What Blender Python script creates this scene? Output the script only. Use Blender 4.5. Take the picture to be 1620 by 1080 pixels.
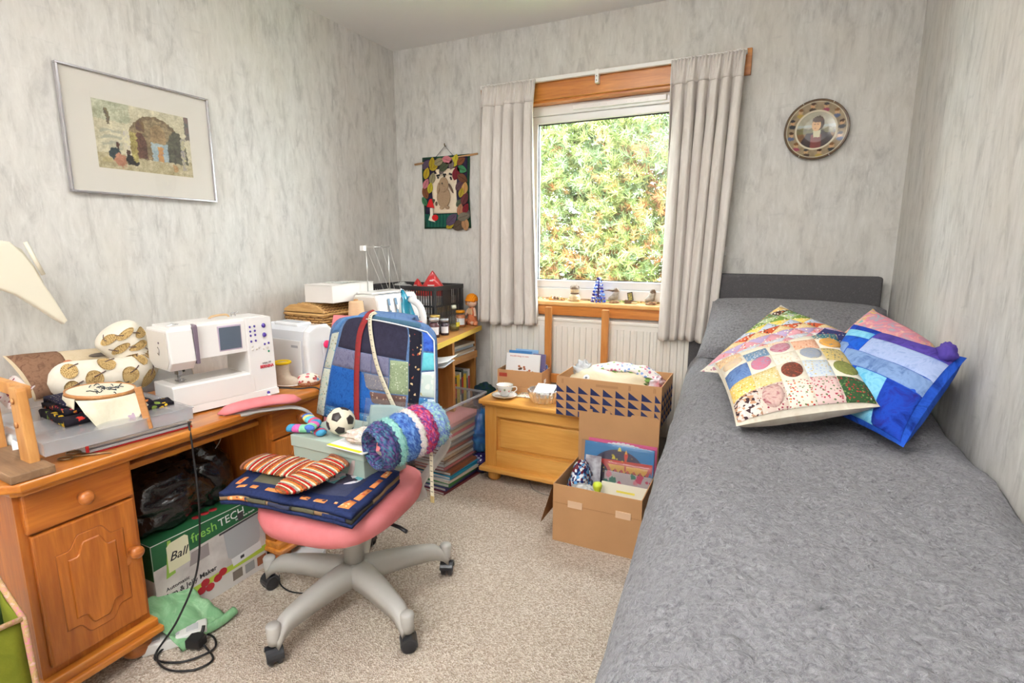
import bpy, bmesh, math, random
import numpy as np
from mathutils import Vector, Matrix, noise, Euler

for o in list(bpy.data.objects):
    bpy.data.objects.remove(o, do_unlink=True)
scene = bpy.context.scene
COL = scene.collection
PI = math.pi
R = math.radians
rnd = random.Random(7)

# ---------------------------------------------------------------- camera
cam_d = bpy.data.cameras.new('camera')
cam_d.sensor_width = 36.0
cam_d.lens = 850.56 / 1620 * 36
cam_d.clip_start = 0.02
cam = bpy.data.objects.new('camera', cam_d)
cam.location = (0, 0, 1.2)
cam.rotation_euler = (R(90 - 10.209), 0, R(25.518))
COL.objects.link(cam)
scene.camera = cam

# ---------------------------------------------------------------- sky, sun, exposure
world = bpy.data.worlds.new('sky'); scene.world = world
world.use_nodes = True
wn = world.node_tree.nodes; wl = world.node_tree.links
bg = wn['Background']
bg.inputs[0].default_value = (0.90, 0.96, 1.0, 1)
bg.inputs[1].default_value = 30.0
sun_d = bpy.data.lights.new('sun', 'SUN'); sun_d.energy = 9.0; sun_d.angle = R(1.5)
sun_d.color = (1.0, 0.95, 0.85)
sun = bpy.data.objects.new('sun', sun_d); COL.objects.link(sun)
sun.rotation_euler = (R(42), 0, R(-16))          # shines over the roof onto the tree outside
vs = scene.view_settings
vs.view_transform = 'Standard'; vs.look = 'None'; vs.gamma = 1.0; vs.use_curve_mapping = False
vs.exposure = -0.04
scene.cycles.transparent_max_bounces = 32
FILL_LAMP_STRENGTH = 12.0
FILL_UPLIGHT_WATTS = 120.0

# ---------------------------------------------------------------- helpers
def S(r, g, b, a=1.0):
    f = lambda c: (c/255/12.92) if c/255 <= 0.04045 else ((c/255+0.055)/1.055)**2.4
    return (f(r), f(g), f(b), a)

def link(o, parent=None):
    COL.objects.link(o)
    if parent is not None: o.parent = parent
    return o

def tag(o, label=None, cat=None, group=None, kind=None):
    if label: o['label'] = label
    if cat: o['category'] = cat
    if group: o['group'] = group
    if kind: o['kind'] = kind
    return o

def thing(name, label, cat, loc=(0, 0, 0), rz=0.0, group=None, rot=None):
    o = bpy.data.objects.new(name, None)
    o.empty_display_size = 0.05
    o.location = loc
    o.rotation_euler = rot if rot is not None else (0, 0, rz)
    link(o); tag(o, label, cat, group)
    return o

def mk(name, verts, faces, mat=None, parent=None, smooth=False, loc=None, rot=None, label=None):
    me = bpy.data.meshes.new(name)
    me.from_pydata([tuple(v) for v in verts], [], [tuple(f) for f in faces])
    me.update()
    if smooth: me.polygons.foreach_set('use_smooth', [True]*len(me.polygons))
    if mat: me.materials.append(mat)
    o = bpy.data.objects.new(name, me)
    if loc is not None: o.location = loc
    if rot is not None: o.rotation_euler = rot
    link(o, parent)
    if label: o['label'] = label
    return o

class MB:
    """collects shapes that form ONE part, then builds it as one mesh"""
    def __init__(s): s.v = []; s.f = []
    def add(s, vf, M=None):
        v, f = vf; n = len(s.v)
        s.v += [(M @ Vector(p)) if M is not None else Vector(p) for p in v]
        s.f += [tuple(i+n for i in q) for q in f]
        return s
    def build(s, name, mat, parent=None, smooth=False, **k):
        return mk(name, s.v, s.f, mat, parent, smooth, **k)

def bm_vf(bm):
    bm.verts.index_update()
    v = [x.co.copy() for x in bm.verts]; f = [[y.index for y in x.verts] for x in bm.faces]
    bm.free(); return v, f

def g_box(x0, x1, y0, y1, z0, z1, bev=0.0, seg=2):
    bm = bmesh.new(); bmesh.ops.create_cube(bm, size=1)
    for v in bm.verts:
        v.co = Vector(((x0+x1)/2+v.co.x*(x1-x0), (y0+y1)/2+v.co.y*(y1-y0), (z0+z1)/2+v.co.z*(z1-z0)))
    if bev > 0:
        bmesh.ops.bevel(bm, geom=list(bm.edges), offset=bev, segments=seg, profile=0.5, affect='EDGES')
    return bm_vf(bm)

def box(name, d, mat, parent=None, bev=0.003, smooth=False, seg=2, **k):
    v, f = g_box(*d, bev=bev, seg=seg)
    return mk(name, v, f, mat, parent, smooth, **k)

def g_prism(pts, a0, a1, axis='z', bev=0.0, seg=2):
    """outline (list of 2-D points) extruded along an axis"""
    def P(p, a):
        return {'z': (p[0], p[1], a), 'x': (a, p[0], p[1]), 'y': (p[0], a, p[1])}[axis]
    n = len(pts)
    bm = bmesh.new()
    lo = [bm.verts.new(P(p, a0)) for p in pts]; hi = [bm.verts.new(P(p, a1)) for p in pts]
    bm.faces.new(lo); bm.faces.new(hi)
    for i in range(n): bm.faces.new((lo[i], lo[(i+1) % n], hi[(i+1) % n], hi[i]))
    bmesh.ops.recalc_face_normals(bm, faces=bm.faces)
    if bev > 0:
        es = [e for e in bm.edges if all(v in lo for v in e.verts) or all(v in hi for v in e.verts)]
        bmesh.ops.bevel(bm, geom=es, offset=bev, segments=seg, profile=0.5, affect='EDGES')
    return bm_vf(bm)

def prism(name, pts, a0, a1, mat, parent=None, axis='z', bev=0.0, smooth=False, seg=2, **k):
    v, f = g_prism(pts, a0, a1, axis, bev, seg)
    return mk(name, v, f, mat, parent, smooth, **k)

def g_lathe(prof, seg=24, c=(0, 0, 0), axis='z'):
    v = []; f = []; rows = []
    for r, z in prof:
        if r < 1e-6:
            rows.append([len(v)]); v.append((0, 0, z))
        else:
            rows.append(list(range(len(v), len(v)+seg)))
            v += [(r*math.cos(2*PI*i/seg), r*math.sin(2*PI*i/seg), z) for i in range(seg)]
    for a, b in zip(rows, rows[1:]):
        for i in range(seg):
            j = (i+1) % seg
            if len(a) == 1 and len(b) == 1: continue
            if len(a) == 1: f.append((a[0], b[i], b[j]))
            elif len(b) == 1: f.append((a[i], b[0], a[j]))
            else: f.append((a[i], b[i], b[j], a[j]))
    sw = {'z': lambda p: (p[0], p[1], p[2]), 'x': lambda p: (p[2], p[0], p[1]), 'y': lambda p: (p[0], p[2], p[1])}[axis]
    v = [Vector(sw(p)) + Vector(c) for p in v]
    return v, [tuple(reversed(q)) for q in f] if axis != 'y' else f

def lathe(name, prof, mat, parent=None, seg=24, c=(0, 0, 0), axis='z', smooth=True, **k):
    v, f = g_lathe(prof, seg, c, axis)
    return mk(name, v, f, mat, parent, smooth, **k)

def g_tube(pts, rad, seg=8, closed=False, flat=1.0, up=None):
    P = [Vector(p) for p in pts]; n = len(P)
    rr = rad if isinstance(rad, (list, tuple)) else [rad]*n
    v = []; f = []
    def tan(i):
        if closed: return (P[(i+1) % n]-P[i-1]).normalized()
        return (P[min(i+1, n-1)]-P[max(i-1, 0)]).normalized()
    t = tan(0)
    u = Vector(up) if up is not None else (Vector((0, 0, 1)) if abs(t.z) < 0.9 else Vector((1, 0, 0)))
    nrm = (u - t*u.dot(t)).normalized()
    for i in range(n):
        t = tan(i)
        if up is not None: nrm = (Vector(up) - t*Vector(up).dot(t)).normalized()
        else: nrm = (nrm - t*nrm.dot(t)).normalized()
        b = t.cross(nrm)
        for k in range(seg):
            a = 2*PI*k/seg
            v.append(P[i] + nrm*math.cos(a)*rr[i]*flat + b*math.sin(a)*rr[i])
    m = n if closed else n-1
    for i in range(m):
        for k in range(seg):
            a = i*seg+k; b2 = i*seg+(k+1) % seg; c = ((i+1) % n)*seg+(k+1) % seg; d = ((i+1) % n)*seg+k
            f.append((a, b2, c, d))
    if not closed:
        f.append(tuple(reversed(range(seg)))); f.append(tuple(range((n-1)*seg, n*seg)))
    return v, f

def tube(name, pts, rad, mat, parent=None, seg=8, closed=False, flat=1.0, up=None, smooth=True, **k):
    v, f = g_tube(pts, rad, seg, closed, flat, up)
    return mk(name, v, f, mat, parent, smooth, **k)

def g_loft(rings, cap=True, closed_ring=True):
    v = []; f = []; m = len(rings[0])
    for r in rings: v += [Vector(p) for p in r]
    for i in range(len(rings)-1):
        for k in range(m if closed_ring else m-1):
            f.append((i*m+k, i*m+(k+1) % m, (i+1)*m+(k+1) % m, (i+1)*m+k))
    if cap:
        f.append(tuple(reversed(range(m)))); f.append(tuple(range((len(rings)-1)*m, len(rings)*m)))
    return v, f

def loft(name, rings, mat, parent=None, smooth=True, cap=True, **k):
    v, f = g_loft(rings, cap)
    return mk(name, v, f, mat, parent, smooth, **k)

def smoothpath(pts, n=8, closed=False):
    """Catmull-Rom through the points"""
    P = [Vector(p) for p in pts]; out = []; m = len(P)
    rng = range(m) if closed else range(m-1)
    for i in rng:
        p0 = P[(i-1) % m] if closed or i > 0 else P[0]*2-P[1]
        p1 = P[i]; p2 = P[(i+1) % m]
        p3 = P[(i+2) % m] if closed or i+2 < m else P[-1]*2-P[-2]
        for k in range(n):
            t = k/n
            out.append(0.5*((2*p1)+(p2-p0)*t+(2*p0-5*p1+4*p2-p3)*t*t+(3*p1-p0-3*p2+p3)*t**3))
    if not closed: out.append(P[-1])
    return out

def g_sheet(fn, nu, nv, th=0.0):
    """surface fn(u,v), u,v in 0..1; with th > 0 a solid sheet of that thickness below the surface"""
    p = [[Vector(fn(i/nu, j/nv)) for i in range(nu+1)] for j in range(nv+1)]
    top = [q for row in p for q in row]
    idx = lambda i, j: j*(nu+1)+i
    f = [(idx(i, j), idx(i+1, j), idx(i+1, j+1), idx(i, j+1)) for j in range(nv) for i in range(nu)]
    if th <= 0: return top, f
    nr = []
    for j in range(nv+1):
        for i in range(nu+1):
            a = p[j][min(i+1, nu)]-p[j][max(i-1, 0)]; b = p[min(j+1, nv)][i]-p[max(j-1, 0)][i]
            c = a.cross(b); nr.append(c.normalized() if c.length > 1e-12 else Vector((0, 0, 1)))
    N = len(top)
    bot = [q-n*th for q, n in zip(top, nr)]
    f += [tuple(N+k for k in reversed(q)) for q in list(f)]
    ring = [idx(i, 0) for i in range(nu)]+[idx(nu, j) for j in range(nv)]+[idx(i, nv) for i in range(nu, 0, -1)]+[idx(0, j) for j in range(nv, 0, -1)]
    for a, b in zip(ring, ring[1:]+ring[:1]): f.append((b, a, a+N, b+N))
    return top+bot, f

def sheet(name, fn, nu, nv, mat, parent=None, th=0.002, smooth=True, **k):
    v, f = g_sheet(fn, nu, nv, th)
    return mk(name, v, f, mat, parent, smooth, **k)

def uvpatch(name, surf, q, mat, parent=None, n=6, puff=0.002, base=0.0006, ell=False, m=None, **k):
    """a piece lying on surface surf(u,v): q = four uv corners, or (cu,cv,ru,rv[,angle]) with ell"""
    m = m or n
    def uv(s, t):
        if ell:
            a, b = 2*s-1, 2*t-1
            x = a*math.sqrt(1-b*b/2); y = b*math.sqrt(1-a*a/2)
            an = q[4] if len(q) > 4 else 0
            x, y = x*q[2], y*q[3]
            return q[0]+x*math.cos(an)-y*math.sin(an), q[1]+x*math.sin(an)+y*math.cos(an)
        c = [(1-s)*(1-t), s*(1-t), s*t, (1-s)*t]
        return sum(c[i]*q[i][0] for i in range(4)), sum(c[i]*q[i][1] for i in range(4))
    def rm_(x, k): return 0.0 if x < .5/k else (1.0 if x > 1-.5/k else .02+.96*(x*k-1)/max(1, k-2))
    def pos(s, t):
        s, t = rm_(s, n), rm_(t, m)
        u, v = uv(s, t); e = 1e-3
        P = Vector(surf(u, v)); a = Vector(surf(u+e, v))-Vector(surf(u-e, v)); b = Vector(surf(u, v+e))-Vector(surf(u, v-e))
        c = a.cross(b); c = c.normalized() if c.length > 1e-14 else Vector((0, 0, 1))
        rim = (1-(2*s-1)**10)*(1-(2*t-1)**10)
        edge = s in (0.0, 1.0) or t in (0.0, 1.0)
        return P+c*((-0.0015 if edge else base)+puff*rim)
    v, f = g_sheet(pos, n, m, 0)
    return mk(name, v, f, mat, parent, True, **k)

def setcol(o, fn):
    """point colours (sRGB 0-255 triples from fn(index, co)) for flat print"""
    me = o.data
    at = me.color_attributes.new('Col', 'FLOAT_COLOR', 'POINT')
    buf = []
    for i, v in enumerate(me.vertices): buf += list(S(*fn(i, v.co)))
    at.data.foreach_set('color', buf)
    return o

def text(parent, body, size, loc, rot, mat, name='lettering', ext=0.0004, align='LEFT', sx=1.0, shear=0.0, bold=0.0):
    cu = bpy.data.curves.new(name, 'FONT'); cu.body = body; cu.size = size; cu.extrude = ext
    cu.align_x = align; cu.resolution_u = 2; cu.shear = shear; cu.offset = bold
    t = bpy.data.objects.new(name, cu); COL.objects.link(t)
    dg = bpy.context.evaluated_depsgraph_get(); dg.update()
    me = bpy.data.meshes.new_from_object(t.evaluated_get(dg))
    bpy.data.objects.remove(t, do_unlink=True); bpy.data.curves.remove(cu)
    me.materials.clear(); me.materials.append(mat)
    o = bpy.data.objects.new(name, me); o.location = loc; o.rotation_euler = rot; o.scale = (sx, 1, 1)
    link(o, parent); return o

def copy_tree(o, parent=None):
    c = o.copy(); COL.objects.link(c); c.parent = parent
    for ch in [x for x in bpy.data.objects if x.parent == o]: copy_tree(ch, c)
    return c

def nz(x, y=0, z=0): return noise.noise(Vector((x, y, z)))

# ---------------------------------------------------------------- materials
MATS = {}
def newmat(name):
    m = bpy.data.materials.new(name); m.use_nodes = True
    return m, m.node_tree.nodes, m.node_tree.links, m.node_tree.nodes['Principled BSDF']

def coords(N, L, scale=(1, 1, 1), rot=(0, 0, 0)):
    tc = N.new('ShaderNodeTexCoord'); mp = N.new('ShaderNodeMapping')
    mp.inputs['Scale'].default_value = scale; mp.inputs['Rotation'].default_value = rot
    L.new(tc.outputs['Object'], mp.inputs['Vector']); return mp.outputs[0]

def ntex(N, L, vec, scale, detail=4, rough=0.55, dist=0.0):
    t = N.new('ShaderNodeTexNoise'); t.inputs['Scale'].default_value = scale
    t.inputs['Detail'].default_value = detail; t.inputs['Roughness'].default_value = rough
    t.inputs['Distortion'].default_value = dist
    L.new(vec, t.inputs['Vector']); return t.outputs['Fac']

def ramp(N, L, fac, stops, const=False):
    r = N.new('ShaderNodeValToRGB'); e = r.color_ramp
    if const: e.interpolation = 'CONSTANT'
    while len(e.elements) < len(stops): e.elements.new(0.5)
    for el, (p, c) in zip(e.elements, stops): el.position = p; el.color = c
    L.new(fac, r.inputs[0]); return r.outputs[0]

def mixc(N, L, fac, a, b):
    m = N.new('ShaderNodeMix'); m.data_type = 'RGBA'
    if isinstance(fac, (int, float)): m.inputs[0].default_value = fac
    else: L.new(fac, m.inputs[0])
    for i, x in ((6, a), (7, b)):
        if isinstance(x, tuple): m.inputs[i].default_value = x
        else: L.new(x, m.inputs[i])
    return m.outputs[2]

def bumpn(N, L, B, h, strength, dist=0.002):
    b = N.new('ShaderNodeBump'); b.inputs['Strength'].default_value = strength; b.inputs['Distance'].default_value = dist
    L.new(h, b.inputs['Height']); L.new(b.outputs[0], B.inputs['Normal'])

def plain(name, c, rough=0.5, metal=0.0, var=0.0, vs_=12, bump=0.0, bs=150, bd=0.001, spec=0.5, alpha=1.0, trans=0.0, coat=0.0, sheen=0.0, c2=None):
    if name in MATS: return MATS[name]
    m, N, L, B = newmat(name)
    B.inputs['Base Color'].default_value = c
    B.inputs['Roughness'].default_value = rough; B.inputs['Metallic'].default_value = metal
    B.inputs['Specular IOR Level'].default_value = spec
    B.inputs['Alpha'].default_value = alpha; B.inputs['Transmission Weight'].default_value = trans
    B.inputs['Coat Weight'].default_value = coat; B.inputs['Sheen Weight'].default_value = sheen
    if var or c2:
        d = c2 or tuple(x*(1-var) for x in c[:3])+(1,)
        L.new(mixc(N, L, ramp(N, L, ntex(N, L, coords(N, L), vs_), [(0.35, (0, 0, 0, 1)), (0.65, (1, 1, 1, 1))]), c, d), B.inputs['Base Color'])
    if bump: bumpn(N, L, B, ntex(N, L, coords(N, L), bs, 3), bump, bd)
    MATS[name] = m; return m

def vcolmat(name, rough=0.6, bump=0.0, bs=200):
    if name in MATS: return MATS[name]
    m, N, L, B = newmat(name)
    a = N.new('ShaderNodeAttribute'); a.attribute_name = 'Col'
    L.new(a.outputs['Color'], B.inputs['Base Color']); B.inputs['Roughness'].default_value = rough
    if bump: bumpn(N, L, B, ntex(N, L, coords(N, L), bs, 3), bump)
    MATS[name] = m; return m

def wood(name, light, dark, axis='y', rough=0.38, scale=1.0, coat=0.25, knots=True):
    """grain runs along axis"""
    if name in MATS: return MATS[name]
    m, N, L, B = newmat(name)
    sc = {'x': (1.2, 14, 14), 'y': (14, 1.2, 14), 'z': (14, 14, 1.2)}[axis]
    v = coords(N, L, tuple(s*scale for s in sc))
    n1 = ntex(N, L, v, 2.2, 5, 0.6, 0.6)
    col = ramp(N, L, n1, [(0.28, dark), (0.5, tuple((a+b)/2 for a, b in zip(light, dark))), (0.7, light)])
    n2 = ntex(N, L, v, 11, 3, 0.6)
    col = mixc(N, L, ramp(N, L, n2, [(0.45, (0, 0, 0, 1)), (0.8, (0.55, 0.55, 0.55, 1))]), col, dark)
    if knots:
        vo = N.new('ShaderNodeTexVoronoi'); sk = {'x': (2.2, 4, 4), 'y': (4, 2.2, 4), 'z': (4, 4, 2.2)}[axis]
        L.new(coords(N, L, tuple(s*1.1 for s in sk)), vo.inputs['Vector']); vo.inputs['Scale'].default_value = 1.0
        k = ramp(N, L, vo.outputs['Distance'], [(0.045, (1, 1, 1, 1)), (0.075, (0, 0, 0, 1))])
        col = mixc(N, L, k, col, tuple(x*0.35 for x in dark[:3])+(1,))
    L.new(col, B.inputs['Base Color'])
    B.inputs['Roughness'].default_value = rough; B.inputs['Coat Weight'].default_value = coat; B.inputs['Coat Roughness'].default_value = 0.25
    bumpn(N, L, B, n2, 0.12, 0.001)
    MATS[name] = m; return m

def fab(name, base, cols=None, kind='plain', scale=60, thr=0.35, rough=0.9, bump=0.25, seed=0.0, stretch=(1, 1, 1), rot=(0, 0, 0)):
    """printed cloth. kinds: plain, marble, dots, floral, cells, stripes, check"""
    if name in MATS: return MATS[name]
    m, N, L, B = newmat(name)
    tc = N.new('ShaderNodeTexCoord'); mp = N.new('ShaderNodeMapping')
    mp.inputs['Location'].default_value = (seed, seed*1.7, seed*0.6); mp.inputs['Scale'].default_value = stretch; mp.inputs['Rotation'].default_value = rot
    L.new(tc.outputs['Object'], mp.inputs['Vector']); vec = mp.outputs[0]
    col = base; cols = cols or []
    if kind == 'marble':
        n = ntex(N, L, vec, scale, 6, 0.65, 1.2)
        st = [base]+cols; k = len(st)
        col = ramp(N, L, n, [(0.3+0.4*i/max(1, k-1), c) for i, c in enumerate(st)])
    elif kind in ('dots', 'floral', 'cells'):
        vo = N.new('ShaderNodeTexVoronoi'); vo.inputs['Scale'].default_value = scale
        vo.inputs['Randomness'].default_value = 0.35 if kind == 'dots' else 1.0
        L.new(vec, vo.inputs['Vector'])
        sp = N.new('ShaderNodeSeparateColor'); L.new(vo.outputs['Color'], sp.inputs[0])
        k = len(cols)
        cc = ramp(N, L, sp.outputs[0], [(i/k, c) for i, c in enumerate(cols)], True) if k > 1 else cols[0]
        if kind == 'cells': col = cc
        else:
            dist = vo.outputs['Distance']
            if kind == 'floral':
                a = N.new('ShaderNodeMath'); a.operation = 'ADD'; L.new(dist, a.inputs[0])
                w = N.new('ShaderNodeMath'); w.operation = 'MULTIPLY_ADD'; L.new(ntex(N, L, vec, scale*3, 2), w.inputs[0])
                w.inputs[1].default_value = 0.5; w.inputs[2].default_value = -0.25
                L.new(w.outputs[0], a.inputs[1]); dist = a.outputs[0]
            msk = ramp(N, L, dist, [(thr-0.02, (1, 1, 1, 1)), (thr+0.02, (0, 0, 0, 1))])
            col = mixc(N, L, msk, base, cc)
    elif kind == 'stripes':
        w = N.new('ShaderNodeTexWave'); w.inputs['Scale'].default_value = scale; w.inputs['Distortion'].default_value = 1.0
        L.new(vec, w.inputs['Vector'])
        k = len(cols)+1
        col = ramp(N, L, w.outputs['Fac'], [(i/k, c) for i, c in enumerate([base]+cols)], True)
    elif kind == 'check':
        b1 = N.new('ShaderNodeTexChecker'); b1.inputs['Scale'].default_value = scale; L.new(vec, b1.inputs['Vector'])
        col = mixc(N, L, b1.outputs['Fac'], base, cols[0])
    if isinstance(col, tuple): B.inputs['Base Color'].default_value = col
    else: L.new(col, B.inputs['Base Color'])
    B.inputs['Roughness'].default_value = rough; B.inputs['Sheen Weight'].default_value = 0.0
    B.inputs['Specular IOR Level'].default_value = 0.2
    if bump: bumpn(N, L, B, ntex(N, L, vec, 420, 2), bump, 0.001)
    MATS[name] = m; return m

def clear(name, tint=(1, 1, 1, 1), op=0.12, rough=0.08, spec=0.5):
    """thin clear plastic or glass: lets light straight through, with surface reflection"""
    if name in MATS: return MATS[name]
    m, N, L, B = newmat(name)
    N.remove(B)
    out = [n for n in N if n.type == 'OUTPUT_MATERIAL'][0]
    tr = N.new('ShaderNodeBsdfTransparent'); tr.inputs[0].default_value = tint
    df = N.new('ShaderNodeBsdfDiffuse'); df.inputs[0].default_value = (0.85, 0.87, 0.9, 1)
    gl = N.new('ShaderNodeBsdfGlossy'); gl.inputs['Roughness'].default_value = rough
    lw = N.new('ShaderNodeLayerWeight'); pw_ = N.new('ShaderNodeMath'); pw_.operation = 'POWER'; L.new(lw.outputs['Facing'], pw_.inputs[0]); pw_.inputs[1].default_value = 4.5
    fr = N.new('ShaderNodeMath'); fr.operation = 'MULTIPLY_ADD'; L.new(pw_.outputs[0], fr.inputs[0]); fr.inputs[1].default_value = 0.7; fr.inputs[2].default_value = 0.035
    tl = N.new('ShaderNodeBsdfTranslucent'); tl.inputs[0].default_value = (0.9, 0.91, 0.93, 1)
    m0 = N.new('ShaderNodeMixShader'); m0.inputs[0].default_value = 0.5; L.new(df.outputs[0], m0.inputs[1]); L.new(tl.outputs[0], m0.inputs[2])
    m1 = N.new('ShaderNodeMixShader'); m1.inputs[0].default_value = op
    L.new(tr.outputs[0], m1.inputs[1]); L.new(m0.outputs[0], m1.inputs[2])
    m2 = N.new('ShaderNodeMixShader'); L.new(fr.outputs[0], m2.inputs[0])
    L.new(m1.outputs[0], m2.inputs[1]); L.new(gl.outputs[0], m2.inputs[2])
    L.new(m2.outputs[0], out.inputs[0])
    MATS[name] = m; return m

def emis(name, c, s):
    m, N, L, B = newmat(name)
    B.inputs['Base Color'].default_value = c; B.inputs['Emission Color'].default_value = c; B.inputs['Emission Strength'].default_value = s
    return m
# ================================================================ THE ROOM
XL, XR, YB, YF, ZC = -2.11, 0.473, 2.79, -1.30, 2.32

def wallpaper():
    m, N, L, B = newmat('mottled_wallpaper')
    v1 = coords(N, L, (13, 13, 4.2)); v2 = coords(N, L, (42, 42, 9)); v3 = coords(N, L, (3.5, 3.5, 2.0)); v4 = coords(N, L, (8, 8, 34))
    a = ntex(N, L, v1, 1.6, 7, 0.68, 0.5); b = ntex(N, L, v2, 1.5, 6, 0.72, 0.3); c = ntex(N, L, v3, 1.3, 3)
    base = ramp(N, L, a, [(0.34, S(182, 179, 175)), (0.47, S(204, 201, 196)), (0.64, S(215, 212, 207))])
    base = mixc(N, L, ramp(N, L, b, [(0.52, (0, 0, 0, 1)), (0.70, (0.8, 0.8, 0.8, 1))]), base, S(224, 222, 218))
    base = mixc(N, L, ramp(N, L, b, [(0.30, (0.55, 0.55, 0.55, 1)), (0.42, (0, 0, 0, 1))]), base, S(178, 175, 171))
    base = mixc(N, L, ramp(N, L, c, [(0.4, (0, 0, 0, 1)), (0.7, (0.45, 0.45, 0.45, 1))]), base, S(212, 205, 194))
    base = mixc(N, L, ramp(N, L, ntex(N, L, v4, 1.2, 4, .65), [(0.62, (0, 0, 0, 1)), (0.72, (0.35, 0.35, 0.35, 1))]), base, S(182, 179, 175))
    L.new(base, B.inputs['Base Color']); B.inputs['Roughness'].default_value = 0.75
    B.inputs['Specular IOR Level'].default_value = 0.25
    bumpn(N, L, B, b, 0.15, 0.001)
    return m
M_WALL = wallpaper()
M_CEIL = plain('ceiling_white', S(238, 237, 236), 0.9, bump=0.05, bs=60)

def carpet_mat():
    m, N, L, B = newmat('berber_carpet')
    vo = N.new('ShaderNodeTexVoronoi'); vo.inputs['Scale'].default_value = 210
    L.new(coords(N, L), vo.inputs['Vector'])
    sp = N.new('ShaderNodeSeparateColor'); L.new(vo.outputs['Color'], sp.inputs[0])
    col = ramp(N, L, sp.outputs[0], [(0.0, S(168, 150, 132)), (0.45, S(198, 182, 166)), (0.8, S(216, 203, 188)), (1.0, S(228, 217, 204))])
    big = ntex(N, L, coords(N, L), 3.5, 3)
    col = mixc(N, L, ramp(N, L, big, [(0.4, (0, 0, 0, 1)), (0.7, (0.4, 0.4, 0.4, 1))]), col, S(186, 169, 152))
    L.new(col, B.inputs['Base Color']); B.inputs['Roughness'].default_value = 0.95; B.inputs['Specular IOR Level'].default_value = 0.1
    bumpn(N, L, B, vo.outputs['Distance'], 0.9, 0.004)
    return m
M_CARPET = carpet_mat()

def struct(name, vf, m, **k):
    o = mk(name, vf[0], vf[1], m, **k); o['kind'] = 'structure'; return o

struct('floor', g_box(XL-.1, XR+.1, YF-.1, YB+.1, -.1, 0), M_CARPET)
struct('ceiling', g_box(XL-.1, XR+.1, YF-.1, YB+.12, ZC, ZC+.1), M_CEIL)
struct('wall_left', g_box(XL-.12, XL, YF-.1, YB+.12, 0, ZC), M_WALL)
struct('wall_right', g_box(XR, XR+.12, YF-.1, YB+.12, 0, ZC), M_WALL)
struct('wall_front', g_box(XL, XR, YF-.12, YF, 0, ZC), M_WALL)
WX0, WX1, WZ0, WZ1, WD = -1.30, -.40, .885, 1.945, .13      # window opening
w = MB()
w.add(g_box(XL, WX0, YB, YB+WD, 0, ZC)); w.add(g_box(WX1, XR, YB, YB+WD, 0, ZC))
w.add(g_box(WX0, WX1, YB, YB+WD, 0, WZ0)); w.add(g_box(WX0, WX1, YB, YB+WD, WZ1, ZC))
struct('wall_back', (w.v, w.f), M_WALL)
M_SKIRT = plain('skirting_white', S(225, 222, 216), 0.4)
struct('baseboard_left', g_box(XL, XL+.015, YF, YB, 0, .09, .003), M_SKIRT)
struct('baseboard_back', g_box(XL+.015, XR, YB-.015, YB, 0, .09, .003), M_SKIRT)
struct('baseboard_right', g_box(XR-.015, XR, YF, YB-.015, 0, .09, .003), M_SKIRT)

# ---- window
PINE_T = wood('pine_trim', S(220, 146, 66), S(166, 90, 32), 'x', 0.35)
UPVC = plain('white_upvc', S(240, 240, 240), 0.25)
win = bpy.data.objects.new('window_1', None); link(win); win['kind'] = 'structure'
win['label'] = 'white framed window with pine trim between pale curtains'
fr = MB()
x0, x1, z0, z1, y0, y1 = WX0, WX1, WZ0+.02, WZ1-.012, YB+.055, YB+.12
fr.add(g_box(x0, x1, y0, y1, z0, z0+.055, .004)); fr.add(g_box(x0, x1, y0, y1, z1-.05, z1, .004))
fr.add(g_box(x0, x0+.05, y0, y1, z0+.05, z1-.05, .004)); fr.add(g_box(x1-.05, x1, y0, y1, z0+.05, z1-.05, .004))
fr.build('window_frame', UPVC, win)
gx0, gx1, gz0, gz1 = x0+.05, x1-.05, z0+.055, z1-.05
sa = MB()                                                    # inner sash
for d in ((gx0, gx1, gz0, gz0+.045), (gx0, gx1, gz1-.04, gz1)): sa.add(g_box(d[0], d[1], y0+.012, y1-.01, d[2], d[3], .006))
for d in ((gx0, gx0+.045), (gx1-.045, gx1)): sa.add(g_box(d[0], d[1], y0+.012, y1-.01, gz0+.04, gz1-.035, .006))
sa.build('sash', UPVC, win)
ga = MB(); GASK = plain('black_gasket', S(30, 30, 32), 0.6)
ax0, ax1, az0, az1 = gx0+.045, gx1-.045, gz0+.045, gz1-.04
for d in ((ax0, ax1, az0, az0+.004), (ax0, ax1, az1-.006, az1), (ax0, ax0+.004, az0, az1), (ax1-.004, ax1, az0, az1)):
    ga.add(g_box(d[0], d[1], y0+.02, y0+.026, d[2], d[3]))
ga.build('gasket', GASK, win)
box('pane', (ax0, ax1, y0+.026, y0+.032, az0, az1), clear('window_glass', (0.97, 1, 0.99, 1), 0.0, 0.0), win, bev=0)
vt = MB()
vt.add(g_box(x0+.3, x1-.12, y0-.014, y0, z1-.038, z1-.012, .003))
for i in range(10): vt.add(g_box(x0+.36+i*.035, x0+.376+i*.035, y0-.016, y0-.013, z1-.03, z1-.022))
vt.build('trickle_vent', UPVC, win)
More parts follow.
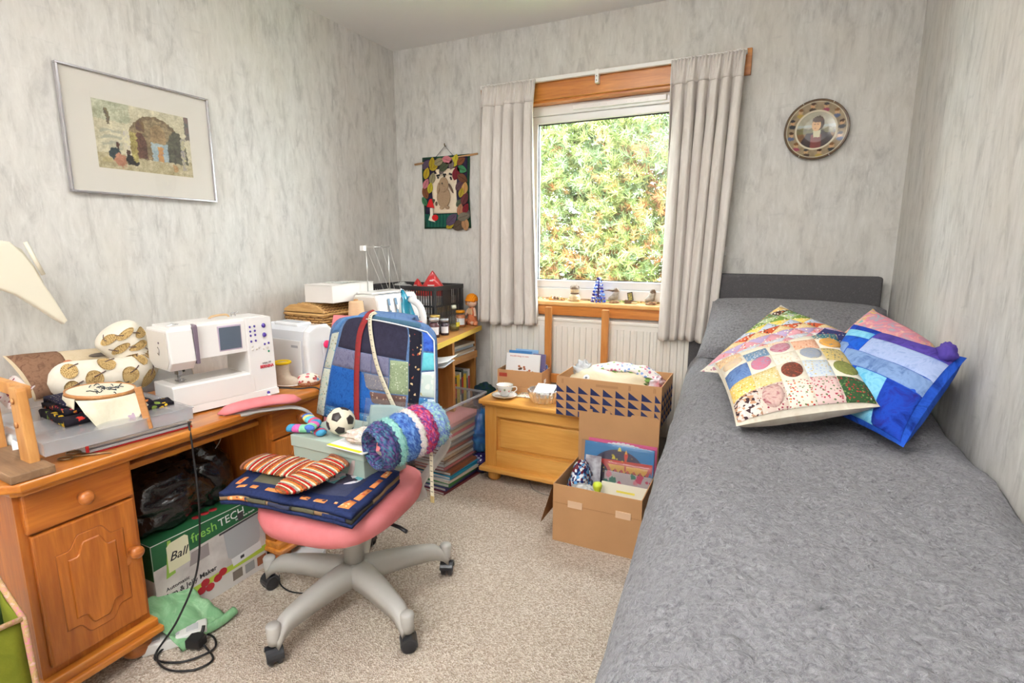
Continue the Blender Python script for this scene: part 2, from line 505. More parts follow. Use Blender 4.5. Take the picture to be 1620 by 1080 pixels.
# pine reveal lining, head board, sill
ln = MB()
ln.add(g_box(WX0, WX1, YB-.005, YB+.06, WZ1-.012, WZ1, .001)); ln.add(g_box(WX0-.0, WX0+.012, YB-.005, YB+.06, WZ0, WZ1-.012, .001)); ln.add(g_box(WX1-.012, WX1, YB-.005, YB+.06, WZ0, WZ1-.012, .001))
ln.build('reveal_lining', PINE_T, win)
box('head_board', (-1.512, -.146, YB-.022, YB, 1.945, 2.056), PINE_T, win, bev=.003)
sl = box('window_sill', (-1.36, -.34, YB-.045, YB+.06, .872, .896), plain('sill_top_pine', S(235, 190, 130), .3, c2=S(226, 170, 100), vs_=6), win, bev=.007)
box('sill_apron', (-1.33, -.37, YB-.028, YB, .818, .874), PINE_T, win, bev=.004)
for sx in (WX0-.06, WX1):
    box('side_architrave', (sx, sx+.06, YB-.02, YB, .896, 1.945), PINE_T, win, bev=.003)

# ---- curtain rail and curtains
rail = thing('curtain_rail', 'white plastic curtain rail fixed along the pine board', 'curtain rail', (0, YB-.022, 2.035))
WPL = plain('white_plastic', S(238, 236, 232), 0.35)
box('track', (-1.50, -.165, -.028, -.006, -.008, .012), WPL, rail, bev=.003)
for x in (-1.45, -.845, -.2):
    box('bracket', (x-.009, x+.009, -.032, .0, -.05, .014), WPL, rail, bev=.002)
for x in (-.86, -.83): lathe('screw', [(0, 0), (.003, 0), (.003, .002), (0, .003)], plain('screw_steel', S(120, 115, 105), .3, 1), rail, seg=8, c=(-.845, -.034, -.038+.02*(x < -.85)), axis='y')

M_CURT = fab('curtain_velvet', S(222, 215, 209), [S(212, 204, 197), S(230, 224, 218)], 'marble', 5, rough=0.85, bump=0.1, stretch=(4, 4, .6))
def curtain(name, xt0, xt1, xb0, xb1, ztop, zbot, nf, seed, label):
    r = thing(name, label, 'curtain', ((xt0+xt1)/2, YB-.066, zbot), group='pale velvet window curtains')
    ox = (xt0+xt1)/2
    rr = random.Random(seed); ph = [rr.uniform(0, 6) for _ in range(8)]
    def prof(u, v):                   # v 0 top .. 1 bottom
        x = (xt0+(xt1-xt0)*u)*(1-v)+(xb0+(xb1-xb0)*u)*v-ox
        w = u+.012*math.sin(6*u+ph[0])+.02*v*math.sin(3.2*u*3+ph[1])
        amp = (.012+.024*min(1, v*3)+.004*math.sin(5*v+ph[2]))*(.75+.75*nz(u*nf*.9+ph[6], v*.8, seed))
        k = 2*PI*nf*w
        y = amp*(math.sin(k)+.28*math.sin(2*k+ph[3]+v))+.008*math.sin(13*u+3*v+ph[4])
        x += .010*math.cos(k)*min(1, v*3)
        if v < .085:                  # pencil pleat heading
            t = 1-v/.085
            y = y*(1-t*.6)+.007*t*math.sin(2*PI*nf*3.4*u)
        return x, y, v
    def fn(u, v):
        x, y, v = prof(u, v)
        z = (ztop-zbot)*(1-v)+.006*math.sin(u*9+ph[5])*v+.010*math.sin(u*2*PI*nf)*(v if v > .97 else 0)*.4
        return x, y-.030*(v if v < .12 else .12)/.12, z
    sheet('drape', lambda u, v: fn(u, 1-v), 150, 60, M_CURT, r, th=.003)
    def hd(u, v):
        p = Vector(fn(u, .085*(1-v))); return p.x, p.y-.004-.003*abs(math.sin(2*PI*nf*1.7*u)), p.z
    sheet('heading_tape', hd, 120, 6, M_CURT, r, th=.004)
    return r
curtain('curtain', -1.475, -1.165, -1.515, -1.125, 2.035, .762, 5.5, 3, 'pale grey curtain at the window edge nearest the wall hanging')
curtain('curtain', -.482, -.168, -.49, -.228, 2.035, .742, 6, 9, 'pale grey curtain at the window edge beside the bed')
# small wall bracket right of the curtain
hk = thing('wall_hook', 'tiny white hook on the wall beside the curtain above headboard', 'hook', (-.205, YB, 1.17))
box('plate', (-.008, .008, -.006, 0, -.02, .02), WPL, hk, bev=.002); tube('hook_arm', [(0, -.004, .0), (0, -.02, -.004), (0, -.022, .012)], .003, WPL, hk, seg=6)

# ---- radiator
rad = thing('radiator', 'white panel radiator with vertical ridges under the window', 'radiator', (-.87, YB-.064, .0))
RW = plain('radiator_enamel', S(232, 228, 220), 0.35)
box('panel', (-.56, .56, -.004, .035, .22, .80), RW, rad, bev=.006)
n = 33
for i in range(n):
    x = -.54+1.08*i/(n-1)
    prism('ridge', [(x-.011, 0), (x-.007, -.010), (x+.007, -.010), (x+.011, 0)], .25, .765, RW, rad, 'z')
box('top_grille', (-.565, .565, -.008, .062, .79, .808), RW, rad, bev=.004)
box('rear_panel', (-.56, .56, .045, .06, .22, .795), RW, rad, bev=.004)
for s in (-.568, .562): box('side_cap', (s, s+.006, -.006, .06, .22, .805), RW, rad, bev=.002)
for s in (-.52, .52): tube('pipe', [(s, .03, .22), (s, .03, .0)], .008, RW, rad)

# ---- ceiling lamp (added out of frame for soft fill light)
lp = thing('fill_ceiling_lamp', 'added round opal fill lamp fitted flush over the middle of the room', 'lamp', (-.80, 1.35, ZC))
lathe('fill_lamp_base', [(0, 0), (.36, 0), (.36, -.02), (.34, -.03), (0, -.03)], WPL, lp, 40)
lathe('fill_diffuser', [(.335, -.03), (.325, -.06), (.25, -.085), (.12, -.095), (0, -.098)], emis('opal_fill_diffuser', (1, .99, .98, 1), FILL_LAMP_STRENGTH), lp, 40)
# unseen uplighter added behind the camera, bounces flash-like fill off the ceiling
ul = thing('fill_uplighter', 'added fill-light uplighter with a white bowl behind the viewpoint', 'lamp', (-.55, -.95, 0))
lathe('base', [(0, 0), (.14, 0), (.14, .015), (.03, .03), (0, .03)], WPL, ul, 28); tube('pole', [(0, 0, .03), (0, 0, 1.72)], .012, WPL, ul, 12)
lathe('bowl', [(0, 1.70), (.03, 1.70), (.12, 1.75), (.17, 1.82), (.165, 1.82), (.115, 1.757), (0, 1.715)], WPL, ul, 32)
ud = bpy.data.lights.new('fill_uplight', 'AREA'); ud.shape = 'DISK'; ud.size = .22; ud.energy = FILL_UPLIGHT_WATTS; ud.color = (.94, .975, 1)
uo = bpy.data.objects.new('fill_light', ud); link(uo, ul); uo.location = (0, 0, 1.80); uo.rotation_euler = (PI, 0, 0)

# ================================================================ OUTSIDE: conifer
def conifer():
    t = thing('conifer_tree', 'sunlit bushy conifer with green and browned needles outside the window', 'tree', (-1.35, 5.0, -.6))
    tube('trunk', [(0, .35, 0), (.03, .3, 1.5), (0, .35, 3.6)], [.11, .085, .03], plain('bark', S(95, 70, 50), .9, bump=.6, bs=40), t, 10)
    rr = random.Random(5); V = []; F = []; C = []
    br = MB()
    for i in range(150):
        z = rr.uniform(.3, 3.6); a = rr.uniform(PI*1.02, PI*1.98); L = rr.uniform(.7, 1.15)*(1.1-.12*z)
        tip = Vector((math.cos(a)*L*1.6, math.sin(a)*L+.15, z+rr.uniform(-.1, .25)))
        br.add(g_tube([(0, .3, z-.1), tip*.55+Vector((0, .12, z*.45)), tip], [.018, .011, .004], 5))
    br.build('branches', MATS['bark'], t, True)
    def tuft(p, d, ln, col, nn):
        d = d.normalized(); u = d.orthogonal().normalized(); w = d.cross(u)
        for k in range(nn):
            s = rr.uniform(0, 1); a = rr.uniform(0, 2*PI); sp = .75+.3*(1-s)
            nd = (d*rr.uniform(.5, 1.0)+(u*math.cos(a)+w*math.sin(a))*sp).normalized()
            b = p+d*ln*1.6*s; e = b+nd*ln*rr.uniform(.7, 1.1)
            sd = nd.cross(Vector((rr.uniform(-1, 1), rr.uniform(-1, 1), rr.uniform(-1, 1)))).normalized()*.0036
            n0 = len(V); V.extend((b-sd, b+sd, e)); F.append((n0, n0+1, n0+2))
            j = rr.uniform(.72, 1.0); C.extend([tuple(min(255, c*j) for c in col)]*3)
    GR = [(138, 154, 88), (160, 172, 96), (124, 146, 100), (176, 180, 108), (146, 164, 120)]
    BN = [(186, 132, 78), (170, 110, 62), (200, 156, 96), (150, 104, 66)]
    for i in range(17500):
        x = rr.uniform(-1.55, 1.75); z = rr.uniform(.75, 3.55)
        layer = rr.choice((0, 0, 1, 1, 2, 2, 3, 4))
        y = -.75+.25*math.sin(2.3*x+1.3*z)+.2*nz(x*2.1, z*2.1, 3)+.30*layer+rr.uniform(-.1, .1)
        zz = z+.05*nz(x*5, z*5)
        pb = max(.04, min(.7, .60-(z-1.5)*.62+.45*nz(x*1.6, z*1.6, 8)))
        col = rr.choice(BN) if rr.random() < pb else rr.choice(GR)
        d = Vector((rr.uniform(-.8, .8), rr.uniform(-1.0, -.25), rr.uniform(-.25, .7)))
        tuft(Vector((x, y, zz)), d, rr.uniform(.05, .085), col, 30)
    me = bpy.data.meshes.new('needles'); me.from_pydata(V, [], F); me.update()
    at = me.color_attributes.new('Col', 'FLOAT_COLOR', 'POINT'); buf = []
    cache = {}
    for c in C: buf += S(*c)
    at.data.foreach_set('color', buf)
    me.materials.append(vcolmat('needle_mix', .7))
    o = bpy.data.objects.new('needles', me); link(o, t); o['kind'] = 'stuff'
conifer()
gd = mk('garden_lawn', *g_box(-9, 7, 3.0, 14, -.75, -.6), plain('lawn', S(110, 135, 70), .95, var=.3)); tag(gd, kind='structure')
# ================================================================ BED
M_FLEECE_C = (S(138, 136, 140), S(96, 94, 99), S(164, 162, 166))
def fleece():
    m, N, L, B = newmat('grey_fleece')
    v = coords(N, L)
    n1 = ntex(N, L, v, 120, 4, 0.65, 0.5); n2 = ntex(N, L, v, 14, 3)
    col = ramp(N, L, n1, [(0.3, M_FLEECE_C[1]), (0.52, M_FLEECE_C[0]), (0.75, M_FLEECE_C[2])])
    col = mixc(N, L, ramp(N, L, n2, [(0.4, (0, 0, 0, 1)), (0.7, (0.5, 0.5, 0.5, 1))]), col, M_FLEECE_C[0])
    L.new(col, B.inputs['Base Color']); B.inputs['Roughness'].default_value = 1.0; B.inputs['Specular IOR Level'].default_value = 0.05
    B.inputs['Sheen Weight'].default_value = 0.25
    bumpn(N, L, B, n1, 1.0, 0.012)
    return m
M_FLEECE = fleece()
bed = thing('single_bed', 'single bed with charcoal headboard pushed against the right wall', 'bed', (.03, 1.6, 0))
M_HEAD = fab('charcoal_weave', S(92, 89, 91), [S(80, 78, 80), S(102, 99, 100)], 'marble', 120, rough=.95, bump=.5)
box('headboard', (-.365, .40, 1.105, 1.17, .25, 1.066), M_HEAD, bed, bev=.012, seg=3)
BP = [(-.28, 1.09), (-.135, -1.10), (.40, -1.10), (.40, 1.09)]
prism('base', BP, .07, .34, M_HEAD, bed, 'z', .01)
prism('mattress', BP, .34, .62, plain('mattress_cloth', S(225, 222, 218), .9), bed, 'z', .04, seg=4)
for sx in (-.08, .34):
    for sy in (-1.0, 1.0): lathe('foot', [(0, 0), (.02, 0), (.025, .08), (0, .08)], plain('black_plastic', S(25, 25, 27), .4), bed, 12, (sx, sy, 0))

# fleece throw that covers the bed and hangs down its left side
def bed_throw():
    x1, y0, y1 = .462, .42, 2.70
    def fn(u, v):
        y = y0+(y1-y0)*v
        s = u*1.375                      # arc length from right wall leftwards (m)
        W = .618-.074*(2.45-y)
        bul = .012*math.sin(5*y+1)+.02*nz(y*3, 2.2)
        if s < W:
            x = x1-s; z = .702
        elif s < W+.236:                # shoulder
            a = (s-W)/.236*PI/2; r = .15
            x = x1-W-r*math.sin(a); z = .702-r*(1-math.cos(a))
        else:
            d = s-W-.236
            x = x1-W-.15-.032*math.sin(min(1, d/.45)*1.4)-bul*min(1, d/.2); z = .552-d*.985
        z = max(z, .015)
        if y < y0+.12:                  # foot end rolls over
            t = 1-(y-y0)/.12; z = max(.02, z-.10*t*t*t)
        h = .018*nz(x*3.1, y*2.7, 1)+.012*nz(x*7, y*6, 4)
        e = .008*nz(x*38, y*38, z*38)+.005*nz(x*80+5, y*80, z*80)
        w = .026*math.exp(-((y-1.36-.25*(x+.3))/.02)**2)*max(0, 1-abs(x+.16)/.22)
        w += .020*math.exp(-((y-1.72-.35*(x+.3))/.025)**2)*max(0, 1-abs(x+.22)/.2)
        w += .018*math.exp(-((y-1.98+.2*(x+.3))/.02)**2)*max(0, 1-abs(x+.2)/.22)
        f = min(1, (s+.02)/.1)
        tx = max(0.0, (s-.7)*2)
        z += (h+e+w)*f-.018*max(0, 1-s/.06)
        x += (e-.5*bul)*min(1, tx)
        if s < .1: z += .022*nz(y*6, 7.7)*(1-s/.1); x = min(x, x1-.004)
        return x, y, z
    v, f = g_sheet(fn, 190, 330, .012)
    o = mk('fleece_throw', v, f, M_FLEECE, None, True)
    tag(o, 'thick grey fleece throw spread over the bed and hanging down its side', 'blanket')
bed_throw()

def cushion_geo(C, T, pinch=.05, n=28, side=1, pw=.42):
    """C four corners in order; returns front surface function bulging by T along the normal"""
    P = [Vector(c) for c in C]
    nr = (P[1]-P[0]).cross(P[3]-P[0]).normalized()
    mid = sum(P, Vector())/4
    def surf(u, v):
        x, y = 2*u-1, 2*v-1
        xx = x*(1-pinch*(1-y*y)); yy = y*(1-pinch*(1-x*x))
        a, b = (xx+1)/2, (yy+1)/2
        p = P[0]*(1-a)*(1-b)+P[1]*a*(1-b)+P[2]*a*b+P[3]*(1-a)*b
        h = (max(0, (1-x*x))*max(0, (1-y*y)))**pw
        wr = 1+.10*nz(x*2.3+P[0].x*9, y*2.3, side)
        return p+nr*(side*T*h*wr)
    return surf

def cushion(name, label, C, T, mat, origin=None, group='patchwork cushions on the bed', pinch=.05, Tb=None, pw=.42):
    o = Vector(origin) if origin else sum((Vector(c) for c in C), Vector())/4
    r = thing(name, label, 'cushion', tuple(o), group=group)
    C = [Vector(c)-o for c in C]
    fs = cushion_geo(C, T, pinch, side=1, pw=pw); bs = cushion_geo(C, Tb or T, pinch, side=-1, pw=pw)
    n = 28
    v1, f1 = g_sheet(fs, n, n); v2, f2 = g_sheet(bs, n, n)
    m = MB(); m.add((v1, f1)); m.add((v2, [tuple(reversed(q)) for q in f2]))
    m.build('cover', mat, r, True)
    return r, fs

# grey fleece pillow
pl, _ = cushion('pillow', 'plump grey fleece pillow leaning against the charcoal headboard', [(-.255, 2.33, .735), (.455, 2.33, .735), (.45, 2.69, .93), (-.235, 2.69, .94)], .085, M_FLEECE, group=None, pinch=.02, Tb=.05, pw=.33)
pl['category'] = 'pillow'

F = fab
# --- triangle patchwork cushion (behind, left)
tri, ts = cushion('cushion', 'patchwork cushion of small multicoloured triangles behind the oval-print cushion', [(-.205, 2.02, .745), (.20, 1.80, .78), (.29, 2.14, .88), (.045, 2.27, .975)], .055, F('tri_backing', S(232, 226, 210), [S(190, 140, 150)], 'floral', 60))
TC = [S(226, 190, 120), S(214, 120, 60), S(120, 150, 70), S(200, 208, 226), S(236, 226, 200), S(222, 160, 170), S(60, 130, 80), S(84, 58, 52), S(178, 196, 140), S(238, 206, 96), S(206, 96, 60), S(190, 170, 206)]
k = 0
for i in range(6):
    for j in range(6):
        u0, u1, v0, v1 = .04+i*.153, .04+(i+1)*.153, .04+j*.153, .04+(j+1)*.153
        for q in (((u0, v0), (u1, v0), (u1, v1), (u0, v0)), ((u0, v0), (u1, v1), (u0, v1), (u0, v0))):
            a = TC[(k*5+j) % 12]; b = TC[(k*7+3) % 12]
            q2 = (q[0], q[1], q[2], q[2])
            uvpatch('patch', ts, q2, F('tri_cloth_%d' % (k % 14), a, [b, S(245, 238, 220)], 'floral' if k % 3 else 'marble', 90, .3, seed=k), tri, n=4, puff=.0025)
            k += 1
# --- multicolour cushion (behind the blue one)
mc, ms = cushion('cushion', 'pink, turquoise and yellow marbled cushion behind the blue cushion', [(.12, 1.95, .80), (.455, 1.75, .84), (.462, 1.98, .90), (.325, 2.18, .985)], .05, F('mc_cloth', S(206, 120, 140), [S(88, 180, 186), S(226, 180, 110), S(150, 120, 170)], 'marble', 16))
for q, a in (((.04, .52, .96, .96), (S(110, 190, 195), S(214, 130, 150))), ((.5, .04, .96, .48), (S(232, 190, 110), S(206, 110, 120))), ((.04, .04, .46, .48), (S(200, 160, 110), S(120, 170, 150)))):
    uvpatch('patch', ms, ((q[0], q[1]), (q[2], q[1]), (q[2], q[3]), (q[0], q[3])), F('mc_%d' % int(q[0]*100+q[1]*10), a[0], [a[1], S(230, 200, 170)], 'marble', 24, seed=q[0]*5), mc, n=8)
# --- navy dotted cushion corner
nv, _ = cushion('cushion', 'navy dotted cushion whose corner peeps up between oval-print and blue cushions', [(.02, 1.86, .80), (.28, 1.76, .82), (.33, 1.98, .90), (.178, 2.06, .925)], .03, F('navy_dot', S(50, 56, 104), [S(220, 214, 200), S(150, 60, 70)], 'dots', 95, .25))
# --- blue batik cushion
blu, bs = cushion('cushion', 'large blue and turquoise batik strip cushion leaning by the right wall', [(.13, 1.72, .748), (.302, 1.425, .748), (.454, 1.655, .925), (.245, 1.94, .958)], .062, F('batik_deep', S(22, 56, 160), [S(40, 90, 200), S(18, 40, 120)], 'marble', 14))
def bt(n, a, b, c): return F('batik_'+n, a, [b, c], 'marble', 20, bump=.15, seed=len(n))
BT = {'deep': bt('royal', S(18, 56, 170), S(30, 96, 205), S(20, 50, 140)), 'sky': bt('sky', S(80, 170, 214), S(140, 206, 230), S(60, 150, 205)), 'grey': bt('slate', S(104, 136, 186), S(132, 160, 205), S(80, 110, 165)),
      'navy': bt('navyb', S(18, 36, 120), S(30, 70, 180), S(40, 40, 130)), 'lil': bt('lilac', S(150, 170, 214), S(170, 186, 224), S(124, 146, 200)), 'pur': bt('purple', S(70, 52, 140), S(88, 70, 160), S(50, 40, 110))}
# u runs along the front/lower edge, v up the cushion
for q, nme in ((((.02, .02), (.44, .02), (.44, .45), (.02, .45)), 'deep'), (((.44, .02), (.74, .02), (.74, .45), (.44, .45)), 'sky'), (((.74, .02), (.98, .02), (.98, .45), (.74, .45)), 'navy'),
               (((.02, .45), (.22, .45), (.22, .72), (.02, .72)), 'grey'), (((.22, .45), (.98, .45), (.98, .62), (.22, .62)), 'grey'), (((.36, .62), (.98, .62), (.98, .84), (.36, .84)), 'lil'),
               (((.36, .84), (.98, .84), (.98, .98), (.36, .98)), 'pur'), (((.02, .72), (.36, .62), (.36, .80), (.02, .80)), 'deep'), (((.02, .80), (.36, .80), (.36, .90), (.02, .90)), 'sky'), (((.02, .90), (.36, .90), (.36, .98), (.02, .98)), 'navy')):
    uvpatch('patch', bs, q, BT[nme], blu, n=10, puff=.002)
def knot(u, v):
    th_, ph_ = PI*v, 2*PI*u; d = Vector((math.sin(th_)*math.cos(ph_), math.sin(th_)*math.sin(ph_), math.cos(th_)))
    k_ = 1+.35*nz(d.x*2.2+4, d.y*2.2, d.z*2.2)
    return Vector(bs(.94, .93))+Vector((-.006, -.004, .010))+Vector((d.x*.020, d.y*.034, d.z*.024))*k_
sheet('folded_corner', knot, 18, 12, BT['pur'], blu, th=0)
# --- oval print cushion (front)
ov, os_ = cushion('cushion', 'cream patchwork cushion with printed ovals and flowers at the front', [(-.048, 1.405, .752), (.262, 1.50, .818), (.205, 1.97, .918), (-.148, 1.87, .805)], .065, F('cream_backing', S(232, 224, 208), [S(214, 200, 180)], 'marble', 30))
CR = S(238, 230, 214)
rows = [
 [('cells', S(60, 44, 50), (S(240, 226, 214), S(70, 50, 56), S(196, 150, 120), S(226, 208, 200)), None), ('floral', S(222, 200, 186), (S(150, 40, 70), S(236, 220, 210)), (S(150, 60, 80), S(210, 180, 170))), ('floral', CR, (S(190, 60, 60), S(210, 120, 60), S(110, 120, 70)), None), ('floral', S(226, 196, 190), (S(176, 60, 80), S(100, 120, 80)), None), ('floral', S(52, 84, 52), (S(170, 60, 60), S(110, 140, 80)), None)],
 [('floral', S(240, 206, 120), (S(226, 160, 60), S(244, 232, 210)), None), ('floral', S(226, 206, 150), (S(206, 176, 90), S(240, 232, 214)), None), ('marble', CR, (S(226, 214, 196),), (S(206, 96, 70), S(90, 60, 50))), ('floral', S(206, 214, 220), (S(170, 190, 220), S(214, 190, 120)), None), ('marble', CR, (S(230, 220, 200),), (S(160, 164, 90), S(120, 124, 70)))],
 [('marble', S(72, 98, 150), (S(110, 140, 190), S(60, 80, 130)), None), ('marble', CR, (S(230, 222, 206),), (S(100, 170, 200), S(206, 120, 140))), ('floral', CR, (S(226, 200, 170), S(240, 226, 200)), None), ('marble', CR, (S(232, 220, 200),), (S(200, 190, 150), S(150, 160, 180))), ('floral', S(196, 176, 120), (S(90, 100, 90), S(226, 190, 90)), None)],
 [('marble', CR, (S(226, 216, 200),), (S(196, 170, 180), S(226, 200, 160))), ('floral', S(110, 140, 170), (S(236, 226, 210), S(180, 196, 214)), None), ('marble', CR, (S(230, 222, 206),), (S(176, 40, 90), S(190, 150, 160))), ('floral', S(232, 180, 150), (S(240, 208, 180), S(206, 130, 100)), None), ('marble', CR, (S(226, 216, 200),), (S(40, 130, 150), S(226, 160, 60)))],
 [('floral', S(224, 190, 150), (S(190, 130, 120), S(240, 226, 200)), None), ('marble', CR, (S(226, 214, 190),), None), ('floral', S(236, 206, 180), (S(214, 140, 110), S(240, 230, 210)), None), ('marble', CR, (S(226, 216, 196),), None), ('floral', S(60, 120, 130), (S(226, 160, 60), S(230, 220, 200)), None)]]
for j, row in enumerate(rows):
    for i, (kd, b, cs, ovl) in enumerate(row):
        u0, u1, v0, v1 = .012+i*.195, .012+(i+1)*.195, .012+j*.195, .012+(j+1)*.195
        uvpatch('patch', os_, ((u0, v0), (u1, v0), (u1, v1), (u0, v1)), F('ov_%d_%d' % (i, j), b, list(cs), kd, 130 if kd != 'marble' else 30, .34, seed=i+j*3.1), ov, n=6, puff=.0025)
        if ovl:
            uvpatch('oval', os_, ((u0+u1)/2, (v0+v1)/2, .082, .082), F('ovl_%d_%d' % (i, j), ovl[0], [ovl[1], tuple((x+y)/2 for x, y in zip(ovl[0], ovl[1]))], 'marble', 45, seed=i*2.0+j), ov, n=8, puff=.0035, base=.0035, ell=True)

# ================================================================ PINE DESK
P_TOP = wood('pine_top', S(224, 148, 58), S(176, 94, 26), 'y', .28, coat=.45)
P_FR = wood('pine_front', S(204, 122, 44), S(160, 80, 22), 'y', .35)
P_V = wood('pine_upright', S(204, 122, 44), S(154, 78, 22), 'z', .35, knots=False)
P_KNOB = wood('pine_knob', S(204, 126, 62), S(166, 90, 38), 'y', .3, 3, knots=False)
desk = thing('pedestal_desk', 'orange pine pedestal desk against the left wall holding the sewing machine', 'desk', (-1.84, 1.10, 0))
DX, DY0, DY1, DZ = .30, -.565, .565, .65              # local: front edge x=+.30
top = [(-.265, -.565), (.27, -.565), (.30, -.535), (.30, .61), (-.265, .61)]
tp = MB(); tp.add(g_prism(top, .627, .65, 'z', .006, 3))
tp.add(g_prism([(-.265, -.545), (.268, -.545), (.285, -.528), (.285, .60), (-.265, .60)], .612, .628, 'z', .005, 2))
tp.build('desk_top', P_TOP, desk)
def pedestal(y0, y1, front=True):
    p = box('pedestal', (-.255, .238, y0, y1, .10, .613), P_V, desk, bev=.002)
    box('rail', (.236, .246, y0, y1, .10, .613), P_V, p, bev=.001)
    # drawer and door stand proud of the carcase
    dr = box('drawer', (.236, .262, y0+.012, y1-.008, .502, .606), P_FR, desk, bev=.005)
    kp = [(0, 0), (.011, 0), (.009, .010), (.014, .016), (.0185, .024), (.0175, .032), (.011, .037), (0, .038)]
    ym = (y0+y1)/2
    lathe('knob', kp, P_KNOB, dr, 20, (.260, ym, .555), 'x')
    d = box('door', (.236, .260, y0+.018, y1-.008, .128, .496), P_V, desk, bev=.006)
    a0, a1, b0, b1 = y0+.070, y1-.058, .185, .445           # raised cathedral panel
    w_ = a1-a0
    def outline(o):
        t = []
        for s in range(0, 9):
            c = s/8
            t.append((a0-o+(w_*.5)*c*0+0, b0))
            break
        hw = w_/2+o; cx = (a0+a1)/2; lo = b0-o; hi = b1+o
        pts = []
        # bottom shape: curves down in the middle (mirror of the top)
        arch = lambda t_: (.034 if abs(t_) < .38 else (.034*(1-(abs(t_)-.38)/.22) if abs(t_) < .60 else 0))
        sm = lambda t_: sum(arch(t_+d_) for d_ in (-.06, -.03, 0, .03, .06))/5
        for i in range(25):
            t_ = -1+2*i/24; pts.append((cx+hw*t_, lo+.034-sm(t_)))
        for i in range(25):
            t_ = 1-2*i/24; pts.append((cx+hw*t_, hi-.034+sm(t_)))
        return pts
    prism('routed_groove', outline(.012), .2585, .2604, plain('pine_groove', S(150, 84, 34), .5), d, 'x')
    prism('panel_moulding', outline(.010), .259, .2625, P_V, d, 'x', .0015)
    prism('raised_panel', outline(-.012), .2605, .2665, P_V, d, 'x', .004, seg=3)
    lathe('knob', kp, P_KNOB, d, 20, (.259, y1-.032, .345), 'x')
    prism('key_escutcheon', [(y1-.045+.008*math.cos(a*PI/6), .318+.012*math.sin(a*PI/6)) for a in range(12)], .259, .2625, P_KNOB, d, 'x', .001)
    pb = MB(); pb.add(g_box(-.255, .285, y0-.012, y1+.016, .062, .082, .006, 3)); pb.add(g_box(-.255, .27, y0-.006, y1+.010, .08, .106, .006, 3))
    pb.build('plinth', P_TOP, desk)
    for fx in (-.20, .225):
        for fy in (y0+.035, y1-.035):
            lathe('bun_foot', [(0, 0), (.022, 0), (.036, .012), (.042, .03), (.036, .05), (.026, .063), (0, .063)], P_KNOB, desk, 20, (fx, fy, 0))
pedestal(-.535, -.27); pedestal(.185, .45)
box('tray_shelf', (-.20, .215, -.268, .183, .558, .575), P_TOP, desk, bev=.003)
box('back_panel', (-.255, -.245, -.27, .185, .25, .613), P_V, desk, bev=.001)
lap = thing('laptop', 'closed grey laptop lying on the tray shelf under the desk top', 'laptop', (-1.78, 1.10, .5755))
GR = plain('grey_plastic', S(168, 166, 168), .4)
box('base', (-.12, .13, -.20, .19, 0, .014), GR, lap, bev=.004); box('lid', (-.12, .13, -.20, .19, .0145, .022), GR, lap, bev=.003)

# ================================================================ OAK UNIT in the corner
OAK = wood('oak_veneer', S(196, 140, 76), S(160, 104, 48), 'z', .45, 1.5, .1, False)
OAKT = wood('oak_top', S(206, 150, 84), S(176, 116, 56), 'y', .35, 1.2, .2, False)
YEL = plain('yellow_edging', S(222, 186, 70), .4)
oak = thing('oak_desk', 'oak veneer desk with yellow front edge standing in the far corner', 'desk', (-1.80, 2.21, 0))
prism('desk_top', [(-.29, -.48), (.405, -.48), (.425, -.2), (.31, .49), (-.29, .49)], .715, .74, OAKT, oak, 'z', .002)
prism('edge_strip', [(.4055, -.48), (.412, -.48), (.432, -.2), (.316, .492), (.310, .492), (.4255, -.2)], .714, .7405, YEL, oak, 'z', .001)
box('end_panel', (-.29, .285, .455, .475, 0, .715), OAK, oak, bev=.001)
box('end_panel', (-.29, .36, -.47, -.45, 0, .715), OAK, oak, bev=.001)
box('divider', (-.28, .34, .13, .152, 0, .715), OAK, oak, bev=.001)
box('shelf', (-.28, .30, .152, .455, .56, .58), OAK, oak, bev=.001)
box('shelf_lip', (.285, .305, .152, .455, .56, .60), OAKT, oak, bev=.001)
box('shelf', (-.28, .30, .152, .455, .275, .295), OAK, oak, bev=.001)
box('sliding_tray', (-.20, .33, -.25, .13, .595, .615), OAKT, oak, bev=.002)
box('back_panel', (-.29, -.28, -.45, .455, .05, .715), OAK, oak, bev=.001)

# ================================================================ BLANKET CHEST
C_P = wood('chest_pine', S(246, 190, 100), S(220, 150, 62), 'x', .35, .8)
C_V = wood('chest_pine_upright', S(244, 186, 96), S(220, 150, 62), 'z', .35, .8, knots=False)
ch = thing('blanket_chest', 'low honey pine chest with panelled front below the window', 'chest', (-.86, 2.475, 0))
box('lid', (-.425, .425, -.185, .175, .408, .432), C_P, ch, bev=.008, seg=3)
box('lid_moulding', (-.410, .410, -.168, .165, .396, .409), C_P, ch, bev=.004)
cb = MB()
cb.add(g_box(-.40, .40, -.135, .16, .075, .398)); b_ = cb.build('body', C_P, ch)
fy = -.158
for nme, d, m_ in (('stile', (-.40, -.335, fy, -.134, .075, .397), C_V), ('stile', (.335, .40, fy, -.134, .075, .397), C_V),
                   ('rail', (-.335, .335, fy, -.134, .345, .397), C_P), ('rail', (-.335, .335, fy, -.134, .075, .165), C_P)):
    box(nme, d, m_, ch, bev=.003)
box('front_panel', (-.322, .322, -.148, -.134, .178, .332), C_P, ch, bev=.008, seg=2)
box('plinth', (-.425, .425, -.188, .175, .052, .077), C_P, ch, bev=.008, seg=3)
for sx in (-.36, .36):
    for sy in (-.13, .13): lathe('bun_foot', [(0, 0), (.026, 0), (.034, .012), (.034, .04), (.028, .053), (0, .053)], C_V, ch, 18, (sx, sy, 0))

